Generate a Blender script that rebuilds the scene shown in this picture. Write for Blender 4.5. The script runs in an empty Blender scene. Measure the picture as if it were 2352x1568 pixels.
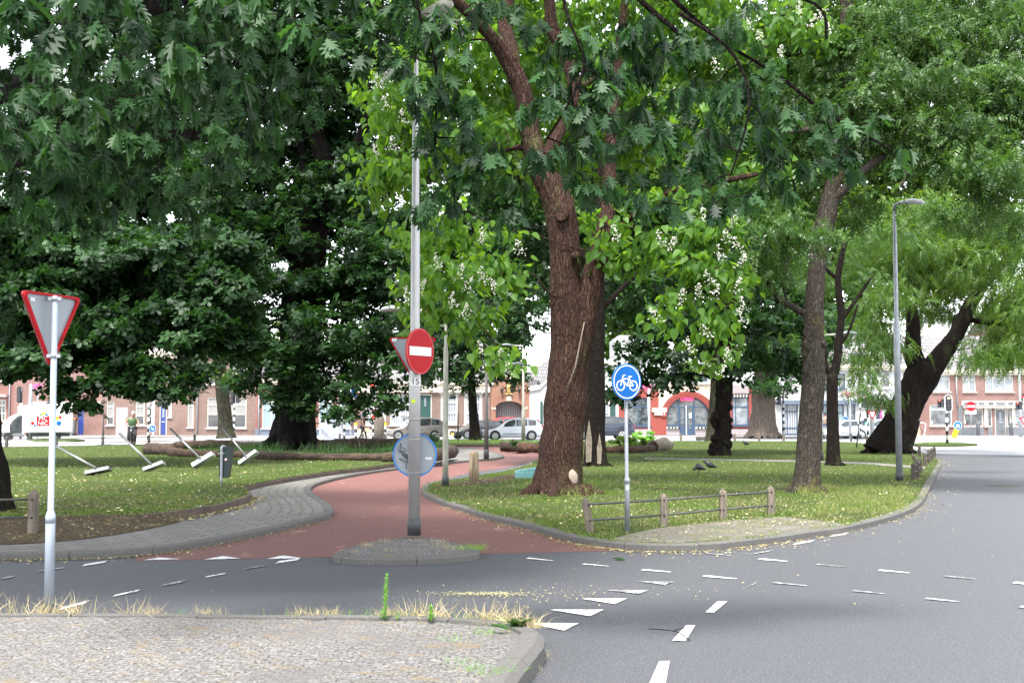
import bpy, bmesh, math, random
import numpy as np
from mathutils import Vector, Matrix, noise, geometry
rad = math.radians
sc = bpy.context.scene
col = sc.collection
# ---------------------------------------------------------------- camera
F, CX, CY, H = 2800.0, 1176.0, 784.0, 1.7      # focal length in units of a 2352 px wide frame, eye height in metres
TH = math.atan(171 / F)
cam = bpy.data.cameras.new('camera'); camo = bpy.data.objects.new('camera', cam); col.objects.link(camo)
cam.sensor_width = 36; cam.lens = 36 * F / 2352; cam.clip_start = 0.1; cam.clip_end = 2000
camo.location = (0, 0, H); camo.rotation_euler = (math.pi / 2 + TH, 0, 0)
cam.dof.use_dof = True; cam.dof.focus_distance = 12.5; cam.dof.aperture_fstop = 11
sc.camera = camo
# ---------------------------------------------------------------- sky, sun, exposure
SUN_EL, SUN_AZ = rad(65), rad(200)      # azimuth clockwise from +Y: high, behind and slightly left of the camera
w = bpy.data.worlds.new('World'); sc.world = w; w.use_nodes = True
nt = w.node_tree; nt.nodes.clear()
sky = nt.nodes.new('ShaderNodeTexSky'); sky.sky_type = 'NISHITA'; sky.sun_disc = False
sky.sun_elevation = SUN_EL; sky.sun_rotation = SUN_AZ; sky.dust_density = .6; sky.air_density = 1.0; sky.ozone_density = 1
hsv = nt.nodes.new('ShaderNodeHueSaturation'); hsv.inputs['Saturation'].default_value = 0.22; hsv.inputs['Value'].default_value = 1.25
bg = nt.nodes.new('ShaderNodeBackground'); bg.inputs['Strength'].default_value = 0.14
wo = nt.nodes.new('ShaderNodeOutputWorld')
nt.links.new(sky.outputs[0], hsv.inputs['Color']); nt.links.new(hsv.outputs[0], bg.inputs[0]); nt.links.new(bg.outputs[0], wo.inputs[0])
sun = bpy.data.lights.new('sun', 'SUN'); sun.energy = 2.8; sun.angle = rad(14); sun.color = (1, .96, .9)
suno = bpy.data.objects.new('sun', sun); col.objects.link(suno)
sd = Vector((math.sin(SUN_AZ) * math.cos(SUN_EL), math.cos(SUN_AZ) * math.cos(SUN_EL), math.sin(SUN_EL)))
suno.rotation_euler = sd.to_track_quat('Z', 'Y').to_euler()
sc.view_settings.view_transform = 'Standard'; sc.view_settings.look = 'None'
sc.view_settings.exposure = 1.92; sc.view_settings.gamma = 1
sc.render.engine = 'CYCLES'
sc.cycles.max_bounces = 6; sc.cycles.diffuse_bounces = 4; sc.cycles.glossy_bounces = 2
sc.cycles.transmission_bounces = 4; sc.cycles.transparent_max_bounces = 4; sc.cycles.use_denoising = True
sc.cycles.caustics_reflective = False; sc.cycles.caustics_refractive = False
rnd = random.Random(7); rg = np.random.default_rng(11)
# ---------------------------------------------------------------- pixel <-> world (measuring helpers)
cT, sT = math.cos(TH), math.sin(TH)
def ray(px, py):
    u, v = (px - CX) / F, (CY - py) / F
    return Vector((u, cT - v * sT, sT + v * cT))
def G(px, py, z=0.0):
    d = ray(px, py); return Vector((0, 0, H)) + d * ((z - H) / d.z)
def P(px, py, Y):
    d = ray(px, py); return Vector((0, 0, H)) + d * (Y / d.y)
def gy(y, z=0.0): return G(CX, y, z).y
# ---------------------------------------------------------------- materials
MATS = {}
def new_mat(name):
    m = bpy.data.materials.new(name); m.use_nodes = True; n = m.node_tree.nodes; b = n['Principled BSDF']
    MATS[name] = m; return m, m.node_tree, b
def N(t, ty, **k):
    n = t.nodes.new(ty)
    for a, v in k.items():
        if a.startswith('i_'): n.inputs[a[2:].replace('_', ' ')].default_value = v
        else: setattr(n, a, v)
    return n
def ramp(t, stops):
    r = N(t, 'ShaderNodeValToRGB'); e = r.color_ramp.elements
    while len(e) < len(stops): e.new(0.5)
    for k, (p, c) in enumerate(stops):
        e[k].position = p; e[k].color = (*c, 1) if len(c) == 3 else c
    return r
def obj_coord(t, scale=(1, 1, 1)):
    tc = N(t, 'ShaderNodeTexCoord'); mp = N(t, 'ShaderNodeMapping'); mp.inputs['Scale'].default_value = scale
    t.links.new(tc.outputs['Object'], mp.inputs[0]); return mp.outputs[0]
def pm(name, c1, rough=.6, metal=0., c2=None, scale=6., stretch=(1, 1, 1), bump=0., detail=6., spec=.5, lo=.35, hi=.65, bscale=None, bdist=.02):
    if name in MATS: return MATS[name]
    m, t, b = new_mat(name)
    c2 = c2 or tuple(min(1, c * .78) for c in c1)
    v = obj_coord(t, stretch); nz = N(t, 'ShaderNodeTexNoise'); nz.inputs['Scale'].default_value = scale; nz.inputs['Detail'].default_value = detail
    nz.inputs['Roughness'].default_value = .62
    t.links.new(v, nz.inputs[0]); r = ramp(t, [(lo, c2), (hi, c1)]); t.links.new(nz.outputs[0], r.inputs[0]); t.links.new(r.outputs[0], b.inputs['Base Color'])
    b.inputs['Roughness'].default_value = rough; b.inputs['Metallic'].default_value = metal; b.inputs['Specular IOR Level'].default_value = spec
    if bump:
        n2 = N(t, 'ShaderNodeTexNoise'); n2.inputs['Scale'].default_value = bscale or scale * 3; n2.inputs['Detail'].default_value = 8
        t.links.new(v, n2.inputs[0]); bp = N(t, 'ShaderNodeBump'); bp.inputs['Strength'].default_value = bump; bp.inputs['Distance'].default_value = bdist
        t.links.new(n2.outputs[0], bp.inputs['Height']); t.links.new(bp.outputs[0], b.inputs['Normal'])
    return m
def emit_mat(name, c, s):
    if name in MATS: return MATS[name]
    m, t, b = new_mat(name); b.inputs['Base Color'].default_value = (*c, 1); b.inputs['Emission Color'].default_value = (*c, 1); b.inputs['Emission Strength'].default_value = s
    return m
def multi(t, b, layers, base, bump=None):
    """stack of noise masks: (scale, lo, hi, colour, stretch) over the base colour socket"""
    prev = base
    for (s, lo, hi, c, st) in layers:
        v = obj_coord(t, st); nz = N(t, 'ShaderNodeTexNoise'); nz.inputs['Scale'].default_value = s; nz.inputs['Detail'].default_value = 8; nz.inputs['Roughness'].default_value = .65
        t.links.new(v, nz.inputs[0]); r = ramp(t, [(lo, (0, 0, 0)), (hi, (1, 1, 1))]); t.links.new(nz.outputs[0], r.inputs[0])
        mx = N(t, 'ShaderNodeMix', data_type='RGBA'); t.links.new(r.outputs[0], mx.inputs[0])
        if isinstance(prev, tuple): mx.inputs[6].default_value = (*prev, 1)
        else: t.links.new(prev, mx.inputs[6])
        mx.inputs[7].default_value = (*c, 1); prev = mx.outputs[2]
    t.links.new(prev, b.inputs['Base Color'])
    if bump:
        s, st, strength, dist = bump
        v = obj_coord(t, st); nz = N(t, 'ShaderNodeTexNoise'); nz.inputs['Scale'].default_value = s; nz.inputs['Detail'].default_value = 8; nz.inputs['Roughness'].default_value = .7
        t.links.new(v, nz.inputs[0]); bp = N(t, 'ShaderNodeBump'); bp.inputs['Strength'].default_value = strength; bp.inputs['Distance'].default_value = dist
        t.links.new(nz.outputs[0], bp.inputs['Height']); t.links.new(bp.outputs[0], b.inputs['Normal'])
def layered(name, base, layers, rough=.8, bump=None, spec=.3):
    m, t, b = new_mat(name); b.inputs['Roughness'].default_value = rough; b.inputs['Specular IOR Level'].default_value = spec
    multi(t, b, layers, base, bump); return m
I3 = (1, 1, 1)
layered('asphalt', (.225, .229, .255), [(.15, .4, .62, (.285, .291, .318), I3), (.8, .55, .7, (.185, .189, .208), (.25, 1, 1)), (2.6, .60, .68, (.245, .25, .265), (1, .6, 1)), (.5, .60, .66, (.17, .173, .19), (2.2, .5, 1)), (90, .50, .62, (.36, .36, .38), I3), (150, .58, .66, (.46, .46, .46), I3), (70, .34, .44, (.06, .062, .07), I3)],
        rough=.62, bump=(120, I3, .5, .006), spec=.4)
layered('red_asphalt', (.31, .155, .135), [(.5, .4, .65, (.37, .195, .17), I3), (80, .55, .68, (.42, .25, .22), I3), (50, .3, .42, (.15, .07, .062), I3), (.4, .55, .68, (.19, .105, .095), (1, .5, 1)), (1.7, .62, .70, (.35, .20, .175), (1, .5, 1))],
        rough=.7, bump=(110, I3, .5, .006))
def brickmat(name, c1, c2, mortar, bw=.22, bh=.065, mw=.009, axis='XZ', rough=.85, var=.5, grime=None, offset=.5):
    m, t, b = new_mat(name); tc = N(t, 'ShaderNodeTexCoord'); sx = N(t, 'ShaderNodeSeparateXYZ'); cb = N(t, 'ShaderNodeCombineXYZ')
    t.links.new(tc.outputs['Object'], sx.inputs[0]); t.links.new(sx.outputs['XYZ'.index(axis[0])], cb.inputs[0]); t.links.new(sx.outputs['XYZ'.index(axis[1])], cb.inputs[1])
    br = N(t, 'ShaderNodeTexBrick'); br.offset = offset
    br.inputs['Scale'].default_value = 1; br.inputs['Brick Width'].default_value = bw; br.inputs['Row Height'].default_value = bh; br.inputs['Mortar Size'].default_value = mw
    br.inputs['Color1'].default_value = (*c1, 1); br.inputs['Color2'].default_value = (*c2, 1); br.inputs['Mortar'].default_value = (*mortar, 1); br.inputs['Bias'].default_value = 0
    t.links.new(cb.outputs[0], br.inputs[0])
    layers = grime or [(.7, .45, .75, tuple(c * .72 for c in c1), I3), (9, .55, .8, tuple(min(1, c * 1.3) for c in c2), I3)]
    b.inputs['Roughness'].default_value = rough; b.inputs['Specular IOR Level'].default_value = .25
    # blend grime at part strength
    prev = br.outputs[0]
    for (s, lo, hi, c, st) in layers:
        v = obj_coord(t, st); nz = N(t, 'ShaderNodeTexNoise'); nz.inputs['Scale'].default_value = s; nz.inputs['Detail'].default_value = 7
        t.links.new(v, nz.inputs[0]); r = ramp(t, [(lo, (0, 0, 0)), (hi, (var, var, var))]); t.links.new(nz.outputs[0], r.inputs[0])
        mx = N(t, 'ShaderNodeMix', data_type='RGBA'); t.links.new(r.outputs[0], mx.inputs[0]); t.links.new(prev, mx.inputs[6]); mx.inputs[7].default_value = (*c, 1); prev = mx.outputs[2]
    t.links.new(prev, b.inputs['Base Color'])
    bp = N(t, 'ShaderNodeBump'); bp.inputs['Strength'].default_value = .5; bp.inputs['Distance'].default_value = .01; bp.invert = True
    t.links.new(br.outputs['Fac'], bp.inputs['Height']); t.links.new(bp.outputs[0], b.inputs['Normal'])
    return m
brickmat('paver', (.155, .148, .142), (.19, .18, .172), (.055, .058, .045), .3, .3, .009, 'XY', var=.6, grime=[(1.5, .45, .7, (.12, .115, .11), I3), (25, .55, .7, (.26, .245, .22), I3), (4, .62, .72, (.10, .11, .06), I3)])
brickmat('old_paver', (.115, .105, .095), (.145, .135, .12), (.06, .06, .035), .3, .3, .012, 'XY', var=.8, grime=[(1.5, .42, .62, (.09, .085, .07), I3), (20, .52, .66, (.22, .19, .14), I3), (4, .5, .62, (.09, .10, .05), I3)])
brickmat('pale_paver', (.30, .29, .285), (.36, .35, .34), (.2, .2, .19), .3, .3, .008, 'XY')
brickmat('brown_brick', (.16, .086, .070), (.22, .128, .105), (.22, .20, .18))
brickmat('dark_brick', (.145, .085, .07), (.21, .13, .105), (.21, .185, .17))
brickmat('red_brick', (.20, .072, .056), (.25, .10, .08), (.25, .21, .19))
brickmat('pink_brick', (.175, .08, .068), (.235, .115, .10), (.25, .22, .20))
brickmat('orange_brick', (.20, .075, .045), (.29, .12, .07), (.32, .25, .2))
brickmat('roof_tile', (.19, .18, .185), (.25, .24, .24), (.08, .08, .085), .22, .3, .03, 'XZ')
layered('lawn_soil', (.19, .215, .065), [(.45, .4, .60, (.32, .30, .13), I3), (1.1, .42, .54, (.50, .43, .25), I3), (30, .45, .7, (.13, .17, .05), I3), (70, .3, .42, (.05, .075, .02), I3)], rough=.95, bump=(50, I3, 1, .04), spec=.1)
layered('dirt', (.17, .13, .09), [(2, .45, .65, (.20, .15, .095), I3), (25, .5, .65, (.27, .21, .13), I3), (60, .35, .5, (.06, .045, .03), I3)], rough=.95, bump=(40, I3, 1, .04), spec=.1)
brickmat('island_stone', (.115, .11, .109), (.15, .145, .144), (.075, .066, .055), .09, .07, .009, 'XY', rough=.92, var=.8, grime=[(34, .50, .60, (.065, .059, .06), (1, 2.4, 1)), (48, .51, .61, (.27, .265, .262), (1, 2.2, 1)), (1.1, .50, .70, (.115, .108, .104), I3), (5, .59, .69, (.16, .125, .08), (1, 1.5, 1))])
layered('kerb_stone', (.20, .19, .18), [(2, .45, .7, (.27, .26, .245), I3), (60, .55, .7, (.33, .32, .30), I3), (40, .3, .42, (.11, .105, .10), I3), (7, .62, .72, (.14, .135, .10), I3)], rough=.85, bump=(80, I3, .6, .008))
layered('paint', (.78, .78, .77), [(14, .52, .60, (.30, .30, .31), I3), (60, .58, .63, (.16, .16, .17), I3)], rough=.6)
layered('worn_paint', (.58, .58, .58), [(10, .44, .52, (.17, .17, .18), I3), (60, .50, .56, (.13, .13, .14), I3)], rough=.6)
pm('galv', (.36, .38, .41), .45, .4, c2=(.27, .29, .32), scale=5, detail=3, lo=.4, hi=.7)
pm('galv_new', (.33, .375, .44), .45, .35, c2=(.33, .38, .45), scale=7, detail=2, lo=.45, hi=.55)
pm('alu', (.42, .415, .41), .42, .45, c2=(.34, .335, .33), scale=3, stretch=(1, 1, .2), bump=.15, bscale=40, bdist=.004)
pm('old_pole', (.38, .37, .33), .6, .3, c2=(.24, .24, .19), scale=6, stretch=(1, 1, .5))
pm('pole_foot', (.035, .037, .042), .5, 0, c2=(.06, .06, .065), scale=12, bump=.3)
pm('black_plastic', (.022, .024, .03), .38, 0, scale=9)
pm('black_metal', (.03, .032, .035), .45, .3)
pm('sign_red', (.42, .008, .014), .6, 0, spec=.2, c2=(.36, .007, .012), scale=3, detail=2)
pm('sign_edge', (.52, .03, .03), .45, 0, c2=(.42, .05, .045), scale=25, lo=.3, hi=.4)
pm('sign_white', (.66, .67, .69), .6, 0, spec=.2, c2=(.74, .75, .77), scale=3)
pm('sign_blue', (.006, .12, .42), .6, 0, spec=.2, c2=(.005, .105, .38), scale=4, detail=3)
pm('sign_blue_edge', (.02, .22, .62), .4, 0)
pm('sign_back', (.30, .33, .36), .45, .1, c2=(.26, .29, .32), scale=2)
pm('sticker', (.75, .75, .74), .5); pm('ink', (.02, .02, .022), .5); pm('lime_sticker', (.55, .75, .02), .5)
pm('signal_yellow', (.85, .62, .0), .45, 0, c2=(.78, .55, 0)); pm('orange', (.75, .16, .04), .5)
pm('white_frame', (.50, .485, .44), .5, c2=(.45, .43, .39)); pm('cream', (.56, .52, .42), .6, c2=(.48, .44, .35), scale=1.5)
pm('plaster', (.45, .46, .46), .8, c2=(.38, .39, .39), scale=.8); pm('grey_plaster', (.45, .46, .47), .85, c2=(.33, .34, .35), scale=.9)
pm('salmon', (.27, .055, .042), .75, c2=(.23, .047, .036), scale=.9); pm('mauve', (.28, .24, .25), .8, c2=(.34, .30, .31)); pm('navy', (.035, .065, .12), .4, c2=(.045, .08, .14))
pm('door_blue', (.025, .05, .22), .35); pm('door_green', (.02, .07, .06), .4); pm('plinth_blue', (.13, .16, .22), .7); pm('grey_plinth', (.10, .11, .125), .7, c2=(.14, .15, .165), scale=2)
pm('zinc', (.38, .40, .44), .4, .6); pm('gold', (.65, .48, .18), .5, c2=(.5, .36, .12), scale=8)
pm('mosaic', (.66, .62, .54), .7, c2=(.5, .42, .30), scale=18, lo=.42, hi=.5)
def glass(name, c, rough=.06, c2=None, scale=1.5, spec=.9):
    return pm(name, c, rough, 0, c2=c2 or tuple(x * .6 for x in c), scale=scale, spec=spec, lo=.45, hi=.55)
glass('pane_dark', (.05, .055, .065)); glass('pane_mid', (.10, .115, .13), c2=(.04, .045, .055)); glass('pane_sky', (.24, .27, .30), c2=(.15, .175, .20)); glass('pane_shop', (.10, .12, .13), c2=(.03, .04, .05), scale=3)  # pane_sky: reflection of the bright sky put into the paler pane colour
glass('car_glass', (.045, .055, .06), .04); glass('pane_warm', (.35, .22, .16), c2=(.10, .07, .07), scale=4)
def curtain(name, c, c2, k=14):
    m, t, b = new_mat(name); v = obj_coord(t); wv = N(t, 'ShaderNodeTexWave'); wv.inputs['Scale'].default_value = k; wv.inputs['Distortion'].default_value = 2.5
    t.links.new(v, wv.inputs[0]); r = ramp(t, [(.2, c2), (.8, c)]); t.links.new(wv.outputs[0], r.inputs[0]); t.links.new(r.outputs[0], b.inputs['Base Color']); b.inputs['Roughness'].default_value = .25; return m
curtain('curtain_teal', (.25, .33, .34), (.17, .24, .26), 2.2); curtain('curtain_white', (.38, .39, .42), (.18, .20, .23), 1.6); pm('blind', (.26, .255, .24), .4, c2=(.22, .215, .21))
pm('tyre', (.02, .02, .021), .8); pm('rim', (.55, .56, .58), .35, .7)
pm('log_bark', (.085, .055, .036), .95, c2=(.02, .014, .01), scale=4, stretch=(.4, 2, 2), bump=1, bdist=.06); pm('rot_wood', (.10, .052, .032), .95, c2=(.02, .012, .008), scale=7, bump=1, bdist=.06); pm('dry_wood', (.21, .18, .135), .9, c2=(.12, .10, .08), scale=7, bump=1, bdist=.04)
pm('post_wood', (.20, .165, .13), .9, c2=(.09, .075, .06), scale=12, stretch=(2, 2, .3), bump=.8, bdist=.01); pm('bollard_wood', (.36, .28, .19), .9, c2=(.17, .125, .08), scale=8, stretch=(2, 2, .25), bump=.8, bdist=.012)
pm('dark_post', (.10, .082, .066), .9, c2=(.045, .036, .03), scale=12, stretch=(2, 2, .3), bump=.8, bdist=.01); pm('rail_steel', (.11, .105, .10), .6, .4, c2=(.07, .068, .065), scale=10); pm('steel_plate', (.42, .42, .43), .35, .6, c2=(.55, .55, .55), scale=3); pm('steel_rod', (.30, .30, .30), .35, .8)
pm('teal_paint', (.16, .36, .36), .6, c2=(.10, .26, .27), scale=20)
pm('skin', (.50, .27, .19), .5); pm('skin_dark', (.26, .13, .085), .5); pm('hair_grey', (.72, .71, .68), .7); pm('hair_dark', (.02, .016, .014), .7); pm('shirt_green', (.19, .33, .17), .85); pm('cloth_dark', (.035, .033, .038), .85); pm('cloth_black', (.02, .021, .023), .85); pm('cloth_beige', (.42, .33, .25), .85); pm('jacket_blue', (.05, .055, .09), .8); pm('jeans', (.07, .11, .20), .85); pm('paper_bag', (.45, .34, .22), .8)
def paint_mat(name, c, metal=.3):
    m, t, b = new_mat(name); b.inputs['Base Color'].default_value = (*c, 1); b.inputs['Metallic'].default_value = metal; b.inputs['Roughness'].default_value = .28; b.inputs['Coat Weight'].default_value = .8; b.inputs['Coat Roughness'].default_value = .06
    return m
for n_, c_ in dict(car_silver=(.20, .18, .165), car_white=(.62, .66, .70), car_navy=(.018, .026, .05), car_black=(.03, .033, .04), car_red=(.45, .03, .04), car_pale=(.50, .55, .62), van_white=(.78, .79, .80), car_blue=(.07, .12, .30)).items(): paint_mat(n_, c_, 0 if 'white' in n_ else .35)
emit_mat('lens_red', (1, .05, .03), 4); emit_mat('lens_green', (.05, 1, .6), 3); emit_mat('lens_amber_arrow', (1, .35, .12), 5); emit_mat('neon', (1, .03, .12), 1.6); pm('lens_off', (.03, .03, .033), .25)
pm('head_lamp', (.75, .77, .8), .1); pm('tail_lamp', (.5, .02, .02), .2); pm('plate_yellow', (.85, .55, .02), .5); pm('grey_bin', (.13, .135, .145), .6); pm('bin_green', (.012, .035, .035), .45)
pm('petal_pink', (.75, .08, .38), .6, c2=(.8, .25, .5), scale=20); pm('petal_white', (.85, .84, .78), .6)
m, t, b = new_mat('striped_pole')      # black and white banded traffic-light pole
tc = N(t, 'ShaderNodeTexCoord'); sx = N(t, 'ShaderNodeSeparateXYZ'); md = N(t, 'ShaderNodeMath', operation='MODULO'); md.inputs[1].default_value = .5
gt = N(t, 'ShaderNodeMath', operation='GREATER_THAN'); gt.inputs[1].default_value = .25; r = ramp(t, [(0, (.02, .02, .022)), (1, (.78, .78, .78))]); r.color_ramp.interpolation = 'CONSTANT'; r.color_ramp.elements[1].position = .5
t.links.new(tc.outputs['Object'], sx.inputs[0]); t.links.new(sx.outputs[2], md.inputs[0]); t.links.new(md.outputs[0], gt.inputs[0]); t.links.new(gt.outputs[0], r.inputs[0]); t.links.new(r.outputs[0], b.inputs['Base Color'])
def leafmat(name, dark, light, trans, tfac=.35, rough=.42, spec=.4):
    m, t, b = new_mat(name); at = N(t, 'ShaderNodeAttribute', attribute_name='tone'); r = ramp(t, [(0, dark), (1, light)])
    t.links.new(at.outputs['Fac'], r.inputs[0]); t.links.new(r.outputs[0], b.inputs['Base Color']); b.inputs['Roughness'].default_value = rough; b.inputs['Specular IOR Level'].default_value = spec
    tr = N(t, 'ShaderNodeBsdfTranslucent'); r2 = ramp(t, [(0, tuple(c * .75 for c in trans)), (1, trans)]); t.links.new(at.outputs['Fac'], r2.inputs[0]); t.links.new(r2.outputs[0], tr.inputs[0])
    mx = N(t, 'ShaderNodeMixShader'); mx.inputs[0].default_value = tfac; t.links.new(b.outputs[0], mx.inputs[1]); t.links.new(tr.outputs[0], mx.inputs[2]); t.links.new(mx.outputs[0], t.nodes['Material Output'].inputs[0]); return m
leafmat('leaf_red_oak', (.006, .021, .010), (.044, .108, .036), (.07, .20, .022), .33, .5, .25)
leafmat('leaf_catalpa', (.026, .085, .012), (.105, .22, .03), (.25, .46, .025), .5, .5, .3)
leafmat('leaf_oak', (.005, .018, .007), (.034, .086, .024), (.05, .15, .015), .27, .5, .25)
leafmat('leaf_pinnate', (.022, .062, .014), (.085, .165, .032), (.14, .30, .025), .38, .45, .4)
leafmat('leaf_yellowgreen', (.034, .088, .014), (.105, .185, .03), (.20, .36, .025), .42, .45, .4)
leafmat('leaf_lime', (.008, .032, .008), (.034, .092, .018), (.07, .19, .026), .35, .45, .4)
leafmat('grass_blade', (.10, .19, .03), (.46, .41, .17), (.24, .34, .06), .35, .6, .2)
leafmat('dry_grass', (.38, .31, .16), (.62, .53, .33), (.6, .5, .3), .3, .7, .2)
leafmat('straw_blade', (.20, .19, .09), (.36, .31, .17), (.3, .3, .12), .3, .7, .1)
leafmat('weed_green', (.10, .26, .03), (.22, .48, .06), (.35, .7, .08), .4, .5, .3)
leafmat('litter', (.20, .11, .04), (.58, .55, .30), (.5, .45, .2), .2, .7, .2)
leafmat('blossom', (.70, .68, .60), (.9, .88, .82), (.8, .8, .7), .3, .7, .2)
def bark(name, dark, light, moss=None, mz=.2, sc_=9, st=(1, 1, .22), bump=1.0, dist=.05, crack=.5):
    m, t, b = new_mat(name); b.inputs['Roughness'].default_value = .95; b.inputs['Specular IOR Level'].default_value = .15
    layers = [(sc_, .42, .60, light, st), (sc_ * 2.6, .36, .50, dark, st)]
    if moss: layers.append((1.6, .56, .70, moss, (1, 1, .5)))
    multi(t, b, layers, dark, (sc_ * 1.6, st, bump, dist))
    # furrows: cell borders stretched along the trunk, darker and sunk in
    tc = N(t, 'ShaderNodeTexCoord'); nz = N(t, 'ShaderNodeTexNoise'); nz.inputs['Scale'].default_value = sc_ * .5; t.links.new(tc.outputs['Object'], nz.inputs[0])
    mx = N(t, 'ShaderNodeMix', data_type='RGBA'); mx.blend_type = 'LINEAR_LIGHT'; mx.inputs[0].default_value = .06; t.links.new(tc.outputs['Object'], mx.inputs[6]); t.links.new(nz.outputs['Color'], mx.inputs[7])
    mp = N(t, 'ShaderNodeMapping'); mp.inputs['Scale'].default_value = (1, 1, .16); t.links.new(mx.outputs[2], mp.inputs[0])
    vo = N(t, 'ShaderNodeTexVoronoi', feature='DISTANCE_TO_EDGE'); vo.inputs['Scale'].default_value = sc_ * 2.6; t.links.new(mp.outputs[0], vo.inputs[0])
    r = ramp(t, [(0, (crack, crack, crack)), (.22, (1, 1, 1))]); t.links.new(vo.outputs[0], r.inputs[0]); m3 = N(t, 'ShaderNodeMix', data_type='RGBA'); m3.blend_type = 'MULTIPLY'; m3.inputs[0].default_value = 1
    src = b.inputs['Base Color'].links[0].from_socket; t.links.new(src, m3.inputs[6]); t.links.new(r.outputs[0], m3.inputs[7]); t.links.new(m3.outputs[2], b.inputs['Base Color'])
    bp = N(t, 'ShaderNodeBump'); bp.inputs['Strength'].default_value = 1; bp.inputs['Distance'].default_value = dist * .8; t.links.new(r.outputs[0], bp.inputs['Height']); t.links.new(b.inputs['Normal'].links[0].from_socket, bp.inputs['Normal']); t.links.new(bp.outputs[0], b.inputs['Normal']); return m
bark('bark_catalpa', (.060, .033, .025), (.150, .088, .064), (.12, .115, .05))
bark('bark_oak', (.010, .008, .007), (.036, .027, .022), None, sc_=7)
bark('bark_ash', (.085, .07, .058), (.24, .205, .175), (.24, .19, .06), sc_=14)
bark('bark_dark', (.014, .010, .008), (.048, .035, .028), (.055, .06, .025), sc_=11)
bark('bark_smooth', (.06, .058, .04), (.15, .135, .095), (.14, .14, .06), sc_=5)
bark('bark_grey', (.12, .095, .08), (.26, .215, .185), None, sc_=3, st=(1.6, 1.6, .15), dist=.12, crack=.8)
pm('scar_wood', (.30, .25, .20), .9, c2=(.20, .16, .125), scale=5, bump=.4)
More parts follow.
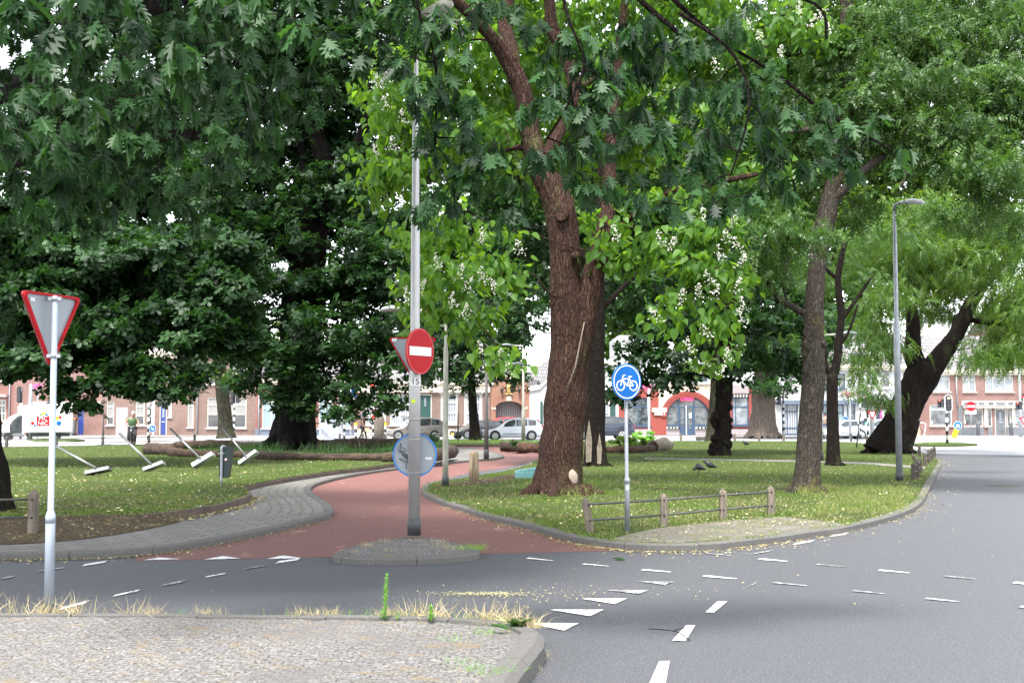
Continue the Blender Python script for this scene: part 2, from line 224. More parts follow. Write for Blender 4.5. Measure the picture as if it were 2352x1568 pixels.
# ---------------------------------------------------------------- mesh building
class MB:
    def __init__(s): s.v = []; s.f = []; s.m = []; s.sm = []
    def add(s, vs, fs, mi=0, smooth=False):
        k = len(s.v); s.v += [tuple(p) for p in vs]
        for f in fs: s.f.append([i + k for i in f]); s.m.append(mi); s.sm.append(smooth)
        return s
    def box(s, a, b, mi=0):
        x0, y0, z0 = a; x1, y1, z1 = b
        x0, x1 = min(x0, x1), max(x0, x1); y0, y1 = min(y0, y1), max(y0, y1); z0, z1 = min(z0, z1), max(z0, z1)
        return s.add([(x0, y0, z0), (x1, y0, z0), (x1, y1, z0), (x0, y1, z0), (x0, y0, z1), (x1, y0, z1), (x1, y1, z1), (x0, y1, z1)],
                     [(0, 3, 2, 1), (4, 5, 6, 7), (0, 1, 5, 4), (1, 2, 6, 5), (2, 3, 7, 6), (3, 0, 4, 7)], mi)
    def cbox(s, c, size, M=None, mi=0, bev=0):
        hx, hy, hz = size[0] / 2, size[1] / 2, size[2] / 2; M = M or Matrix.Identity(3); c = Vector(c)
        vs = [c + M @ Vector((x * hx, y * hy, z * hz)) for z in (-1, 1) for (x, y) in ((-1, -1), (1, -1), (1, 1), (-1, 1))]
        return s.add(vs, [(0, 3, 2, 1), (4, 5, 6, 7), (0, 1, 5, 4), (1, 2, 6, 5), (2, 3, 7, 6), (3, 0, 4, 7)], mi)
    def tube(s, pts, rs, n=8, mi=0, cap=True, smooth=True, nz=0., nf=2., seed=0., ridge=0.):
        pts = [Vector(p) for p in pts]
        if not isinstance(rs, (list, tuple)): rs = [rs] * len(pts)
        k = len(s.v); up = Vector((0, 0, 1)); prev = None
        for i, p in enumerate(pts):
            d = (pts[min(i + 1, len(pts) - 1)] - pts[max(i - 1, 0)]).normalized()
            if prev is None:
                a = d.cross(Vector((0, 1, 0)) if abs(d.y) < .9 else Vector((1, 0, 0))).normalized()
            else: a = (prev - d * prev.dot(d)).normalized()
            prev = a; b = d.cross(a)
            for j in range(n):
                th = 2 * math.pi * j / n; q = a * math.cos(th) + b * math.sin(th); r = rs[i]
                if nz:
                    c = p + q * r
                    r *= 1 + nz * noise.noise(Vector((c.x * nf + seed, c.y * nf, c.z * nf * .45))) + nz * .5 * noise.noise(Vector((c.x * nf * 3 + seed, c.y * nf * 3, c.z * nf * .9)))
                    if ridge: r += ridge * (abs(noise.noise(Vector((q.x * 9 + seed, q.y * 9, c.z * 1.3)))) - .2)
                s.v.append(tuple(p + q * r))
        for i in range(len(pts) - 1):
            for j in range(n):
                j2 = (j + 1) % n; s.f.append([k + i * n + j, k + i * n + j2, k + (i + 1) * n + j2, k + (i + 1) * n + j]); s.m.append(mi); s.sm.append(smooth)
        if cap:
            s.f.append([k + j for j in range(n)][::-1]); s.m.append(mi); s.sm.append(False)
            s.f.append([k + (len(pts) - 1) * n + j for j in range(n)]); s.m.append(mi); s.sm.append(False)
        return s
    def cyl(s, c, r, h, n=16, mi=0, r2=None): return s.tube([c, (c[0], c[1], c[2] + h)], [r, r if r2 is None else r2], n, mi)
    def prism(s, poly, z0, z1, mi=0, bottom=False):
        n = len(poly); tris = geometry.tessellate_polygon([[Vector((p[0], p[1], 0)) for p in poly]])
        k = len(s.v); s.v += [(p[0], p[1], z1) for p in poly] + [(p[0], p[1], z0) for p in poly]
        ar = sum(poly[i][0] * poly[(i + 1) % n][1] - poly[(i + 1) % n][0] * poly[i][1] for i in range(n))
        for a, b_, c in tris:
            A, B, C = poly[a], poly[b_], poly[c]; up = (B[0] - A[0]) * (C[1] - A[1]) - (B[1] - A[1]) * (C[0] - A[0]) > 0
            s.f.append([k + a, k + b_, k + c] if up else [k + c, k + b_, k + a]); s.m.append(mi); s.sm.append(False)
        for i in range(n):
            j = (i + 1) % n; q = [k + n + i, k + n + j, k + j, k + i]; s.f.append(q if ar > 0 else q[::-1]); s.m.append(mi); s.sm.append(False)
        return s
    def slab(s, poly, o, ax, ay, n, th, mi=0):
        """flat polygon in the plane (ax, ay) through o, thickened by th along -n"""
        o, ax, ay, n = Vector(o), Vector(ax), Vector(ay), Vector(n)
        pf = [o + ax * p[0] + ay * p[1] for p in poly]; pb = [p - n * th for p in pf]; m_ = len(poly)
        tris = geometry.tessellate_polygon([[Vector((p[0], p[1], 0)) for p in poly]]); k = len(s.v); s.v += [tuple(p) for p in pf + pb]
        for t3 in tris:
            A, B, C = [pf[i] for i in t3]; t3 = list(t3) if (B - A).cross(C - A).dot(n) > 0 else list(t3)[::-1]
            s.f.append([k + i for i in t3]); s.f.append([k + m_ + i for i in t3[::-1]]); s.m += [mi, mi]; s.sm += [False, False]
        for i in range(m_):
            j = (i + 1) % m_; s.f.append([k + i, k + m_ + i, k + m_ + j, k + j]); s.m.append(mi); s.sm.append(False)
        return s
    def ball(s, c, r, n=10, mi=0, nz=0., seed=0., sq=(1, 1, 1)):
        k = len(s.v); m_ = max(4, n // 2 + 1); c = Vector(c)
        for i in range(m_ + 1):
            ph = math.pi * i / m_
            for j in range(n):
                th = 2 * math.pi * j / n; q = Vector((math.sin(ph) * math.cos(th), math.sin(ph) * math.sin(th), math.cos(ph)))
                rr = r * (1 + (nz * noise.noise(q * 2.3 + Vector((seed, seed, 0))) if nz else 0)); s.v.append(tuple(c + Vector((q.x * rr * sq[0], q.y * rr * sq[1], q.z * rr * sq[2]))))
        for i in range(m_):
            for j in range(n):
                s.f.append([k + i * n + j, k + (i + 1) * n + j, k + (i + 1) * n + (j + 1) % n, k + i * n + (j + 1) % n]); s.m.append(mi); s.sm.append(True)
        return s
    def build(s, name, mats, parent=None, loc=None, local=False, label=None, bevel=0):
        me = bpy.data.meshes.new(name); o = bpy.data.objects.new(name, me)
        org = Vector(loc) if loc is not None else (Vector(parent['org']) if parent is not None and 'org' in parent and not local else Vector((0, 0, 0)))
        me.from_pydata([tuple(Vector(p) - org) for p in s.v] if org.length else s.v, [], s.f)
        if isinstance(mats, str): mats = [mats]
        for mm in mats: me.materials.append(MATS[mm])
        me.polygons.foreach_set('material_index', s.m); me.polygons.foreach_set('use_smooth', s.sm); me.update()
        col.objects.link(o)
        if parent is not None: o.parent = parent
        elif loc is not None: o.location = loc
        if loc is not None and parent is None: o['org'] = list(org)
        if label: o['label'] = label
        if bevel:
            bv = o.modifiers.new('bevel', 'BEVEL'); bv.width = bevel; bv.segments = 2; bv.limit_method = 'ANGLE'
        return o
def tag(o, label, cat, group=None, kind=None):
    if label: o['label'] = label
    if cat: o['category'] = cat
    if group: o['group'] = group
    if kind: o['kind'] = kind
    return o
def thing(name, label, cat, loc=(0, 0, 0), group=None, rz=0):
    o = bpy.data.objects.new(name, None); o.empty_display_size = .2; col.objects.link(o); o.location = loc; o.rotation_euler = (0, 0, rz); o['org'] = list(loc)
    return tag(o, label, cat, group)
def struct(name, mb, m, kind='structure'):
    o = mb.build(name, m); o['kind'] = kind; return o
def copy_tree(o, parent=None):
    c = o.copy(); col.objects.link(c)
    if parent is not None: c.parent = parent
    for ch in list(o.children): copy_tree(ch, c)
    return c
def text_part(name, s, size, o, ax, ay, mat, parent, n=None, label=None, depth=.004, align='CENTER'):
    cu = bpy.data.curves.new('t', 'FONT'); cu.body = s; cu.size = size; cu.extrude = depth / 2; cu.align_x = align; cu.align_y = 'CENTER'; cu.resolution_u = 2
    to = bpy.data.objects.new('t', cu); col.objects.link(to); bpy.context.view_layer.update()
    me = bpy.data.meshes.new_from_object(to); bpy.data.objects.remove(to); bpy.data.curves.remove(cu)
    ax, ay = Vector(ax).normalized(), Vector(ay).normalized(); az = ax.cross(ay); M = Matrix((ax, ay, az)).transposed().to_4x4(); M.translation = Vector(o)
    if parent is not None and 'org' in parent: M.translation = Vector(o) - Vector(parent['org'])
    me.transform(M); me.name = name; ob = bpy.data.objects.new(name, me); col.objects.link(ob); me.materials.clear(); me.materials.append(MATS[mat]); ob.parent = parent
    if label: ob['label'] = label
    return ob
def smooth_path(pts, k=6):
    pts = [Vector(p) for p in pts]; out = []
    for i in range(len(pts) - 1):
        p0, p1, p2, p3 = pts[max(i - 1, 0)], pts[i], pts[i + 1], pts[min(i + 2, len(pts) - 1)]
        for j in range(k):
            t_ = j / k; out.append(.5 * ((2 * p1) + (p2 - p0) * t_ + (2 * p0 - 5 * p1 + 4 * p2 - p3) * t_ ** 2 + (3 * p1 - p0 - 3 * p2 + p3) * t_ ** 3))
    return out + [pts[-1]]
def inside(poly, x, y):
    c = np.zeros(x.shape, bool); n = len(poly)
    for i in range(n):
        x1, y1 = poly[i][0], poly[i][1]; x2, y2 = poly[(i + 1) % n][0], poly[(i + 1) % n][1]
        if y1 == y2: continue
        c ^= ((y1 > y) != (y2 > y)) & (x < (x2 - x1) * (y - y1) / (y2 - y1) + x1)
    return c
def scatter(name, tmpl, pos, d, nrm, scl, mat, parent=None, tone=None, org=(0, 0, 0)):
    """one mesh holding a copy of the leaf template at every position; d = leaf direction, nrm = upper side"""
    tv, tf = tmpl; tv = np.array(tv, np.float32); pos = np.asarray(pos, np.float32) - np.array(org, np.float32); Nn = len(pos)
    y = d / (np.linalg.norm(d, axis=1, keepdims=True) + 1e-9); z = nrm - (nrm * y).sum(1, keepdims=True) * y; z /= (np.linalg.norm(z, axis=1, keepdims=True) + 1e-9); x = np.cross(y, z)
    R = np.stack([x, y, z], 1)                                      # rows
    V = (tv[None] * np.asarray(scl)[:, None, None]) @ R + pos[:, None]
    nv = len(tv); ls = [len(f) for f in tf]; flat = np.array([i for f in tf for i in f]); nf = len(tf); nl = len(flat)
    L = (flat[None] + (np.arange(Nn) * nv)[:, None]).ravel(); st = np.concatenate([[0], np.cumsum(ls)[:-1]]); S_ = (st[None] + (np.arange(Nn) * nl)[:, None]).ravel()
    me = bpy.data.meshes.new(name); me.vertices.add(Nn * nv); me.vertices.foreach_set('co', V.astype(np.float32).ravel())
    me.loops.add(Nn * nl); me.loops.foreach_set('vertex_index', L.astype(np.int32)); me.polygons.add(Nn * nf); me.polygons.foreach_set('loop_start', S_.astype(np.int32))
    me.polygons.foreach_set('loop_total', np.tile(ls, Nn).astype(np.int32)); me.update(calc_edges=True)
    tn = tone if tone is not None else rg.random(Nn); tn = np.repeat(tn, nf) + rg.normal(0, .08, Nn * nf)
    a = me.attributes.new('tone', 'FLOAT', 'FACE'); a.data.foreach_set('value', np.clip(tn, 0, 1).astype(np.float32))
    me.materials.append(MATS[mat]); o = bpy.data.objects.new(name, me); col.objects.link(o)
    if parent is not None: o.parent = parent
    return o
# ================================================================ GROUND
LZ, RZ, SZ = .20, .09, .08          # left lawn, right lawn and pavement heights
def g2(pts, z): return [G(x, y, z) for x, y in pts]
def plane(name, poly, z, mat, thick=None):
    mb = MB(); mb.prism([(p[0], p[1]) for p in poly], z - (thick or .003), z); return struct(name, mb, mat)
def inset(poly, d):
    n = len(poly); ar = sum(poly[i][0] * poly[(i + 1) % n][1] - poly[(i + 1) % n][0] * poly[i][1] for i in range(n)); sg = 1 if ar > 0 else -1; out = []
    for i in range(n):
        a, b_, c = Vector(poly[i - 1][:2]), Vector(poly[i][:2]), Vector(poly[(i + 1) % n][:2])
        t_ = ((b_ - a).normalized() + (c - b_).normalized()); t_ = t_.normalized() if t_.length > 1e-6 else (c - b_).normalized(); out.append((b_.x - t_.y * d * sg, b_.y + t_.x * d * sg))
    return out
mb = MB(); mb.add([(-900, -60, 0), (900, -60, 0), (900, 1500, 0), (-900, 1500, 0)], [(0, 1, 2, 3)]); struct('ground', mb, 'asphalt')
pm('glare_asphalt', (.34, .34, .355), .6, 0, c2=(.29, .29, .305), scale=.4, stretch=(.3, 1, 1))  # far asphalt with its bright grazing glare put into a lighter colour
plane('crossing_road', [(-70, 61), (-12, 76), (13.5, 73), (18.2, 56), (24, 51), (90, 47), (90, 94.6), (-70, 94.6)], .004, 'glare_asphalt')
pm('pink_asphalt', (.46, .29, .27), .7, 0, c2=(.40, .25, .23), scale=.8)
plane('far_cycle_path', [(-70, 80), (-14, 84), (-14, 86.5), (-70, 83)], .008, 'pink_asphalt')
plane('far_pavement', [(-90, 94.6), (90, 94.6), (90, 103), (-90, 103)], .12, 'pale_paver', .12)
def kerb(name, path, width, z0, z1, mat, seg=1.0, side=1, gap=.008, round_=.02):
    """row of kerb stones along a path; the stones lie to the left (side=1) of the direction of travel"""
    pts = [Vector((p[0], p[1], 0)) for p in path]; d = [0]
    for a, b in zip(pts, pts[1:]): d.append(d[-1] + (b - a).length)
    def at(s):
        s = min(max(s, 0), d[-1]); i = max(k for k in range(len(d)) if d[k] <= s + 1e-9); i = min(i, len(pts) - 2)
        return pts[i].lerp(pts[i + 1], (s - d[i]) / max(1e-6, d[i + 1] - d[i])), (pts[i + 1] - pts[i]).normalized()
    mb = MB(); s = 0; first = True
    while s < d[-1] - .05:
        e = min(s + seg - gap, d[-1]); k = 3; prof = []; jz = rnd.uniform(-.004, .004)
        for q in range(k + 1):
            c, t_ = at(s + (e - s) * q / k); nrm = Vector((-t_.y, t_.x, 0)) * side
            prof.append([c + Vector((0, 0, z0)), c + Vector((0, 0, z1 - round_ + jz)), c + nrm * round_ + Vector((0, 0, z1 + jz)), c + nrm * width + Vector((0, 0, z1 + jz)), c + nrm * width + Vector((0, 0, z0))])
        base = len(mb.v)
        for pr in prof: mb.v += [tuple(p) for p in pr]
        for q in range(k):
            for j in range(4):
                f = [base + q * 5 + j, base + (q + 1) * 5 + j, base + (q + 1) * 5 + j + 1, base + q * 5 + j + 1]; mb.f.append(f if side < 0 else f[::-1]); mb.m.append(0); mb.sm.append(False)
        for q in (0, k): mb.f.append([base + q * 5 + j for j in range(5)]); mb.m.append(0); mb.sm.append(False)
        s += seg
    return struct(name, mb, mat)
# --- red cycle path
plane('cycle_path', g2([(310, 1288), (700, 1280), (1100, 1272), (1500, 1262), (1440, 1240), (1330, 1215), (1200, 1180), (1080, 1150), (1010, 1130), (990, 1108), (1080, 1085), (1160, 1075), (1260, 1050), (1275, 1037), (1215, 1026), (1150, 1021.6), (1000, 1021.6), (990, 1040), (900, 1062), (740, 1090), (640, 1130), (640, 1180), (560, 1205), (400, 1240), (310, 1262)], 0), .004, 'red_asphalt')
# --- left pavement and its kerb
sw_front = smooth_path(g2([(-260, 1277), (0, 1269), (100, 1268), (200, 1266), (290, 1262), (380, 1254), (480, 1239), (600, 1216), (690, 1196), (742, 1183), (765, 1173), (764, 1162), (748, 1149), (726, 1135), (715, 1124), (718, 1114), (740, 1104), (790, 1092), (860, 1080), (940, 1070), (1020, 1061), (1100, 1054), (1146, 1050), (1157, 1045), (1135, 1037), (1100, 1031), (1062, 1027)], .09), 5)
sw_back = g2([(1030, 1028), (1000, 1042), (900, 1058), (800, 1070), (700, 1083), (560, 1110), (535, 1148), (400, 1168), (300, 1188), (150, 1196), (-260, 1200)], .1)
plane('pavement', inset([(p.x, p.y) for p in list(sw_front) + sw_back], .05), SZ, 'paver', .1)
kerb('pavement_kerb', sw_front, .16, 0, .09, 'kerb_stone', side=1)
mb = MB()                                 # mossy joints that follow the curve of the pavement
L_ = smooth_path(g2([(585, 1178), (600, 1160), (588, 1140), (572, 1128), (600, 1112), (690, 1096)], .1), 6); R_ = smooth_path(g2([(735, 1181), (745, 1170), (725, 1148), (700, 1130), (705, 1112), (760, 1094)], .1), 6)
for k in range(1, 6):
    ln = [a.lerp(b_, k / 6) for a, b_ in zip(L_, R_)]; v = []
    for i, p in enumerate(ln):
        d_ = (ln[min(i + 1, len(ln) - 1)] - ln[max(i - 1, 0)]).normalized(); nn = Vector((-d_.y, d_.x, 0)) * .012; v += [(p.x - nn.x, p.y - nn.y, SZ + .004), (p.x + nn.x, p.y + nn.y, SZ + .004)]
    mb.add(v, [(2 * i, 2 * i + 1, 2 * i + 3, 2 * i + 2) for i in range(len(ln) - 1)])
pm('moss_joint', (.12, .13, .07), .95, c2=(.07, .07, .05), scale=9); struct('pavement_joints', mb, 'moss_joint')
# --- left lawn with its low retaining edge
lawnL_front = [(-260, 1192), (0, 1190), (150, 1186), (260, 1184), (330, 1184), (400, 1177), (470, 1166), (530, 1154), (565, 1143), (578, 1134), (575, 1126), (562, 1118), (600, 1107), (680, 1093), (780, 1079), (850, 1072), (905, 1064), (960, 1058), (1005, 1051), (1040, 1043), (1050, 1033), (1046, 1024)]
lawnL_back = [(1000, 1016), (900, 1014), (700, 1013), (447, 1016), (342, 1019), (236, 1022), (129, 1024), (15, 1026), (-260, 1031)]
lf = smooth_path(g2(lawnL_front, LZ), 4)
LAWN_L = [(p.x, p.y) for p in list(lf) + g2(lawnL_back, LZ)]
mb = MB(); mb.prism(inset(LAWN_L, .03), 0, LZ); nt_ = len(inset(LAWN_L, .03)); mb.m = [0 if k < len(mb.f) - nt_ else 1 for k in range(len(mb.f))]; struct('left_lawn', mb, ['lawn_soil', 'dirt'])
mb = MB(); a_ = g2([(-260, 1192), (0, 1190), (150, 1186), (260, 1184), (330, 1184), (400, 1177)], LZ); b_ = g2([(-260, 1255), (0, 1250), (130, 1243), (230, 1232), (330, 1216), (412, 1198)], SZ + .006)
a2 = []; b2 = []
for p_, q_ in zip(smooth_path(a_, 8), smooth_path(b_, 8)): a2.append(p_ + Vector((0, .15, .004))); b2.append(q_)
rows = 8; vs = []
for r_ in range(rows + 1):
    for p_, q_ in zip(a2, b2):
        c_ = p_.lerp(q_, r_ / rows); z_ = c_.z + (.035 * noise.noise(c_ * 1.8) + .02 * noise.noise(c_ * 6) if 0 < r_ < rows else 0); vs.append((c_.x, c_.y, z_))
mb.add(vs, [(r_ * len(a2) + i, (r_ + 1) * len(a2) + i, (r_ + 1) * len(a2) + i + 1, r_ * len(a2) + i + 1) for r_ in range(rows) for i in range(len(a2) - 1)], smooth=True)
struct('bare_earth', mb, 'dirt')
i0, i1 = 5 * 4 - 4, 9 * 4 + 4
pm('rusty_edge', (.12, .085, .07), .9, c2=(.065, .05, .042), scale=3, bump=.3)
kerb('lawn_edging', lf[i0:i1], .06, .05, LZ + .02, 'rusty_edge', seg=1.7, side=1, gap=.012, round_=.005)
kerb('lawn_edging', lf[i1:i1 + 44], .05, .05, LZ - .02, 'rusty_edge', seg=2, side=1, gap=.006, round_=.005)
# --- right lawn, kerbs and the paved corner
r_front = [(968, 1121), (975, 1131), (1010, 1147), (1060, 1163), (1130, 1183), (1200, 1199), (1290, 1223), (1340, 1234), (1390, 1241), (1455, 1247), (1500, 1249), (1560, 1249), (1640, 1246), (1700, 1240), (1780, 1231), (1850, 1221), (1950, 1206), (2050, 1182), (2095, 1165), (2118, 1148), (2132, 1125), (2143, 1100), (2156, 1076), (2164, 1062), (2160, 1053), (2140, 1047)]
r_back = [(2105, 1038), (2080, 1028), (2030, 1021), (1960, 1015), (1880, 1012.5), (1600, 1012), (1450, 1012.5), (1320, 1013), (1262, 1020), (1255, 1028), (1275, 1036)]
r_left = [(1262, 1047), (1215, 1063), (1150, 1081), (1080, 1093), (1020, 1101), (985, 1107), (970, 1114)]
rf = smooth_path(g2(r_front, .10), 5); rb = g2(r_back, .09); rl = smooth_path(g2(r_left, .10), 4)
LAWN_R = [(p.x, p.y) for p in list(rf) + rb + list(rl)]
mb = MB(); mb.prism(inset(LAWN_R, .06), 0, RZ); struct('right_lawn', mb, 'lawn_soil')
kerb('road_kerb', list(rl[-6:]) + list(rf), .14, 0, .10, 'kerb_stone', side=1); kerb('path_kerb', rl, .10, 0, .098, 'kerb_stone', side=1)
plane('paved_corner', g2([(1405, 1237.5), (1455, 1243), (1560, 1245), (1700, 1236), (1850, 1217), (1945, 1203), (1880, 1194), (1800, 1186), (1700, 1193), (1560, 1206), (1500, 1214), (1440, 1227)], .097), .097, 'old_paver', .02)
plane('park_path', g2([(1480, 1050), (1650, 1053), (1820, 1056), (1990, 1061), (2125, 1071), (2125, 1076), (1990, 1065), (1820, 1060), (1650, 1056), (1480, 1054)], .095), .095, 'paver', .02)
plane('bare_patch', g2([(1090, 1103), (1150, 1093), (1200, 1087), (1215, 1094), (1130, 1108), (1070, 1113), (1000, 1117), (1010, 1110)], .094), .094, 'dirt', .01)
# --- verge behind the cycle path
VERGE = [(p.x, p.y) for p in g2([(985, 1021.6), (1145, 1021.6), (1200, 1024), (1245, 1026), (1290, 1013), (1100, 1009), (950, 1009.5)], .1)]
mb = MB(); mb.prism(inset(VERGE, .05), 0, .1); struct('verge', mb, 'lawn_soil'); kerb('verge_kerb', g2([(985, 1021.6), (1145, 1021.6), (1200, 1024), (1245, 1026)], .1), .12, 0, .125, 'rusty_edge', side=1)
FARI = [(p.x, p.y) for p in smooth_path(g2([(2092, 1019), (2120, 1016), (2160, 1015), (2210, 1016), (2245, 1019), (2210, 1021), (2160, 1022), (2110, 1021), (2092, 1019)], .1), 4)[:-1]]
mb = MB(); mb.prism(FARI, 0, .1); struct('far_traffic_island', mb, 'lawn_soil')
FARJ = [(p.x, p.y) for p in g2([(-60, 1010), (95, 1010), (255, 1018), (200, 1022), (-60, 1024)], .1)]
mb = MB(); mb.prism(FARJ, 0, .08); struct('left_traffic_island', mb, 'pale_paver')
FARG = [(p.x, p.y) for p in g2([(60, 1009), (100, 1006.5), (160, 1007), (195, 1010), (150, 1013), (80, 1013)], .1)]
mb = MB(); mb.prism(FARG, 0, .12); struct('left_island_grass', mb, 'lawn_soil')
# --- splitter island
isl = smooth_path(g2([(765, 1264), (790, 1253), (850, 1238), (905, 1228), (955, 1226), (1000, 1229), (1050, 1240), (1100, 1254), (1104, 1260), (1060, 1267), (980, 1272), (880, 1274), (800, 1272), (768, 1269), (765, 1264)], .12), 4)[:-1]
kerb('splitter_kerb', list(isl) + [isl[0]], .17, 0, .085, 'kerb_stone', seg=.9, side=-1)
cen = sum(isl, Vector()) / len(isl); ring = [cen.lerp(p, .86) for p in isl]; mb = MB(); vs = []; K = len(ring)
for r_ in range(9):
    t_ = r_ / 8
    for p in ring: q = p.lerp(cen, t_); vs.append((q.x, q.y, .075 + .06 * (1 - (1 - t_) ** 2) + (.02 * noise.noise(q * 5) if r_ else 0)))
mb.add(vs, [(a * K + i, a * K + (i + 1) % K, (a + 1) * K + (i + 1) % K, (a + 1) * K + i) for a in range(8) for i in range(K)], smooth=True); ISLAND_MID = cen
struct('splitter_top', mb, 'island_stone')
# --- foreground island: cobbles seen from close by
IZ = .16
ie = smooth_path(g2([(-400, 1404), (0, 1405), (300, 1405), (600, 1408), (850, 1410), (1000, 1413), (1120, 1420), (1185, 1427), (1232, 1439), (1255, 1456), (1240, 1482), (1205, 1525), (1165, 1585), (1100, 1700)], IZ), 5)
poly = [(p.x, p.y) for p in ie] + [(-1.6, 2.0), (-6, 2.0), (-6, ie[0].y)]
gx = np.linspace(-6, 1.2, 240); gyy = np.linspace(2.0, 10.2, 240); X, Y_ = np.meshgrid(gx, gyy)
mb = MB(); mb.prism(inset(poly, .06), 0, IZ - .035); struct('island_base', mb, 'island_stone')
# displaced top, shrunk slightly inside the kerb
inn = inside(inset(poly, .09), X, Y_)
vs = [(float(x), float(y), IZ - .022 + .045 * max(0, 1 - abs(y - 6.5) / 4) * min(1, max(0, (-.9 - x) / 2)) + .012 * noise.noise(Vector((x * 7, y * 9, 0))) + .008 * noise.noise(Vector((x * 25, y * 25, 3)))) for x, y in zip(X.ravel(), Y_.ravel())]
fs = []
for j in range(239):
    for i in range(239):
        if inn[j, i] and inn[j + 1, i] and inn[j, i + 1] and inn[j + 1, i + 1]: a = j * 240 + i; fs.append((a, a + 1, a + 241, a + 240))
mb = MB(); mb.add(vs, fs, smooth=True); struct('island_surface', mb, 'island_stone')
kerb('island_kerb', ie, .17, 0, IZ, 'kerb_stone', seg=1.0, side=-1, round_=.05)
# --- manhole in the road
mb = MB(); c = G(2302, 1115, 0); mb.cyl((c.x, c.y, 0), .46, .006, 40); mb.cyl((c.x, c.y, .006), .40, .004, 40)
struct('manhole_frame', mb, 'kerb_stone'); mb = MB(); mb.cyl((c.x, c.y, .010), .34, .004, 40); struct('manhole_cover', mb, 'rusty_edge')
# --- painted markings
def mark(name, polys, mat):
    mb = MB()
    for q in polys:
        w_ = g2(q, .008); ar = sum(w_[i].x * w_[(i + 1) % len(w_)].y - w_[(i + 1) % len(w_)].x * w_[i].y for i in range(len(w_)))
        mb.add([(p.x, p.y, .009) for p in w_], [list(range(len(q))) if ar > 0 else list(range(len(q)))[::-1]])
    return struct(name, mb, mat)
mark('yield_triangles', [[(326, 1286), (412, 1283.4), (368, 1279)], [(468, 1284.4), (552, 1281.8), (512, 1276)], [(613, 1283), (694, 1281), (650, 1274.6)]], 'paint')
mark('yield_triangles', [[(1210, 1430), (1330, 1430), (1296, 1447)], [(1262, 1399), (1387, 1399), (1355, 1414)], [(1335, 1374), (1441, 1373), (1412, 1386)]], 'paint')
mark('yield_triangles', [[(1392, 1354), (1490, 1354), (1468, 1363)], [(1460, 1333.5), (1548, 1335), (1525, 1342)]], 'worn_paint')
def dash(x0, y0, x1, y1, th): return [(x0, y0 + th * .5), (x0 + th * 1.6, y0 - th * .5), (x1, y1 - th * .5), (x1 - th * 1.6, y1 + th * .5)]
def dsh(x0, y0, x1, y1, th): return [(x0, y0), (x0 + th * 2.5, y0 - th), (x1 + th * 2, y1 - th * .2), (x1, y1)]
mark('lane_dashes', [dash(188, 1297, 247, 1289, 5), dash(632, 1290.5, 692, 1283, 6), dash(470, 1324, 520, 1316, 3), dash(130, 1398, 206, 1381, 8), dash(258, 1367, 322, 1355, 5)], 'paint')
mark('lane_dashes', [dash(85, 1311.5, 148, 1303, 3), dash(0, 1328, 34, 1323, 4), dash(560, 1305, 610, 1298, 3.5), dash(370, 1343, 430, 1333, 5)], 'worn_paint')
mark('crossing_dashes', [dsh(1208, 1282, 1268, 1287, 2.4), dsh(1337, 1295, 1397, 1299.5, 1.8), dsh(1472, 1308.5, 1538, 1313, 2.6), dsh(1612, 1323, 1688, 1328.5, 3.2), dsh(1508, 1261, 1566, 1265, 3), dsh(1740, 1284, 1806, 1288.5, 3), dsh(2016, 1309.5, 2086, 1315, 2.4), dsh(2325, 1338.5, 2420, 1346, 3.4)], 'paint')
mark('crossing_dashes', [dsh(1772, 1338, 1850, 1344, 2.4), dsh(1955, 1356.5, 2030, 1363, 2.6), dsh(2122, 1374.5, 2200, 1381, 2.8), dsh(1620, 1271, 1678, 1275, 2), dsh(1872, 1296, 1944, 1301, 2), dsh(2166, 1323, 2238, 1329, 2.6), dsh(2338, 1394, 2430, 1402, 4)], 'worn_paint')
mark('centre_line', [[(1820, 1250), (1832, 1245), (1872, 1239), (1860, 1244.5)], [(1905, 1232), (1915, 1228), (1949, 1222.5), (1940, 1226.5)], [(1620, 1405), (1648, 1380), (1671, 1380), (1640, 1406)], [(1544, 1470), (1576, 1435), (1597, 1435), (1574, 1471)], [(1490, 1572), (1514, 1518), (1538, 1517), (1528, 1572)], [(1440, 1750), (1462, 1650), (1500, 1650), (1495, 1750)]], 'paint')
mark('centre_line', [[(1723, 1273), (1735, 1269), (1776, 1261.5), (1765, 1266)], [(1700, 1355), (1716, 1347), (1743, 1333), (1730, 1342)]], 'worn_paint')
# --- grass, litter
BLADE = ([(-.09, 0, 0), (.09, 0, 0), (.05, .6, .03), (0, 1, .22), (-.05, .6, .03)], [(0, 1, 2, 4), (4, 2, 3)])
EXCL = [[(p.x, p.y) for p in g2(q, .095)] for q in ([(1405, 1237.5), (1455, 1243), (1560, 1245), (1700, 1236), (1850, 1217), (1945, 1203), (1880, 1194), (1800, 1186), (1700, 1193), (1560, 1206), (1500, 1214), (1440, 1227)], [(1090, 1103), (1150, 1093), (1200, 1087), (1215, 1094), (1130, 1108), (1070, 1113), (1000, 1117), (1010, 1110)], [(1480, 1049.5), (1650, 1052.5), (1820, 1055.5), (1990, 1060.5), (2125, 1070), (2125, 1077), (1990, 1066), (1820, 1061), (1650, 1057), (1480, 1054.5)])]
EXCL.append([(p.x, p.y) for p in g2([(-260, 1188), (100, 1186), (330, 1183), (420, 1180), (430, 1205), (-260, 1260)], LZ)])
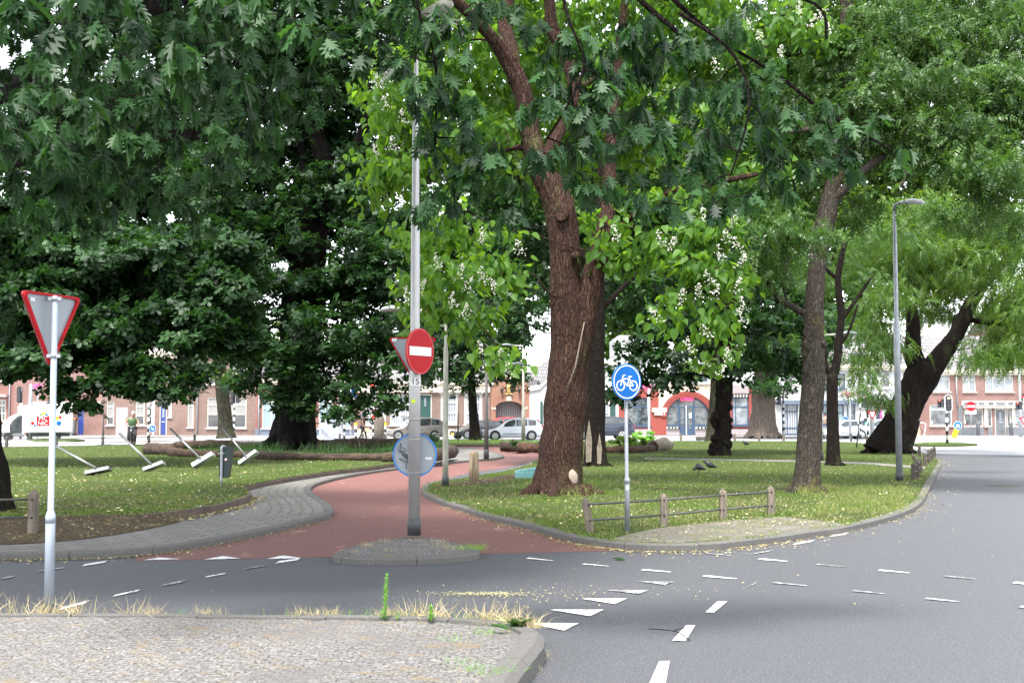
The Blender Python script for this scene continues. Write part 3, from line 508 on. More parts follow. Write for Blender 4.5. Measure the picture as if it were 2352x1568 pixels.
def grow(name, poly, z, n, h, mat, ymin=0, ymax=200, wfac=1., dens=None, label='short green grass on the lawn', dry=.0):
    xs = np.array([p[0] for p in poly]); ys = np.array([p[1] for p in poly]); y0, y1 = max(ys.min(), ymin), min(ys.max(), ymax)
    u = rg.random(n * 3); Yv = 1 / (1 / y0 + u * (1 / y1 - 1 / y0)); half = Yv * 1250 / F        # denser near the camera, as seen
    Xv = rg.uniform(-1, 1, n * 3) * half; ok = inside(poly, Xv, Yv)
    for ex_ in EXCL: ok &= ~inside(ex_, Xv, Yv)
    Xv, Yv = Xv[ok][:n], Yv[ok][:n]
    lf_ = np.array([noise.noise(Vector((x * .8, y * .8, 4))) + .5 * noise.noise(Vector((x * 3, y * 3, 9))) for x, y in zip(Xv, Yv)])
    keep = lf_ < rg.normal(.12, .25, len(lf_)); Xv, Yv, lf_ = Xv[keep], Yv[keep], lf_[keep]; k = len(Xv)
    d_ = np.stack([rg.normal(0, .55, k), rg.normal(0, .55, k), np.ones(k)], 1); nn = np.stack([rg.normal(0, 1, k), -np.abs(rg.normal(0, 1, k)) - .3, rg.normal(0, .2, k)], 1)
    hh = h * rg.uniform(.5, 1.4, k) * (1 + np.clip(-lf_, 0, 1) * .8) * (1 + Yv / 60)
    o = scatter(name, BLADE, np.stack([Xv, Yv, np.full(k, z)], 1), d_, nn, hh, mat, tone=np.clip(.35 + lf_ * .9 + rg.normal(0, .18, k), 0, 1)); return tag(o, label, None, None, 'stuff')
grow('grass', LAWN_L, LZ, 46000, .032, 'grass_blade', ymax=62, label='mown grass of the left lawn')
grow('grass', LAWN_R, RZ, 60000, .033, 'grass_blade', ymax=78, label='mown grass of the right lawn')
FL = ([(-.35, 0, 0), (-.2, -.45, .05), (.25, -.5, .08), (.45, 0, .1), (.2, .45, .06), (-.25, .5, .1)], [(0, 1, 2, 3, 4, 5)])
def litter(name, pts, size, mat, label, tone=None, kind='stuff'):
    k = len(pts); a = rg.random(k) * 6.28
    o = scatter(name, FL, pts, np.stack([np.cos(a), np.sin(a), rg.normal(0, .12, k)], 1), np.stack([rg.normal(0, .3, k), rg.normal(0, .3, k), np.ones(k)], 1), size * rg.uniform(.5, 1.5, k), mat, tone=tone)
    return tag(o, label, None, None, kind)
def rand_in(poly, n, z, y0, y1):
    u = rg.random(n * 4); Yv = 1 / (1 / y0 + u * (1 / y1 - 1 / y0)); Xv = rg.uniform(-1, 1, n * 4) * Yv * .45; ok = inside(poly, Xv, Yv); return np.stack([Xv[ok][:n], Yv[ok][:n], np.full(len(Xv[ok][:n]), z)], 1)
litter('fallen_leaves', rand_in(LAWN_L, 650, LZ + .035, 18, 60), .055, 'litter', 'yellowed leaves scattered on the left lawn'); litter('fallen_leaves', rand_in(LAWN_R, 900, RZ + .03, 18, 75), .04, 'litter', 'yellowed leaves scattered on the right lawn')
litter('fallen_petals', np.concatenate([rand_in(LAWN_L, 700, LZ + .04, 18, 60), rand_in(LAWN_R, 900, RZ + .04, 18, 75)]), .022, 'blossom', 'fallen white blossom on the lawns')
def along(path, n, sx_, z, off=0):
    P_ = np.array([(p[0], p[1]) for p in path]); i = rg.integers(0, len(P_) - 1, n); t_ = rg.random(n)[:, None]; q = P_[i] * (1 - t_) + P_[i + 1] * t_; d_ = P_[i + 1] - P_[i]; d_ = d_ / (np.linalg.norm(d_, axis=1, keepdims=True) + 1e-9)
    o_ = rg.exponential(sx_, n)[:, None] + off; nn = np.stack([d_[:, 1], -d_[:, 0]], 1); q = q + nn * o_; return np.concatenate([q, np.full((n, 1), z)], 1)
litter('gutter_litter', np.concatenate([along(rf[35:], 1600, .16, .014), along(rf[12:45], 700, .08, .014), along(sw_front[:45], 800, .10, .014)]), .024, 'litter', 'petals and leaf crumbs in the gutter', tone=rg.uniform(0, .95, 3100))
litter('leaf_drift', np.concatenate([along(lf[i0:i1], 420, .09, SZ + .02)]), .055, 'litter', 'green and yellow leaves drifted against the lawn edging', tone=rg.uniform(.0, 1., 420))
c = G(1110, 1366, 0)
litter('wood_chips', np.concatenate([np.stack([c.x + rg.normal(0, .24, 700), c.y + rg.normal(0, .07, 700), np.full(700, .014)], 1), np.stack([c.x + .7 + rg.normal(0, .6, 300), c.y + rg.normal(0, .4, 300), np.full(300, .014)], 1)]), .013, 'litter', 'pale wood chips spilled on the road', tone=rg.uniform(.6, 1.1, 1000))
litter('road_crumbs', np.stack([rg.uniform(-7, 8, 900), rg.uniform(9.5, 22, 900), np.full(900, .016)], 1), .013, 'litter', 'small leaf crumbs scattered over the asphalt', tone=rg.uniform(.3, 1, 900))
for pl_, z_, n_ in ((LAWN_L, LZ, 9000), (LAWN_R, RZ, 14000)):
    pp = rand_in(pl_, n_, z_, 18, 78); nv_ = np.array([noise.noise(Vector((x * .55, y * .35, 21))) + .4 * noise.noise(Vector((x * 2, y * 2, 5))) for x, y in pp[:, :2]]); pp = pp[nv_ > .02]; k = len(pp)
    tag(scatter('dry_grass', BLADE, pp, np.stack([rg.normal(0, 1, k), rg.normal(0, 1, k), rg.uniform(.2, .9, k)], 1), np.stack([rg.normal(0, 1, k), rg.normal(0, 1, k), np.ones(k)], 1), .055 * rg.uniform(.6, 1.6, k), 'straw_blade'), 'dry straw-coloured patches in the lawn', None, None, 'stuff')
# --- dry grass and weeds on the two islands
TUFT = ([(-.018, 0, 0), (.018, 0, 0), (.014, .5, .05), (0, 1, .35), (-.014, .5, .05)], [(0, 1, 2, 4), (4, 2, 3)])
def tuft(pts, n, h, mat, name, label, spread=.03, lean=.6, kind='stuff'):
    pts = np.repeat(np.asarray(pts), n, axis=0); k = len(pts); pts = pts + np.concatenate([rg.normal(0, spread, (k, 2)), np.zeros((k, 1))], 1)
    d_ = np.stack([rg.normal(0, lean, k), rg.normal(0, lean, k), np.ones(k)], 1); nn = np.stack([rg.normal(0, 1, k), rg.normal(0, 1, k), rg.normal(0, .2, k)], 1)
    o = scatter(name, TUFT, pts, d_, nn, h * rg.uniform(.35, 1.3, k), mat); return tag(o, label, None, None, kind)
far_edge = [p for p in ie if p.y > 9.0]
e1 = along(far_edge, 420, .03, IZ - .01, -.02); e1 = e1[[noise.noise(Vector((x * 2.3, 7, 0))) > .10 for x in e1[:, 0]]]; tuft(e1, 9, .075, 'dry_grass', 'dry_grass', 'straw-coloured grass along the far edge of the front island', .035)
e2 = along([p for p in far_edge if p.x < -2.6], 60, .03, IZ - .01); tuft(e2, 6, .16, 'dry_grass', 'dry_grass', 'taller dry grass around the foot of the left sign post', .05)
e3 = along([p for p in far_edge if p.x > -1.2], 40, .03, IZ - .01); tuft(e3, 8, .16, 'dry_grass', 'dry_grass', 'long dry grass blades at the island tip', .03, .9)
e4 = along([p for p in far_edge if -3 < p.x < 0.3], 40, .04, IZ - .01); tuft(e4, 7, .07, 'weed_green', 'green_grass', 'green grass between the straw at the island edge', .05)
ks = np.array([(rnd.uniform(-4.6, -.1), rnd.uniform(6.2, 9.2), IZ + .01) for _ in range(150)]); tuft(ks, 22, .035, 'dry_grass', 'dry_grass', 'small straw tufts between the cobbles', .05, 1.3)
kk = along([p for p in ie if p.y < 9 and p.x > -.5], 26, .05, .02, .02); tuft(kk, 10, .06, 'dry_grass', 'dry_grass', 'dry grass in the gutter beside the island kerb', .04, 1.)
kk = np.array([tuple(G(x, y, IZ)) for x, y in [(1120, 1545), (1150, 1540), (1090, 1535), (1060, 1520), (1130, 1450), (1100, 1455), (1050, 1470)] for _ in range(3)]); tuft(kk, 14, .06, 'weed_green', 'small_weeds', 'green weeds on the right side of the front island', .06, 1.2)
q = np.array([(ISLAND_MID.x + rnd.uniform(-1.2, 1.2), ISLAND_MID.y + rnd.uniform(-.6, .8), .10) for _ in range(260)]); q = q[inside(inset([(p.x, p.y) for p in isl], .16), q[:, 0], q[:, 1])]; q = q[[noise.noise(Vector((x * 1.7, y * 2, 0))) > -.1 for x, y in q[:, :2]]]; tuft(q, 9, .075, 'dry_grass', 'dry_grass', 'straw grass on the small splitter island', .05, .8)
q = np.array([tuple(G(1075 + rnd.uniform(-28, 28), 1262 + rnd.uniform(-5, 4), .06)) for _ in range(14)]); tuft(q, 22, .10, 'weed_green', 'small_weeds', 'green weeds at the right tip of the splitter island', .06, 1.)
q = np.array([tuple(G(x + rnd.uniform(-14, 14), y + rnd.uniform(-2, 2), RZ)) for x, y in [(1230, 1130), (1280, 1136), (1320, 1137), (1215, 1122), (1340, 1134), (1830, 1130), (1870, 1132), (1900, 1126), (1850, 1134)] for _ in range(14)])
tuft(q, 10, .20, 'grass_blade', 'long_grass', 'longer unmown grass around the trunks', .08, .5)
q = np.array([tuple(G(rnd.uniform(1880, 2090), rnd.uniform(1120, 1180), RZ)) for _ in range(420)]); q = q[inside(LAWN_R, q[:, 0], q[:, 1])]; tuft(q, 9, .10, 'grass_blade', 'long_grass', 'longer green grass at the right end of the lawn', .08, .5)
q = np.array([(p[0], p[1], .12) for p in rand_in(FARI, 260, .1, 60, 90)] + [(p[0], p[1], .12) for p in rand_in(FARG, 240, .1, 60, 95)] + [(p[0], p[1], .1) for p in rand_in(VERGE, 500, .1, 60, 95)]); tuft(q, 8, .22, 'weed_green', 'long_grass', 'grass on the islands and verge far behind', .2, .5)

q = np.array([(p.x + rnd.uniform(-.3, .3), p.y, 0) for p in a2 for _ in range(5)]); qq = []
for (x, y, _z), b3 in zip(q, [b for b in b2 for _ in range(5)]): f_ = rnd.random(); qq.append((x * (1 - f_) + b3.x * f_, y * (1 - f_) + b3.y * f_, LZ * (1 - f_) + (SZ + .01) * f_))
qq = np.array(qq); tuft(qq, 12, .05, 'dry_grass', 'dry_grass', 'dry straw on the bare earth in front of the left lawn', .14, 1.6); litter('fallen_leaves', qq + np.array([0, 0, .012]), .035, 'litter', 'brown leaves on the bare earth in front of the left lawn', tone=rg.uniform(-.1, .8, len(qq)))
cn = np.array([tuple(G(rnd.uniform(1420, 1930), rnd.uniform(1190, 1240), .1)) for _ in range(260)]); cn = cn[inside(EXCL[0], cn[:, 0], cn[:, 1])]; tuft(cn[::3], 9, .03, 'grass_blade', 'grass', 'grass in the joints of the paved corner', .06, 1.2); litter('fallen_leaves', np.repeat(cn, 2, 0) + np.concatenate([rg.normal(0, .12, (len(cn) * 2, 2)), np.zeros((len(cn) * 2, 1))], 1), .022, 'litter', 'crumbs of leaf on the paved corner')
# ================================================================ BUILDINGS
def bx(px, Y=100.): return (px - CX) / F * Y / (cT - 0) * 1.0
def bz(py, Y=100.): return P(CX, py, Y).z
def wall_mesh(mb, x0, x1, z0, z1, Y, holes, mi=0, rev=.16):
    xs = sorted({x0, x1, *[h[0] for h in holes], *[h[2] for h in holes]}); zs = sorted({z0, z1, *[h[1] for h in holes], *[h[3] for h in holes]})
    xs = [x for x in xs if x0 - 1e-6 <= x <= x1 + 1e-6]; zs = [z for z in zs if z0 - 1e-6 <= z <= z1 + 1e-6]
    for a, b_ in zip(xs, xs[1:]):
        for c, d in zip(zs, zs[1:]):
            mx_, mz_ = (a + b_) / 2, (c + d) / 2
            if any(h[0] < mx_ < h[2] and h[1] < mz_ < h[3] for h in holes): continue
            mb.add([(a, Y, c), (b_, Y, c), (b_, Y, d), (a, Y, d)], [(0, 1, 2, 3)], mi)
    for h in holes:
        a, c, b_, d = h[:4]
        mb.add([(a, Y, c), (a, Y + rev, c), (a, Y + rev, d), (a, Y, d)], [(0, 1, 2, 3)], mi); mb.add([(b_, Y, c), (b_, Y, d), (b_, Y + rev, d), (b_, Y + rev, c)], [(0, 1, 2, 3)], mi)
        mb.add([(a, Y, d), (a, Y + rev, d), (b_, Y + rev, d), (b_, Y, d)], [(0, 1, 2, 3)], mi); mb.add([(a, Y, c), (b_, Y, c), (b_, Y + rev, c), (a, Y + rev, c)], [(0, 1, 2, 3)], mi)
def window(par, x0, z0, x1, z1, Y, pane='pane_dark', fmat='white_frame', fw=.09, vs=(), hs=(), sill=True, lower=None, name='window', proud=.0):
    """frame with mullions at the fractions vs / hs, glass behind; lower = second glass material under the first bar"""
    mb = MB(); y0, y1 = Y + .06 - proud, Y + .13
    mb.box((x0, y0, z0), (x0 + fw, y1, z1)); mb.box((x1 - fw, y0, z0), (x1, y1, z1)); mb.box((x0 + fw, y0, z1 - fw), (x1 - fw, y1, z1)); mb.box((x0 + fw, y0, z0), (x1 - fw, y1, z0 + fw))
    for v in vs: c = x0 + (x1 - x0) * v; mb.box((c - fw * .4, y0 + .012, z0 + fw), (c + fw * .4, y1 - .01, z1 - fw))
    for v in hs: c = z0 + (z1 - z0) * v; mb.box((x0 + fw, y0 + .006, c - fw * .45), (x1 - fw, y1 - .015, c + fw * .45))
    w_ = mb.build(name, fmat, par)
    def sub(nm, m_, mat): o = m_.build(nm, mat, None); o.parent = w_; o.location = -Vector(par['org']); return o
    if lower: zc = z0 + (z1 - z0) * hs[0]; g = MB().box((x0 + fw, Y + .11, zc), (x1 - fw, Y + .14, z1 - fw)); sub('pane', g, pane); g = MB().box((x0 + fw, Y + .11, z0 + fw), (x1 - fw, Y + .14, zc)); sub('pane', g, lower)
    else: sub('pane', MB().box((x0 + fw, Y + .11, z0 + fw), (x1 - fw, Y + .14, z1 - fw)), pane)
    if sill: sub('sill', MB().box((x0 - .08, Y - .12, z0 - .10), (x1 + .08, Y + .06 - proud - .002, z0 - .002)), fmat)
    return w_
def house(label, px0, px1, ytop, mat, wins, Y=100., roof='tile', cornice=None, plinth=None, depth=9, ridge=2.6, name='house', cat='house', rooftop_mat='roof_tile', extra=None, ybase=None):
    x0, x1, z0, z1 = bx(px0, Y), bx(px1, Y), .12, bz(ytop, Y); t = thing(name, label, cat, ((x0 + x1) / 2, Y, z0)); mb = MB()
    H_ = [(bx(w[0], Y), bz(w[3], Y), bx(w[2], Y), bz(w[1], Y)) for w in wins]; H_ = [(a, max(c, z0 + .001), b_, d) for a, c, b_, d in H_]
    wall_mesh(mb, x0, x1, z0, z1, Y, H_)
    mb.add([(x0, Y, z0), (x0, Y + depth, z0), (x0, Y + depth, z1), (x0, Y, z1), (x1, Y, z0), (x1, Y + depth, z0), (x1, Y + depth, z1), (x1, Y, z1)], [(0, 3, 2, 1), (4, 5, 6, 7), (1, 2, 6, 5)])
    mb.build('wall', mat, t)
    r_ = MB(); 
    if roof == 'tile': zz = z1 + .02; r_.add([(x0, Y - .25, zz), (x1, Y - .25, zz), (x1, Y + depth / 2, zz + ridge), (x0, Y + depth / 2, zz + ridge), (x0, Y + depth + .2, zz), (x1, Y + depth + .2, zz)], [(0, 1, 2, 3), (3, 2, 5, 4), (0, 3, 4), (1, 5, 2), (0, 4, 5, 1)]); r_.build('roof', rooftop_mat, t)
    else: r_.box((x0, Y + .01, z1), (x1, Y + depth, z1 + .1)); r_.build('roof', 'zinc', t)
    if cornice: c = MB(); c.box((x0, Y - .30, z1 - .10), (x1, Y - .003, z1 + .18)); c.box((x0, Y - .18, z1 - cornice), (x1, Y - .003, z1 - .103)); c.build('cornice', 'cream', t)
    if plinth: xs = [x0] + [v for h in sorted(H_) if h[1] < z0 + plinth[0] for v in (h[0], h[2])] + [x1]; c = MB(); [c.box((a, Y - .04, z0), (b_, Y - .004, z0 + plinth[0])) for a, b_ in zip(xs[::2], xs[1::2])]; c.build('plinth', plinth[1], t)
    for w, h in zip(wins, H_):
        k = dict(w[4]) if len(w) > 4 else {}; ty = k.pop('t', 'win')
        if ty == 'win': window(t, *h, Y, **k)
        elif ty == 'door':
            m_ = k.get('mat', 'door_blue'); fr = MB(); fr.box((h[0], Y + .04, h[1]), (h[0] + .08, Y + .14, h[3])); fr.box((h[2] - .08, Y + .04, h[1]), (h[2], Y + .14, h[3])); fr.box((h[0] + .08, Y + .04, h[3] - .08), (h[2] - .08, Y + .14, h[3])); f_ = fr.build('door_frame', 'white_frame', t)
            dd = MB(); dd.box((h[0] + .08, Y + .09, h[1]), (h[2] - .08, Y + .14, h[3] - .08))
            for q in (0.2, .62): dd.box((h[0] + .22, Y + .075, h[1] + (h[3] - h[1]) * q * .6 + .1), (h[2] - .22, Y + .088, h[1] + (h[3] - h[1]) * q * .6 + .55))
            d_ = dd.build('door', m_, t); g = MB(); c_ = (h[0] + h[2]) / 2; g.box((c_ - .09, Y + .06, h[3] - 1.0), (c_ + .09, Y + .074, h[3] - .3)); o = g.build('door_light', 'pane_sky', None); o.parent = d_; o.location = -Vector(t['org'])
            g = MB(); g.box((c_ - .14, Y + .05, h[1] + 1.0), (c_ + .14, Y + .072, h[1] + 1.1)); o = g.build('letterbox', 'zinc', None); o.parent = d_; o.location = -Vector(t['org'])
        elif ty == 'panel': MB().box((h[0], Y + .05, h[1]), (h[2], Y + .1, h[3])).build(k.get('name', 'panel'), k.get('mat', 'grey_plinth'), t)
    if extra: extra(t, x0, x1, z0, z1, Y)
    return t
def drain(t, px, y0, y1, Y=100.): 
    x = bx(px, Y); mb = MB(); mb.tube([(x, Y - .08, bz(y1, Y)), (x, Y - .08, bz(y0, Y))], .06, 8); mb.build('drainpipe', 'zinc', t)
W = lambda x0, y0, x1, y1, **k: (x0, y0, x1, y1, k)
# --- far left corner house
house('brick corner house at the left edge, white windows and gutter, behind the van', -260, 36, 806, 'red_brick', [W(-6, 830, 17, 875, pane='pane_sky', hs=(.7,), vs=(.55,)), W(-6, 917, 17, 966, pane='pane_mid', hs=(.35, .72), vs=(.6,)), W(-60, 830, -30, 875, pane='pane_sky', hs=(.7,)), W(-70, 917, -30, 966, pane='pane_mid', hs=(.7,))], cornice=.35,
      extra=lambda t, a, b_, z0, z1, Y: (drain(t, 26, 812, 998), MB().box((a, Y - .5, bz(911)), (bx(22), Y - .004, bz(906))).build('awning_box', 'white_frame', t)))
house('pinkish brick house with a garage wing, bare side wall, behind the delivery van', 36, 240, 812, 'pink_brick', [W(183, 931, 196, 998, t='panel', mat='door_blue', name='blue_shutter'), W(148, 931, 178, 996, t='panel', mat='brown_brick', name='recess')], cornice=.3,
      extra=lambda t, a, b_, z0, z1, Y: MB().box((bx(78), Y - .35, bz(931)), (bx(237), Y - .004, bz(922))).build('lintel', 'white_frame', t))
house('brown brick terraced house with tall narrow windows and a blue front door', 240, 457, 812, 'brown_brick',
      [W(248, 922, 265, 976, pane='blind', hs=(.35, .78), lower='pane_dark'), W(314, 922, 335, 976, pane='blind', hs=(.40, .78), lower='pane_dark'), W(340, 925, 353, 976, pane='pane_mid', hs=(.4, .78), lower='pane_dark'), W(369, 930, 386, 998, t='door'), W(389, 912, 397, 957, pane='curtain_teal'), W(433, 926, 447, 981, pane='blind', hs=(.9,)), W(433, 832, 447, 880, pane='pane_sky', hs=(.6,)), W(376, 840, 394, 876, pane='pane_sky'), W(314, 840, 338, 880, pane='pane_sky', hs=(.6,)), W(248, 840, 268, 880, pane='pane_sky', hs=(.6,))], cornice=.35,
      extra=lambda t, a, b_, z0, z1, Y: (MB().box((bx(270), Y - .02, .12), (bx(297), Y - .004, bz(935))).build('grey_patch', 'mauve', t), drain(t, 456, 815, 998)))
house('dark brown brick house with four white-framed windows behind the slender tree', 457, 589, 806, 'dark_brick',
      [W(478, 912, 512, 982, pane='blind', hs=(.44, .74), lower='pane_dark'), W(533, 912, 568, 982, pane='blind', hs=(.44, .74), lower='pane_dark'), W(478, 832, 512, 882, pane='blind', hs=(.48,), lower='pane_mid'), W(533, 832, 569, 882, pane='pane_sky', hs=(.5,), lower='pane_mid')], cornice=.3,
      extra=lambda t, a, b_, z0, z1, Y: (MB().box((bx(500), Y - .03, .12), (bx(589), Y - .004, .35)).build('soldier_course', 'dark_brick', t)))
house('red brick house with cream cornice and teal curtains, left of the silver car', 589, 822, 876, 'red_brick',
      [W(604, 905, 648, 983, pane='curtain_teal', hs=(.78,), vs=(.5,)), W(676, 905, 715, 983, pane='curtain_teal', hs=(.78,), vs=(.5,)), W(733, 905, 765, 983, pane='curtain_teal', hs=(.78,), vs=(.5,)), W(777, 905, 808, 983, pane='curtain_teal', hs=(.78,), vs=(.5,)), ], cornice=.62, plinth=(.55, 'plinth_blue'), ridge=3.5,
      extra=lambda t, a, b_, z0, z1, Y: (drain(t, 597, 880, 998), drain(t, 815, 880, 998), window(t, bx(640), bz(862) + .3, bx(665), bz(832), Y + .6, pane='pane_sky', name='dormer')))
house('long brown brick house with white arched windows and dark green door, behind the cars', 822, 1126, 880, 'dark_brick',
      [W(840, 905, 887, 976, pane='curtain_white', hs=(.34, .72), vs=(.5,), fw=.14), W(896, 905, 940, 976, pane='curtain_white', hs=(.34, .72), vs=(.5,), fw=.14), W(962, 905, 992, 996, t='door', mat='door_green'), W(1012, 900, 1054, 974, pane='curtain_white', hs=(.36, .68), fw=.22), W(1066, 900, 1108, 974, pane='curtain_white', hs=(.36, .68), fw=.22)], cornice=.75, ridge=3.5, plinth=(.35, 'cream'),
      extra=lambda t, a, b_, z0, z1, Y: (drain(t, 833, 884, 998), MB().box((a, Y - .06, .47), (bx(960), Y - .004, .62)).box((bx(994), Y - .06, .47), (b_, Y - .004, .62)).build('string_course', 'cream', t),
          MB().tube([(bx(1033) + (bx(1054) - bx(1033)) * math.cos(q) * 1.05, Y - .03, bz(905) + .45 * math.sin(q)) for q in np.linspace(0, math.pi, 12)], .09, 6).tube([(bx(1087) + (bx(1108) - bx(1087)) * math.cos(q) * 1.05, Y - .03, bz(905) + .45 * math.sin(q)) for q in np.linspace(0, math.pi, 12)], .09, 6).build('arch_moulding', 'white_frame', t)))
# --- gatehouse with niche
def arch_pts(cx, zc, rx, rz, n=14): return [(cx + rx * math.cos(q), zc + rz * math.sin(q)) for q in np.linspace(math.pi, 0, n)]
Y = 100.; x0, x1 = bx(1127), bx(1216); cx = bx(1169); t = thing('gatehouse', 'orange brick gatehouse with golden statue niche over an arched gate', 'gatehouse', ((x0 + x1) / 2, Y, .12))
gx0, gx1 = bx(1139), bx(1200); zs_ = bz(935); prof = [(x0, .12), (gx0, .12)] + arch_pts(cx, zs_, (gx1 - gx0) / 2, bz(921) - zs_) + [(gx1, .12), (x1, .12), (x1, bz(898)), (bx(1213), bz(885)), (bx(1205), bz(874)), (bx(1196), bz(868)), (bx(1190), bz(858)), (cx, bz(850)), (bx(1148), bz(858)), (bx(1142), bz(868)), (bx(1136), bz(876)), (x0, bz(892))]
mb = MB(); mb.slab(prof, (0, Y, 0), (1, 0, 0), (0, 0, 1), (0, -1, 0), .5); mb.build('wall', 'orange_brick', t)
mb = MB(); mb.box((gx0 - .1, Y + .5, .12), (gx1 + .1, Y + .55, bz(915))); mb.build('passage', 'mauve', t)
mb = MB(); [mb.box((gx0 + (gx1 - gx0) * k / 15 - .02, Y + .2, .12), (gx0 + (gx1 - gx0) * k / 15 + .02, Y + .24, zs_ + (bz(921) - zs_) * math.sqrt(max(0, 1 - (2 * k / 15 - 1) ** 2)))) for k in range(1, 15)]; mb.box((gx0, Y + .19, .9), (gx1, Y + .25, .96)); mb.build('gate', 'black_metal', t)
mb = MB(); ro = arch_pts(cx, zs_, (gx1 - gx0) / 2 + .32, bz(921) - zs_ + .32); ri = arch_pts(cx, zs_, (gx1 - gx0) / 2, bz(921) - zs_)[::-1]; mb.slab(ro + ri, (0, Y - .04, 0), (1, 0, 0), (0, 0, 1), (0, -1, 0), .036); mb.build('arch', 'orange_brick', t)
mb = MB(); a = [(bx(1162), bz(903)), (bx(1162), bz(878)), (cx, bz(866)), (bx(1178), bz(878)), (bx(1178), bz(903))]; mb.slab(a, (0, Y - .008, 0), (1, 0, 0), (0, 0, 1), (0, -1, 0), .005); n_ = mb.build('niche', 'black_metal', t)
mb = MB(); c_ = Vector((cx, Y - .12, bz(902))); h_ = bz(872) - bz(902); mb.tube([c_, c_ + Vector((0, 0, h_ * .3)), c_ + Vector((0, 0, h_ * .62)), c_ + Vector((0, 0, h_ * .78)), c_ + Vector((0, 0, h_ * .82))], [.16, .19, .17, .09, .06], 10); mb.ball(c_ + Vector((0, 0, h_ * .9)), .095, 10); mb.box((cx - .28, Y - .22, bz(903) - .08), (cx + .28, Y - .01, bz(903))); mb.build('statue', 'gold', t)
MB().box((cx - .2, Y - .1, bz(920)), (cx + .2, Y - .045, bz(909))).build('keystone', 'cream', t)
for px in (1153, 1193):
    mb = MB(); x = bx(px); mb.tube([(x, Y - .02, bz(905)), (x, Y - .25, bz(906)), (x, Y - .25, bz(902))], .025, 6); mb.tube([(x, Y - .25, bz(902)), (x, Y - .25, bz(893)), (x, Y - .25, bz(889))], [.08, .14, .02], 6); mb.build('wall_lantern', 'black_metal', t)
for s_ in ((1129, 1139), (1201, 1211)): MB().box((bx(s_[0]), Y - .03, bz(939)), (bx(s_[1]), Y - .004, bz(933))).build('stone_block', 'cream', t)
# --- white-grey house with slanting tiled roof
x0, x1 = bx(1216), bx(1420); t = thing('house', 'pale plastered house with slanting grey tiled roof, half hidden by the big trunk', 'house', ((x0 + x1) / 2, Y, .12))
mb = MB(); mb.slab([(x0, .12), (x1, .12), (x1, bz(838)), (bx(1300), bz(838)), (bx(1262), bz(870)), (bx(1238), bz(892)), (x0, bz(897))], (0, Y, 0), (1, 0, 0), (0, 0, 1), (0, -1, 0), 8); mb.build('wall', 'grey_plaster', t)
mb = MB(); mb.slab([(x0 - .1, bz(894)), (bx(1238), bz(889)), (bx(1262), bz(866)), (bx(1300), bz(832)), (x1, bz(832)), (x1, bz(838)), (bx(1301), bz(838)), (bx(1263), bz(871)), (bx(1239), bz(894)), (x0 - .1, bz(899))], (0, Y - .12, 0), (1, 0, 0), (0, 0, 1), (0, -1, 0), .115); mb.build('coping', 'white_frame', t)
mb = MB(); mb.add([(bx(1196), Y + .6, bz(892)), (bx(1250), Y + .6, bz(880)), (bx(1305), Y + 4, bz(832)), (bx(1262), Y + 4, bz(820)), (bx(1205), Y + .6, bz(860))], [(0, 1, 2, 3, 4)]); mb.build('roof', 'roof_tile', t)
window(t, bx(1385), bz(975), bx(1399), bz(920), Y - .2, pane='curtain_white', hs=(.5,)); MB().box((bx(1401), Y - .14, bz(975)), (bx(1412), Y - .09, bz(920))).build('shutter', 'door_green', t); MB().box((bx(1241), Y - .14, bz(990)), (bx(1246), Y - .09, bz(922))).build('shutter', 'door_green', t)
# --- red arched cafe
x0, x1 = bx(1420), bx(1731); t = thing('cafe', 'salmon-red and white cafe with big arched door, mosaic band and navy windows', 'cafe', ((x0 + x1) / 2, Y, .12))
cx = bx(1585); rO = bx(1631) - cx; rI = bx(1625) - cx - .14; zsp = bz(975); RZo = bz(898) - bz(960)
def arc(cx_, zc, rx, rz, n=22): return [(cx_ + rx * math.cos(q), zc + rz * math.sin(q)) for q in np.linspace(math.pi, 0, n)]
zc = bz(957); ax0, ax1 = bx(1530), bx(1629); arx = (ax1 - ax0) / 2; acx = (ax0 + ax1) / 2; arz = bz(911) - zc
mb = MB(); holes = [(bx(1436), bz(960), bx(1493), bz(913)), (bx(1680), bz(977), bx(1718), bz(912)), (bx(1540), bz(876), bx(1624), bz(835))]; holes = [(bx(1436), bz(978), bx(1493), bz(913))] + holes[1:]
wall_mesh(mb, x0, ax0 - .002, .12, bz(884), Y, [holes[0]], 0); wall_mesh(mb, ax1 + .002, x1, .12, bz(884), Y, [holes[1]], 0)
mb.slab([(ax0, .12), (ax0, zc)] + arc(acx, zc, arx, arz) + [(ax1, zc), (ax1, .12), (ax1 + .001, .12), (ax1 + .001, bz(884)), (ax0 - .001, bz(884)), (ax0 - .001, .12)], (0, Y, 0), (1, 0, 0), (0, 0, 1), (0, -1, 0), .25)
mb.build('wall', 'salmon', t)
mb = MB(); wall_mesh(mb, x0, x1, bz(884), bz(770), Y, [holes[2]], 0); mb.add([(x0, Y, .12), (x0, Y + 9, .12), (x0, Y + 9, bz(770)), (x0, Y, bz(770)), (x1, Y, .12), (x1, Y + 9, .12), (x1, Y + 9, bz(770)), (x1, Y, bz(770))], [(0, 3, 2, 1), (4, 5, 6, 7), (3, 7, 6, 2)]); mb.build('upper_wall', 'plaster', t)
mb = MB(); m0, m1 = bx(1512), bx(1633); mb.slab([(m0, zc + .3), (m0, bz(883)), (m1, bz(883)), (m1, zc + .3)] + [(p[0], p[1]) for p in arc(acx, zc, arx + .5, arz + .48)[::-1] if p[1] > zc + .3 and m0 < p[0] < m1], (0, Y - .05, 0), (1, 0, 0), (0, 0, 1), (0, -1, 0), .046); mb.build('mosaic_band', 'mosaic', t)
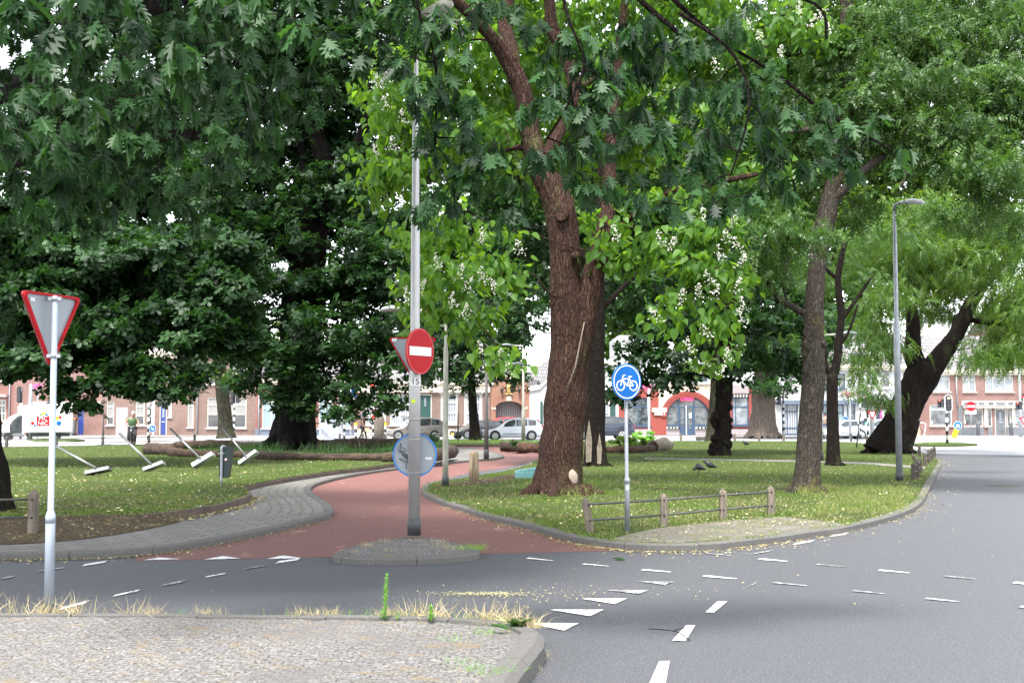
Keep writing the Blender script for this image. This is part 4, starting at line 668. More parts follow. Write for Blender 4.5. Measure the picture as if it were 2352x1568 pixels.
mb = MB(); mb.slab(arc(acx, zc, arx + .48, arz + .46) + arc(acx, zc, arx, arz)[::-1], (0, Y - .10, 0), (1, 0, 0), (0, 0, 1), (0, -1, 0), .09)
mb.slab(arc(acx, zc, arx + .34, arz + .32) + arc(acx, zc, arx + .27, arz + .25)[::-1], (0, Y - .125, 0), (1, 0, 0), (0, 0, 1), (0, -1, 0), .024); mb.slab(arc(acx, zc, arx + .17, arz + .15) + arc(acx, zc, arx + .10, arz + .08)[::-1], (0, Y - .125, 0), (1, 0, 0), (0, 0, 1), (0, -1, 0), .024); mb.build('arch', 'salmon', t)
mb = MB(); mb.slab([(ax0, bz(978))] + arc(acx, zc, arx - .002, arz - .002) + [(ax1, bz(978))], (0, Y + .16, 0), (1, 0, 0), (0, 0, 1), (0, -1, 0), .03); g_ = mb.build('arch_window', 'pane_shop', t)
def csub(mb_, nm, mat_, par=None): o = mb_.build(nm, mat_, None); o.parent = par or g_; o.location = -Vector(t['org']); return o
mb = MB(); mb.slab(arc(acx, zc, arx - .002, arz - .002) + arc(acx, zc, arx - .12, arz - .12)[::-1], (0, Y + .08, 0), (1, 0, 0), (0, 0, 1), (0, -1, 0), .07)
for px in (1558, 1593): mb.box((bx(px) - .05, Y + .07, .12), (bx(px) + .05, Y + .15, bz(916)))
mb.box((ax0 + .02, Y + .075, bz(934) - .05), (ax1 - .02, Y + .145, bz(934) + .05)); mb.box((ax0, Y + .085, bz(979) - .05), (bx(1557), Y + .15, bz(975))); mb.box((bx(1594), Y + .085, bz(979) - .05), (ax1, Y + .15, bz(975))); csub(mb, 'frame', 'navy')
mb = MB(); dx0, dx1 = bx(1559) + .01, bx(1592) - .01; dm = bx(1575); 
for a, b_ in ((dx0, dm - .05), (dm + .05, dx1)): mb.box((a, Y + .09, .12), (b_, Y + .13, bz(978))); mb.box((a, Y + .09, bz(978)), (a + .1, Y + .13, bz(935))); mb.box((b_ - .1, Y + .09, bz(978)), (b_, Y + .13, bz(935)))
d_ = mb.build('door', 'navy', t); csub(MB().box((dm - .045, Y + .05, .14), (dm + .045, Y + .14, bz(931))), 'door_edge', 'white_frame', d_); csub(MB().box((bx(1581), Y + .05, bz(960)), (bx(1587), Y + .085, bz(948))), 'notice', 'sticker', d_); csub(MB().box((bx(1581), Y + .06, bz(983)), (bx(1586), Y + .088, bz(981))), 'letterbox', 'zinc', d_)
text_part('neon_sign', 'OPEN', .42, (bx(1577), Y + .06, bz(916.5)), (1, 0, 0), (0, 0, 1), 'neon', t, depth=.03)
pm('mosaic_letters', (.36, .22, .07), .6); text_part('lettering', "L'ECHO DES MONTAGNES", .47, (bx(1579), Y - .06, bz(890.5)), (1, 0, 0), (0, 0, 1), 'mosaic_letters', t, depth=.012)
for a, b_ in ((1496, 1530), (1626, 1650)): MB().box((bx(a), Y - .16, bz(946)), (bx(b_), Y - .105 if False else Y - .004, bz(936))).box((bx(a) + .2, Y - .12, bz(953)), (bx(b_) - .1, Y - .004, bz(946) - .002)).build('impost', 'white_frame', t)
for a, b_ in ((1529, 1559), (1596, 1627)):
    mb = MB(); 
    for k in range(8): xa = bx(a) + (bx(b_) - bx(a)) * k / 8; xb = bx(a) + (bx(b_) - bx(a)) * (k + 1) / 8; mb.box((xa, Y - .14, bz(984)), (xb, Y + .03, bz(979.5)), k % 2)
    mb.build('sill', ['white_frame', 'black_metal'], t); MB().box((bx(a), Y - .02, .12), (bx(b_), Y + .1, bz(984) - .002)).build('dado', 'mauve', t)
window(t, *holes[0][:2], *holes[0][2:], Y, pane='pane_shop', fmat='navy', hs=(.68,), vs=(.5,)); window(t, *holes[1][:2], *holes[1][2:], Y, pane='pane_sky', fmat='navy', hs=(.66,), vs=(.22,))
mb = MB(); 
for k in range(11): xa = bx(1680) + (bx(1718) - bx(1680)) * k / 11; xb = bx(1680) + (bx(1718) - bx(1680)) * (k + 1) / 11; mb.box((xa, Y - .10, bz(912) + .003), (xb, Y - .004, bz(905)), k % 2)
mb.build('lintel', ['black_metal', 'white_frame'], t)
MB().box((bx(1678), Y - .10, bz(903)), (bx(1718), Y - .004, bz(884))).build('blank_panel', 'mauve', t)
for a, b_ in ((1434, 1495), (1676, 1722)): MB().box((bx(a), Y - .05, .12), (bx(b_), Y - .003, bz(985))).build('dado', 'mauve', t)
for a in (1731 - 8,): MB().box((bx(a), Y - .06, bz(949)), (bx(1731), Y - .004, bz(943))).build('stone_block', 'white_frame', t)
for k in range(5): a = 1540 + k * 17.6; window(t, bx(a), bz(876), bx(a + 13.6), bz(835), Y, pane='pane_mid', fmat='navy', fw=.1, sill=False)
mb = MB(); [mb.box((bx(1540 + k * 17.6 + 13.6), Y - .05, bz(876)), (bx(1540 + (k + 1) * 17.6), Y + .12, bz(835))) for k in range(4)]; mb.build('pier', 'mauve', t)
MB().box((bx(1538), Y - .15, bz(882)), (bx(1630), Y - .055, bz(877))).build('ledge', 'white_frame', t)
# --- white shops
def shop_extra(t, a, b_, z0, z1, Y):
    MB().box((a, Y - .30, bz(928)), (bx(2004), Y - .004, bz(919))).build('fascia', 'plinth_blue', t)
    f_ = MB().box((bx(2006), Y - .32, bz(927)), (bx(2072), Y - .004, bz(918))).build('fascia', 'plinth_blue', t, label='dark fascia board with white script lettering')
    text_part('lettering', "Yara's", .36, (bx(2019), Y - .34, bz(922.5)), (1, .0, 0), (.15, 0, 1), 'sign_white', t, depth=.02); text_part('lettering', 'COLOURS', .14, (bx(2055), Y - .34, bz(922.5)), (1, 0, 0), (0, 0, 1), 'sign_white', t, depth=.02) if False else None
    for i, (c, x) in enumerate(zip(('jeans', 'petal_pink', 'sign_white', 'shirt_green', 'cloth_beige', 'sign_red', 'cloth_black'), (2013, 2019, 2025, 2031, 2039, 2046, 2052))):
        mb = MB(); mb.tube([(bx(x), Y - .02, bz(964)), (bx(x), Y - .02, bz(950)), (bx(x), Y - .02, bz(942)), (bx(x), Y - .02, bz(940))], [.16, .1, .15, .04], 8); mb.ball((bx(x), Y - .02, bz(937.5)), .09, 8); mb.build('shop_dummy', c, t)
house('white plastered building with navy shop fronts behind the forked tree', 1779, 2108, 842, 'plaster',
      [W(1793, 927, 1830, 998, pane='curtain_white', fmat='navy', vs=(.35,), hs=(.22, .75)), W(1840, 927, 1880, 998, pane='curtain_white', fmat='navy', vs=(.5,), hs=(.22, .75)), W(1888, 928, 1936, 998, pane='curtain_teal', fmat='navy', vs=(.5,), hs=(.22, .72)), W(1942, 928, 1962, 998, pane='pane_shop', fmat='navy'), W(2008, 930, 2070, 968, pane='pane_warm', fmat='cream', vs=(.45,)),
       W(1890, 858, 1900, 892, pane='pane_mid', fmat='navy'), W(1925, 858, 1940, 892, pane='pane_mid', fmat='navy'), W(1989, 852, 2004, 886, pane='pane_sky', hs=(.6,)), W(2024, 848, 2044, 890, pane='pane_mid', hs=(.6,)), W(2070, 852, 2084, 890, pane='pane_mid', hs=(.6,)), W(1800, 855, 1822, 890, pane='pane_mid'), W(1850, 855, 1870, 890, pane='pane_mid')], cornice=.3, name='shop', cat='shop', extra=shop_extra, ridge=3)
# --- right brick house with shop
def right_extra(t, a, b_, z0, z1, Y):
    zf = bz(920); MB().box((bx(2207), Y - .30, bz(936.5)), (b_, Y - .004, bz(932.5))).build('canopy', 'white_frame', t)
    MB().box((bx(2205), Y - .08, bz(931)), (b_, Y - .004, bz(920))).build('fascia', 'white_frame', t)
    [MB().box((bx(q), Y - .10, bz(929.5)), (bx(q + w_), Y - .085, bz(923))).build('fanlight', 'pane_mid', t) for q, w_ in ((2210, 13), (2227, 13), (2244, 13), (2266, 11), (2284, 21), (2311, 11), (2330, 20), (2356, 13))]
    [MB().box((bx(q), Y - .1, .12), (bx(q2), Y + .05, bz(981))).build('dado', 'grey_plinth', t) for q, q2 in ((2207, 2255), (2263, 2274.6), (2306, 2335), (2335.5, 2400))]
    [MB().box((bx(q), Y - .12, bz(981)), (bx(q + w_), Y - .004, bz(937))).build('pilaster', 'white_frame', t) for q, w_ in ((2256, 6.5), (2319, 6))]
    MB().box((bx(2196), Y - .14, .12), (bx(2206), Y - .004, bz(933))).build('grey_pier', 'grey_plinth', t)
    MB().box((bx(2336), Y - .2, bz(918.5)), (bx(2375), Y - .1, bz(904))).build('sign_board', 'black_plastic', t); text_part('lettering', 'ALLROUND', .36, (bx(2337.5), Y - .21, bz(911.5)), (1, 0, 0), (0, 0, 1), 'lens_red_dull', t, depth=.02, align='LEFT')
    for q in (2136, 2212, 2328): MB().box((bx(q), Y + .05, bz(974.5)), (bx(q + 9), Y + .1, bz(973.5))).tube([(bx(q + 1.5), Y + .08, bz(973.5)), (bx(q + 1.5), Y + .08, bz(966))], [.1, .02], 8, 1).build('window_sticker', ['sign_red', 'sign_white'], t)
    drain(t, 2194, 856, 932)
pm('lens_red_dull', (.75, .05, .04), .5)
house('pink brick house with white-framed windows and a ground-floor shop, at the right edge', 2108, 2560, 853, 'pink_brick',
      [W(2140, 860, 2180, 899, pane='pane_sky', vs=(.35,), hs=(.75,)), W(2209, 860, 2239, 899, pane='pane_sky', vs=(.5,), hs=(.7,)), W(2261, 857, 2325, 899, pane='pane_sky', vs=(.28, .7), hs=(.78,)), W(2370, 857, 2430, 899, pane='pane_sky', vs=(.28, .7), hs=(.78,)), W(2132, 929, 2183, 977, pane='pane_sky', hs=(.74,), lower='pane_mid'),
       W(2210, 938, 2255, 980, pane='pane_shop', sill=False, fw=.12), W(2264, 937, 2275, 980, pane='pane_mid', sill=False), W(2281, 938, 2307, 999, t='door', mat='grey_plinth'), W(2308, 937, 2318, 980, pane='pane_mid', sill=False), W(2327, 938, 2352, 980, pane='pane_sky', vs=(.5,), hs=(.35, .65), sill=False)], cornice=.28, name='house', cat='house', extra=right_extra, ridge=3.2)
house('tall brick gable rising behind the pink brick house at the right edge', 2308, 2520, 752, 'pink_brick', [W(2330, 800, 2352, 830, pane='pane_mid')], Y=112., ridge=2.5, cornice=.2)
# ================================================================ TREES
# leaf templates: (vertices, faces); y runs from stalk to tip, z is the upper side
def halves(out, fold=.18, bend=.22, tw=.0):
    """leaf from the outline of its right half; two polygons folded along the midrib, tip bent down"""
    n = len(out); vr = [(x, y, abs(x) * fold - bend * y * y) for x, y in out]; vl = [(-x, y, abs(x) * fold - bend * y * y) for x, y in out[1:-1]]
    v = vr + vl; right = list(range(n)); left = [0] + [n + i for i in range(n - 2)] + [n - 1]
    return v, [right, left[::-1]]
OAKLOBE = halves([(0, -.12), (.02, .05), (.14, .14), (.06, .21), (.30, .34), (.33, .42), (.10, .40), (.38, .62), (.40, .70), (.12, .60), (.27, .84), (.26, .90), (.08, .80), (.05, .92), (0, 1.0)], .22, .25)
OAKLOBE2 = halves([(0, -.14), (.02, .04), (.11, .12), (.05, .20), (.24, .30), (.27, .40), (.08, .38), (.30, .60), (.31, .69), (.10, .58), (.21, .82), (.19, .90), (.06, .79), (.04, .93), (0, 1.06)], .45, .48)
OAKLOBE3 = halves([(0, -.10), (.03, .06), (.18, .12), (.07, .24), (.34, .30), (.40, .40), (.13, .42), (.36, .66), (.42, .70), (.14, .64), (.25, .88), (.20, .92), (.08, .84), (.04, .90), (0, .96)], -.12, .10)
HEART = halves([(0, -.10), (.18, -.14), (.38, .06), (.42, .30), (.26, .66), (0, 1.0)], .16, .30)
def combine(parts):
    v, f = [], []
    for (tv, tf, M, s_) in parts:
        k = len(v); v += [tuple(M @ (Vector(p) * s_)) for p in tv]; f += [[i + k for i in q] for q in tf]
    return v, f
KITE = ([(0, 0, 0), (.30, .55, .04), (0, 1, -.10), (-.30, .55, .04)], [(0, 1, 2, 3)])
NARROW = ([(0, 0, 0), (.21, .42, .03), (0, 1, -.15), (-.21, .42, .03)], [(0, 1, 2, 3)])
OBOV = ([(0, 0, 0), (.16, .35, .04), (.30, .72, 0), (.10, 1, -.05), (-.12, 1, -.05), (-.30, .72, 0), (-.16, .35, .04)], [(0, 1, 2, 3, 4, 5, 6)])
def sprig(leaf, n, seed, spread=1., tilt=.35, size=1.):
    r_ = random.Random(seed); parts = []
    for i in range(n):
        a = 2 * math.pi * i / n + r_.uniform(-.4, .4); M = Matrix.Rotation(a, 4, 'Z') @ Matrix.Rotation(r_.uniform(-tilt, tilt * .5), 4, 'X'); M = M.copy()
        M.translation = Vector((r_.uniform(-.25, .25) * spread, r_.uniform(-.25, .25) * spread, r_.uniform(-.2, .2) * spread)); parts.append((leaf[0], leaf[1], M, size * r_.uniform(.75, 1.15)))
    return combine(parts)
SPRIG_OAK = [sprig(OBOV, 9, s_) for s_ in (1, 2, 3)]
SPRIG_LIME = [sprig(HEART if False else ([(0, 0, 0), (.34, .25, .05), (.30, .6, 0), (0, 1, -.15), (-.30, .6, 0), (-.34, .25, .05)], [(0, 1, 2, 3, 4, 5)]), 7, s_, 1.2, .8) for s_ in (4, 5, 6)]
def pinnate(npair, seed, droop=.5, lsize=.30):
    r_ = random.Random(seed); parts = []; rach = []
    for i in range(npair + 1):
        y = .12 + .88 * i / npair; z = -droop * y * y
        for sx_ in ((-1, 1) if i < npair else (0,)):
            M = Matrix.Translation(Vector((0, y, z))) @ Matrix.Rotation(-math.atan(2 * droop * y), 4, 'X') @ Matrix.Rotation(-sx_ * rad(62) + r_.uniform(-.15, .15), 4, 'Z') @ Matrix.Rotation(r_.uniform(-.5, .1), 4, 'X')
            parts.append((NARROW[0], NARROW[1], M, lsize * (1 - .25 * abs(i / npair - .45))))
    return combine(parts)
PINN = [pinnate(6, 1), pinnate(7, 2, .7, .28), pinnate(5, 3, .3, .33)]; PINN_LONG = [pinnate(9, 4, .55, .24), pinnate(8, 5, .75, .25)]
def ellip(n, c, r):
    q = rg.normal(0, 1, (n, 3)); q /= np.linalg.norm(q, axis=1, keepdims=True); return np.array(c) + q * (rg.random((n, 1)) ** .42) * np.array(r)
def clumps(blobs, cr, dens):
    """clump centres in ellipsoids given as (px, py, depth m, rx px, ry px, [depth radius m], [density])"""
    out = []
    for bl in blobs:
        px, py, Y, rx, ry = bl[:5]; ry_m = bl[5] if len(bl) > 5 else min(rx, ry) * Y / F * 1.0; k = bl[6] if len(bl) > 6 else 1.
        c = P(px, py, Y); R_ = (rx * Y / F, ry_m, ry * Y / F); n = max(2, int(dens * k * math.pi * R_[0] * R_[2] / (cr * cr)))
        out.append(ellip(n, c, R_))
    return np.concatenate(out)
def foliage(name, cl, cr, per, tmpls, size, mat, parent, flat=.5, droop=.3, up=1., tone_hi=.5, outw=.6, label=None):
    obs = []; k = len(cl); cen = cl.mean(0); per = int(per * 1.1); pos = np.repeat(cl, per, 0); off = rg.normal(0, .5, pos.shape) * np.array([cr, cr, cr * flat]); pos = pos + off
    d_ = off * outw / cr + rg.normal(0, .55, pos.shape); d_[:, 2] -= droop; n_ = rg.normal(0, .5, pos.shape); n_[:, 2] += up; n_[:, 1] -= .25
    ct = np.repeat(rg.normal(0, .18, k), per); tone = np.clip(.42 + ct + off[:, 2] / cr * .35 + rg.normal(0, .15, len(pos)), 0, 1)  # tone rises with height in each clump: light from above put into the colour
    which = rg.integers(0, len(tmpls), len(pos)); sz = size * rg.uniform(.7, 1.25, len(pos))
    # one crown mesh per tree: build each template group and join
    parts = []
    for i, tp in enumerate(tmpls):
        s_ = which == i
        if s_.any(): parts.append(scatter(name, tp, pos[s_], d_[s_], n_[s_], sz[s_], mat, None, tone[s_], org=parent['org'] if parent is not None else (0, 0, 0)))
    return join(parts, name, parent, label)
def join(parts, name, parent, label=None):
    if len(parts) > 1:
        # numpy join of meshes that share one material and the 'tone' attribute
        V, L, S, T, A = [], [], [], [], []; vo = lo = 0
        for o in parts:
            me = o.data; nv, nl, nf = len(me.vertices), len(me.loops), len(me.polygons)
            v = np.empty(nv * 3, np.float32); me.vertices.foreach_get('co', v); l = np.empty(nl, np.int32); me.loops.foreach_get('vertex_index', l)
            s_ = np.empty(nf, np.int32); me.polygons.foreach_get('loop_start', s_); t_ = np.empty(nf, np.int32); me.polygons.foreach_get('loop_total', t_); a = np.empty(nf, np.float32); me.attributes['tone'].data.foreach_get('value', a)
            V.append(v); L.append(l + vo); S.append(s_ + lo); T.append(t_); A.append(a); vo += nv; lo += nl
        mat_ = parts[0].data.materials[0]
        for o in parts: me = o.data; bpy.data.objects.remove(o); bpy.data.meshes.remove(me)
        V, L, S, T, A = map(np.concatenate, (V, L, S, T, A)); me = bpy.data.meshes.new(name); me.vertices.add(vo); me.vertices.foreach_set('co', V); me.loops.add(lo); me.loops.foreach_set('vertex_index', L)
        me.polygons.add(len(S)); me.polygons.foreach_set('loop_start', S); me.polygons.foreach_set('loop_total', T); me.update(calc_edges=True)
        at = me.attributes.new('tone', 'FLOAT', 'FACE'); at.data.foreach_set('value', A); me.materials.append(mat_); o = bpy.data.objects.new(name, me); col.objects.link(o)
    else: o = parts[0]
    o.parent = parent
    if label: o['label'] = label
    return o
def limbs(mb, paths, Y, seg=.25, n=14, nz=.10, nf=2.5, ridge=0., mi=0):
    """limbs from pixel measurements (px, py, radius px, [depth offset m])"""
    sk = []
    for path in paths:
        pts = [P(q[0], q[1], Y + (q[3] if len(q) > 3 else 0)) for q in path]; rr = [q[2] * Y / F for q in path]
        k = max(2, int(sum((a - b_).length for a, b_ in zip(pts, pts[1:])) / seg / max(1, len(pts) - 1))); sp = smooth_path(pts, k); rs = []
        for i in range(len(rr) - 1): rs += [rr[i] + (rr[i + 1] - rr[i]) * (j / k) for j in range(k)]
        rs.append(rr[-1]); mb.tube(sp, rs, n, mi, nz=nz, nf=nf, ridge=ridge, seed=path[0][0]); sk += [(p, r_) for p, r_ in zip(sp, rs)]
    return sk
def boughs(name, sk, cl, mat, parent, frac=.5, r0=.06, n=5, rmax=.5, sag=.12):
    """thin branches from the skeleton to a share of the leaf clumps"""
    if not sk: return
    S = np.array([tuple(p) for p, r_ in sk]); mb = MB(); idx = rg.permutation(len(cl))[:int(len(cl) * frac)]; nodes = [tuple(p) for p in S]; own = len(nodes)
    order = sorted(idx, key=lambda i: np.min(np.linalg.norm(S - cl[i], axis=1))); A = np.array(nodes)
    for i in order:
        c = Vector(cl[i]); dist = np.linalg.norm(A - cl[i], axis=1) + np.where(A[:, 2] > cl[i][2] + .4, 1.2, 0); j = int(np.argmin(dist)); a = Vector(A[j]); L_ = (c - a).length
        if L_ < .15: continue
        m1 = a.lerp(c, .35) + Vector((rnd.gauss(0, .07), rnd.gauss(0, .07), rnd.gauss(.05, .05))) * L_; m2 = a.lerp(c, .7) + Vector((rnd.gauss(0, .08), rnd.gauss(0, .08), rnd.gauss(sag, .05))) * L_
        r_ = r0 * min(1, .35 + L_ / 6) * (1 if j < own else .6); pts = smooth_path([a, m1, m2, c], 3); K_ = len(pts); mb.tube(pts, [r_ * (1 - .8 * q / (K_ - 1)) for q in range(K_)], n, cap=False)
        A = np.vstack([A, [tuple(pts[K_ // 2])], [tuple(pts[int(K_ * .8)])]])
    return mb.build(name, mat, parent)
def roots(mb, c, r, n=7, L=.9, h=.45, seed=1, mi=0, z=0.1):
    r_ = random.Random(seed); c = Vector(c)
    for i in range(n):
        a = 2 * math.pi * i / n + r_.uniform(-.3, .3); d_ = Vector((math.cos(a), math.sin(a), 0)); l_ = L * r_.uniform(.7, 1.2)
        mb.tube(smooth_path([c + d_ * r * .55 + Vector((0, 0, h)), c + d_ * (r * .95) + Vector((0, 0, h * .35)), c + d_ * (r + l_ * .45) + Vector((0, 0, .03)), c + d_ * (r + l_) + Vector((0, 0, -.08))], 4), [r * .34, r * .32] + [r * .28] * 6 + [r * .2] * 3 + [r * .1] * 2, 8, mi, nz=.15, nf=3)
DENS = 1.7
def tree(label, base, z, trunk_mat, paths, Y, blobs, cr, dens, per, tmpls, size, leaf, name='tree', cat='tree', ridge=0., n=14, nz=.10, bfrac=.5, br=.05, seg=.25, root=None, group=None, **kw):
    b0 = G(base[0], base[1], z); b0.y = Y; b0.x = P(base[0], base[1], Y).x; b0.z = z
    t = thing(name, label, cat, b0, group); mb = MB(); sk = limbs(mb, paths, Y, seg, n, nz, ridge=ridge)
    if root: roots(mb, (b0.x, b0.y, z), root[0], root[1], root[2], root[3], int(base[0]))
    mb.build('trunk', trunk_mat, t)
    if blobs:
        cl = clumps(blobs, cr, dens * DENS); boughs('branches', sk[len(sk) // 4:], cl, trunk_mat, t, bfrac, br); foliage('crown', cl, cr, per, tmpls, size, leaf, t, **kw)
    return t, sk
# ---- the big catalpa in the middle
tA = 25.6
t, sk = tree('huge leaning tree with reddish bark, lime leaves and white blossom, mid picture', (1278, 1133), RZ, 'bark_catalpa',
    [[(1278, 1142, 66), (1281, 1110, 58), (1288, 1060, 50), (1295, 980, 48), (1302, 880, 46), (1308, 800, 44), (1304, 720, 39), (1298, 640, 36), (1296, 560, 35), (1290, 495, 36), (1270, 440, 33), (1245, 395, 28), (1228, 345, 25), (1216, 290, 23), (1206, 235, 21), (1190, 185, 21), (1160, 130, 19, -.1), (1128, 85, 14, -.3), (1085, 38, 12, -.5), (1020, -20, 9, -.7), (940, -90, 6)],
     [(1185, 190, 17), (1172, 120, 18), (1160, 50, 17, .3), (1170, -30, 15, .5), (1180, -160, 12, .8)],
     [(1308, 860, 34, .0), (1330, 780, 34), (1348, 700, 31), (1366, 620, 24), (1384, 555, 20), (1396, 490, 17, .2), (1400, 420, 14, .4), (1405, 300, 12, .6), (1420, 150, 10, .8), (1440, -40, 8, 1)],
     [(1240, 390, 14), (1290, 290, 14, .6), (1318, 215, 13, .8), (1300, 130, 15, .9), (1268, 60, 14, 1), (1262, -60, 12, 1)],
     [(1320, 212, 9, .8), (1350, 190, 7, 1), (1400, 150, 5, 1)],
     [(1160, 128, 8), (1110, 62, 5), (1060, 75, 4), (1000, 80, 3)],
     [(1225, 345, 6), (1190, 338, 5), (1150, 350, 3)],
     [(1378, 560, 8), (1450, 500, 6, -.4), (1540, 440, 5, -.8), (1640, 420, 4, -1.2), (1740, 400, 3, -1.4)]],
    tA, [(900, 200, 25, 95, 110), (890, 400, 25, 85, 90), (960, 300, 25.5, 130, 150, 1.2), (1060, 120, 26.5, 150, 120, 1.2), (1140, 230, 27.5, 120, 110, 1.), (1090, 320, 26, 110, 90), (1230, 120, 28, 150, 130, 1.),
         (1000, 540, 24.5, 90, 70), (1110, 560, 25, 90, 50), (1040, 640, 24, 110, 75), (1130, 620, 24.5, 90, 50), (1090, 720, 23.8, 75, 50), (960, 690, 24.5, 45, 50), (1130, 825, 23, 55, 40), (970, 760, 24, 30, 30, 1, .6),
         (1450, 250, 27.5, 170, 170, 1.2), (1350, 480, 26.5, 60, 45), (1410, 540, 25, 50, 60), (1480, 575, 24.5, 70, 55), (1570, 560, 24, 90, 60), (1640, 540, 24, 75, 60), (1590, 640, 23.6, 80, 60), (1670, 640, 23.6, 55, 70), (1540, 720, 23.6, 55, 35), (1640, 740, 23.5, 65, 45), (1660, 815, 23.4, 40, 40), (1530, 480, 24.5, 80, 50),
         (1640, 330, 26.5, 130, 120, 1), (1780, 400, 24.5, 50, 50), (1730, 90, 26.5, 140, 110, 1.2), (1860, 60, 25.5, 80, 70), (1580, 60, 27.5, 150, 100, 1), (1560, 60, 29, 260, 160, 1.5), (1200, 10, 29, 240, 70, 1.5), (1300, 330, 29, 180, 130, 1.5), (1700, 250, 28.5, 180, 150, 1.5), (1500, -120, 27, 350, 110, 2, .7), (1000, -90, 27, 260, 100, 2, .7)],
    .42, .80, 19, [HEART], .172, 'leaf_catalpa', ridge=.05, n=56, nz=.12, seg=.09, root=(.50, 7, .55, .35), bfrac=.75, br=.045, flat=.6, droop=.95, outw=.5, up=.6, name='catalpa_tree')
# pale wound near the foot, knots, climbing stem, blossom
mb = MB(); c = P(1308, 1098, tA - .39); mb.ball(c, .17, 18, 0, .12, 3, (1.05, .36, 1.2)); mb.build('scar', 'scar_wood', t, label='pale smooth wound near the foot of the trunk')
mb = MB(); c = P(1291, 497, tA - .30); mb.tube([c, c + Vector((-.02, -.12, 0))], [.15, .12], 14, nz=.2); c = P(1322, 588, tA - .36); mb.ball(c, .10, 10); mb.build('knot', 'bark_catalpa', t)
mb = MB(); mb.tube([P(1300, 900, tA - .52), P(1322, 840, tA - .50), P(1336, 770, tA - .42), P(1342, 740, tA - .38)], [.012, .018, .016, .01], 6); mb.build('dead_stem', 'dry_wood', t)
FLOWER = sprig(([(-.4, 0, .2), (0, -.5, .1), (.4, 0, .2), (0, .5, .1)], [(0, 1, 2, 3)]), 6, 9, 1.6, .9, .8)
fp = [(1050, 625), (1070, 655), (1000, 600), (1035, 690), (1105, 630), (1130, 655), (965, 660), (930, 675), (1065, 715), (860, 180), (900, 170), (920, 270), (870, 190), (880, 240), (860, 350), (900, 330), (1050, 270), (1690, 560), (1665, 545), (1700, 600), (1650, 580), (1690, 655), (1700, 730), (1640, 670), (1600, 670), (1580, 790), (1670, 815), (1655, 850), (1510, 545), (1540, 560), (1500, 725), (1560, 680), (1610, 490), (1680, 495), (1800, 405), (1820, 410), (1880, 35), (1900, 70), (1860, 50), (1720, 60), (1640, 150), (1540, 300), (1790, 120), (1100, 800), (1140, 815), (1160, 850), (1190, 570), (1100, 540), (1410, 535), (1700, 700), (1620, 760), (1625, 640), (1740, 90), (1830, 20)]
pos = []
for x, y in fp:
    c = P(x + 4, y + 2, 22.9 if x < 1250 or y > 430 else 24.2)
    ax_ = Vector((rnd.uniform(-.5, .5), 0, 1)).normalized()
    for _ in range(34): u_ = rnd.random(); pos.append(c + ax_ * (u_ * .30 - .12) + Vector((rnd.gauss(0, .055), rnd.gauss(0, .05), rnd.gauss(0, .03))) * (1.25 - u_))
pos = np.array([tuple(p) for p in pos]); k = len(pos)
o = scatter('blossom', FLOWER, pos, rg.normal(0, 1, (k, 3)), rg.normal(0, 1, (k, 3)), rg.uniform(.02, .036, k), 'leaf_blossom' if 'leaf_blossom' in MATS else 'blossom', t, org=t['org'])
# ---- dark trunk right behind it with pale stripped patches
t, sk = tree('dark upright trunk with pale stripped patches, close behind the big leaning tree', (1368, 1069), RZ, 'bark_dark',
    [[(1368, 1074, 31), (1367, 1050, 26), (1366, 1000, 24), (1366, 900, 23), (1367, 800, 22), (1369, 700, 20), (1372, 600, 17), (1380, 450, 13), (1385, 300, 10)], [(1370, 720, 8), (1430, 660, 6, .5), (1480, 610, 5, 1)], [(1372, 640, 8), (1320, 560, 6), (1260, 520, 4)]],
    39.5, [(1240, 560, 42, 160, 110, 2), (1180, 680, 41, 110, 80), (1440, 520, 42, 170, 150, 2), (1470, 690, 41, 90, 60), (1350, 380, 42, 260, 160, 2.5), (1170, 400, 42, 120, 150, 2), (1600, 400, 43, 180, 200, 2.5), (1350, 150, 43, 450, 160, 3, .7)],
    .8, .62, 26, SPRIG_LIME, .20, 'leaf_lime', n=30, seg=.2, root=(.26, 5, .4, .3), bfrac=.4, br=.05, up=.9, droop=.3, name='park_tree')
mb = MB()
for (x0, x1, x2, y0, y1) in ((1350, 1343, 1360, 962, 1060), (1374, 1369, 1383, 994, 1064)):
    mb.add([P(x0 + 3, y0, 39.14), P(x2, (y0 + y1) / 2, 39.13), P(x2 - 2, y1, 39.10), P(x1 + 3, y1 + 2, 39.10), P(x1 + 2, (y0 + y1) / 2, 39.13)], [(0, 4, 3, 2, 1)])
mb.build('stripped_patch', 'dry_wood', t)
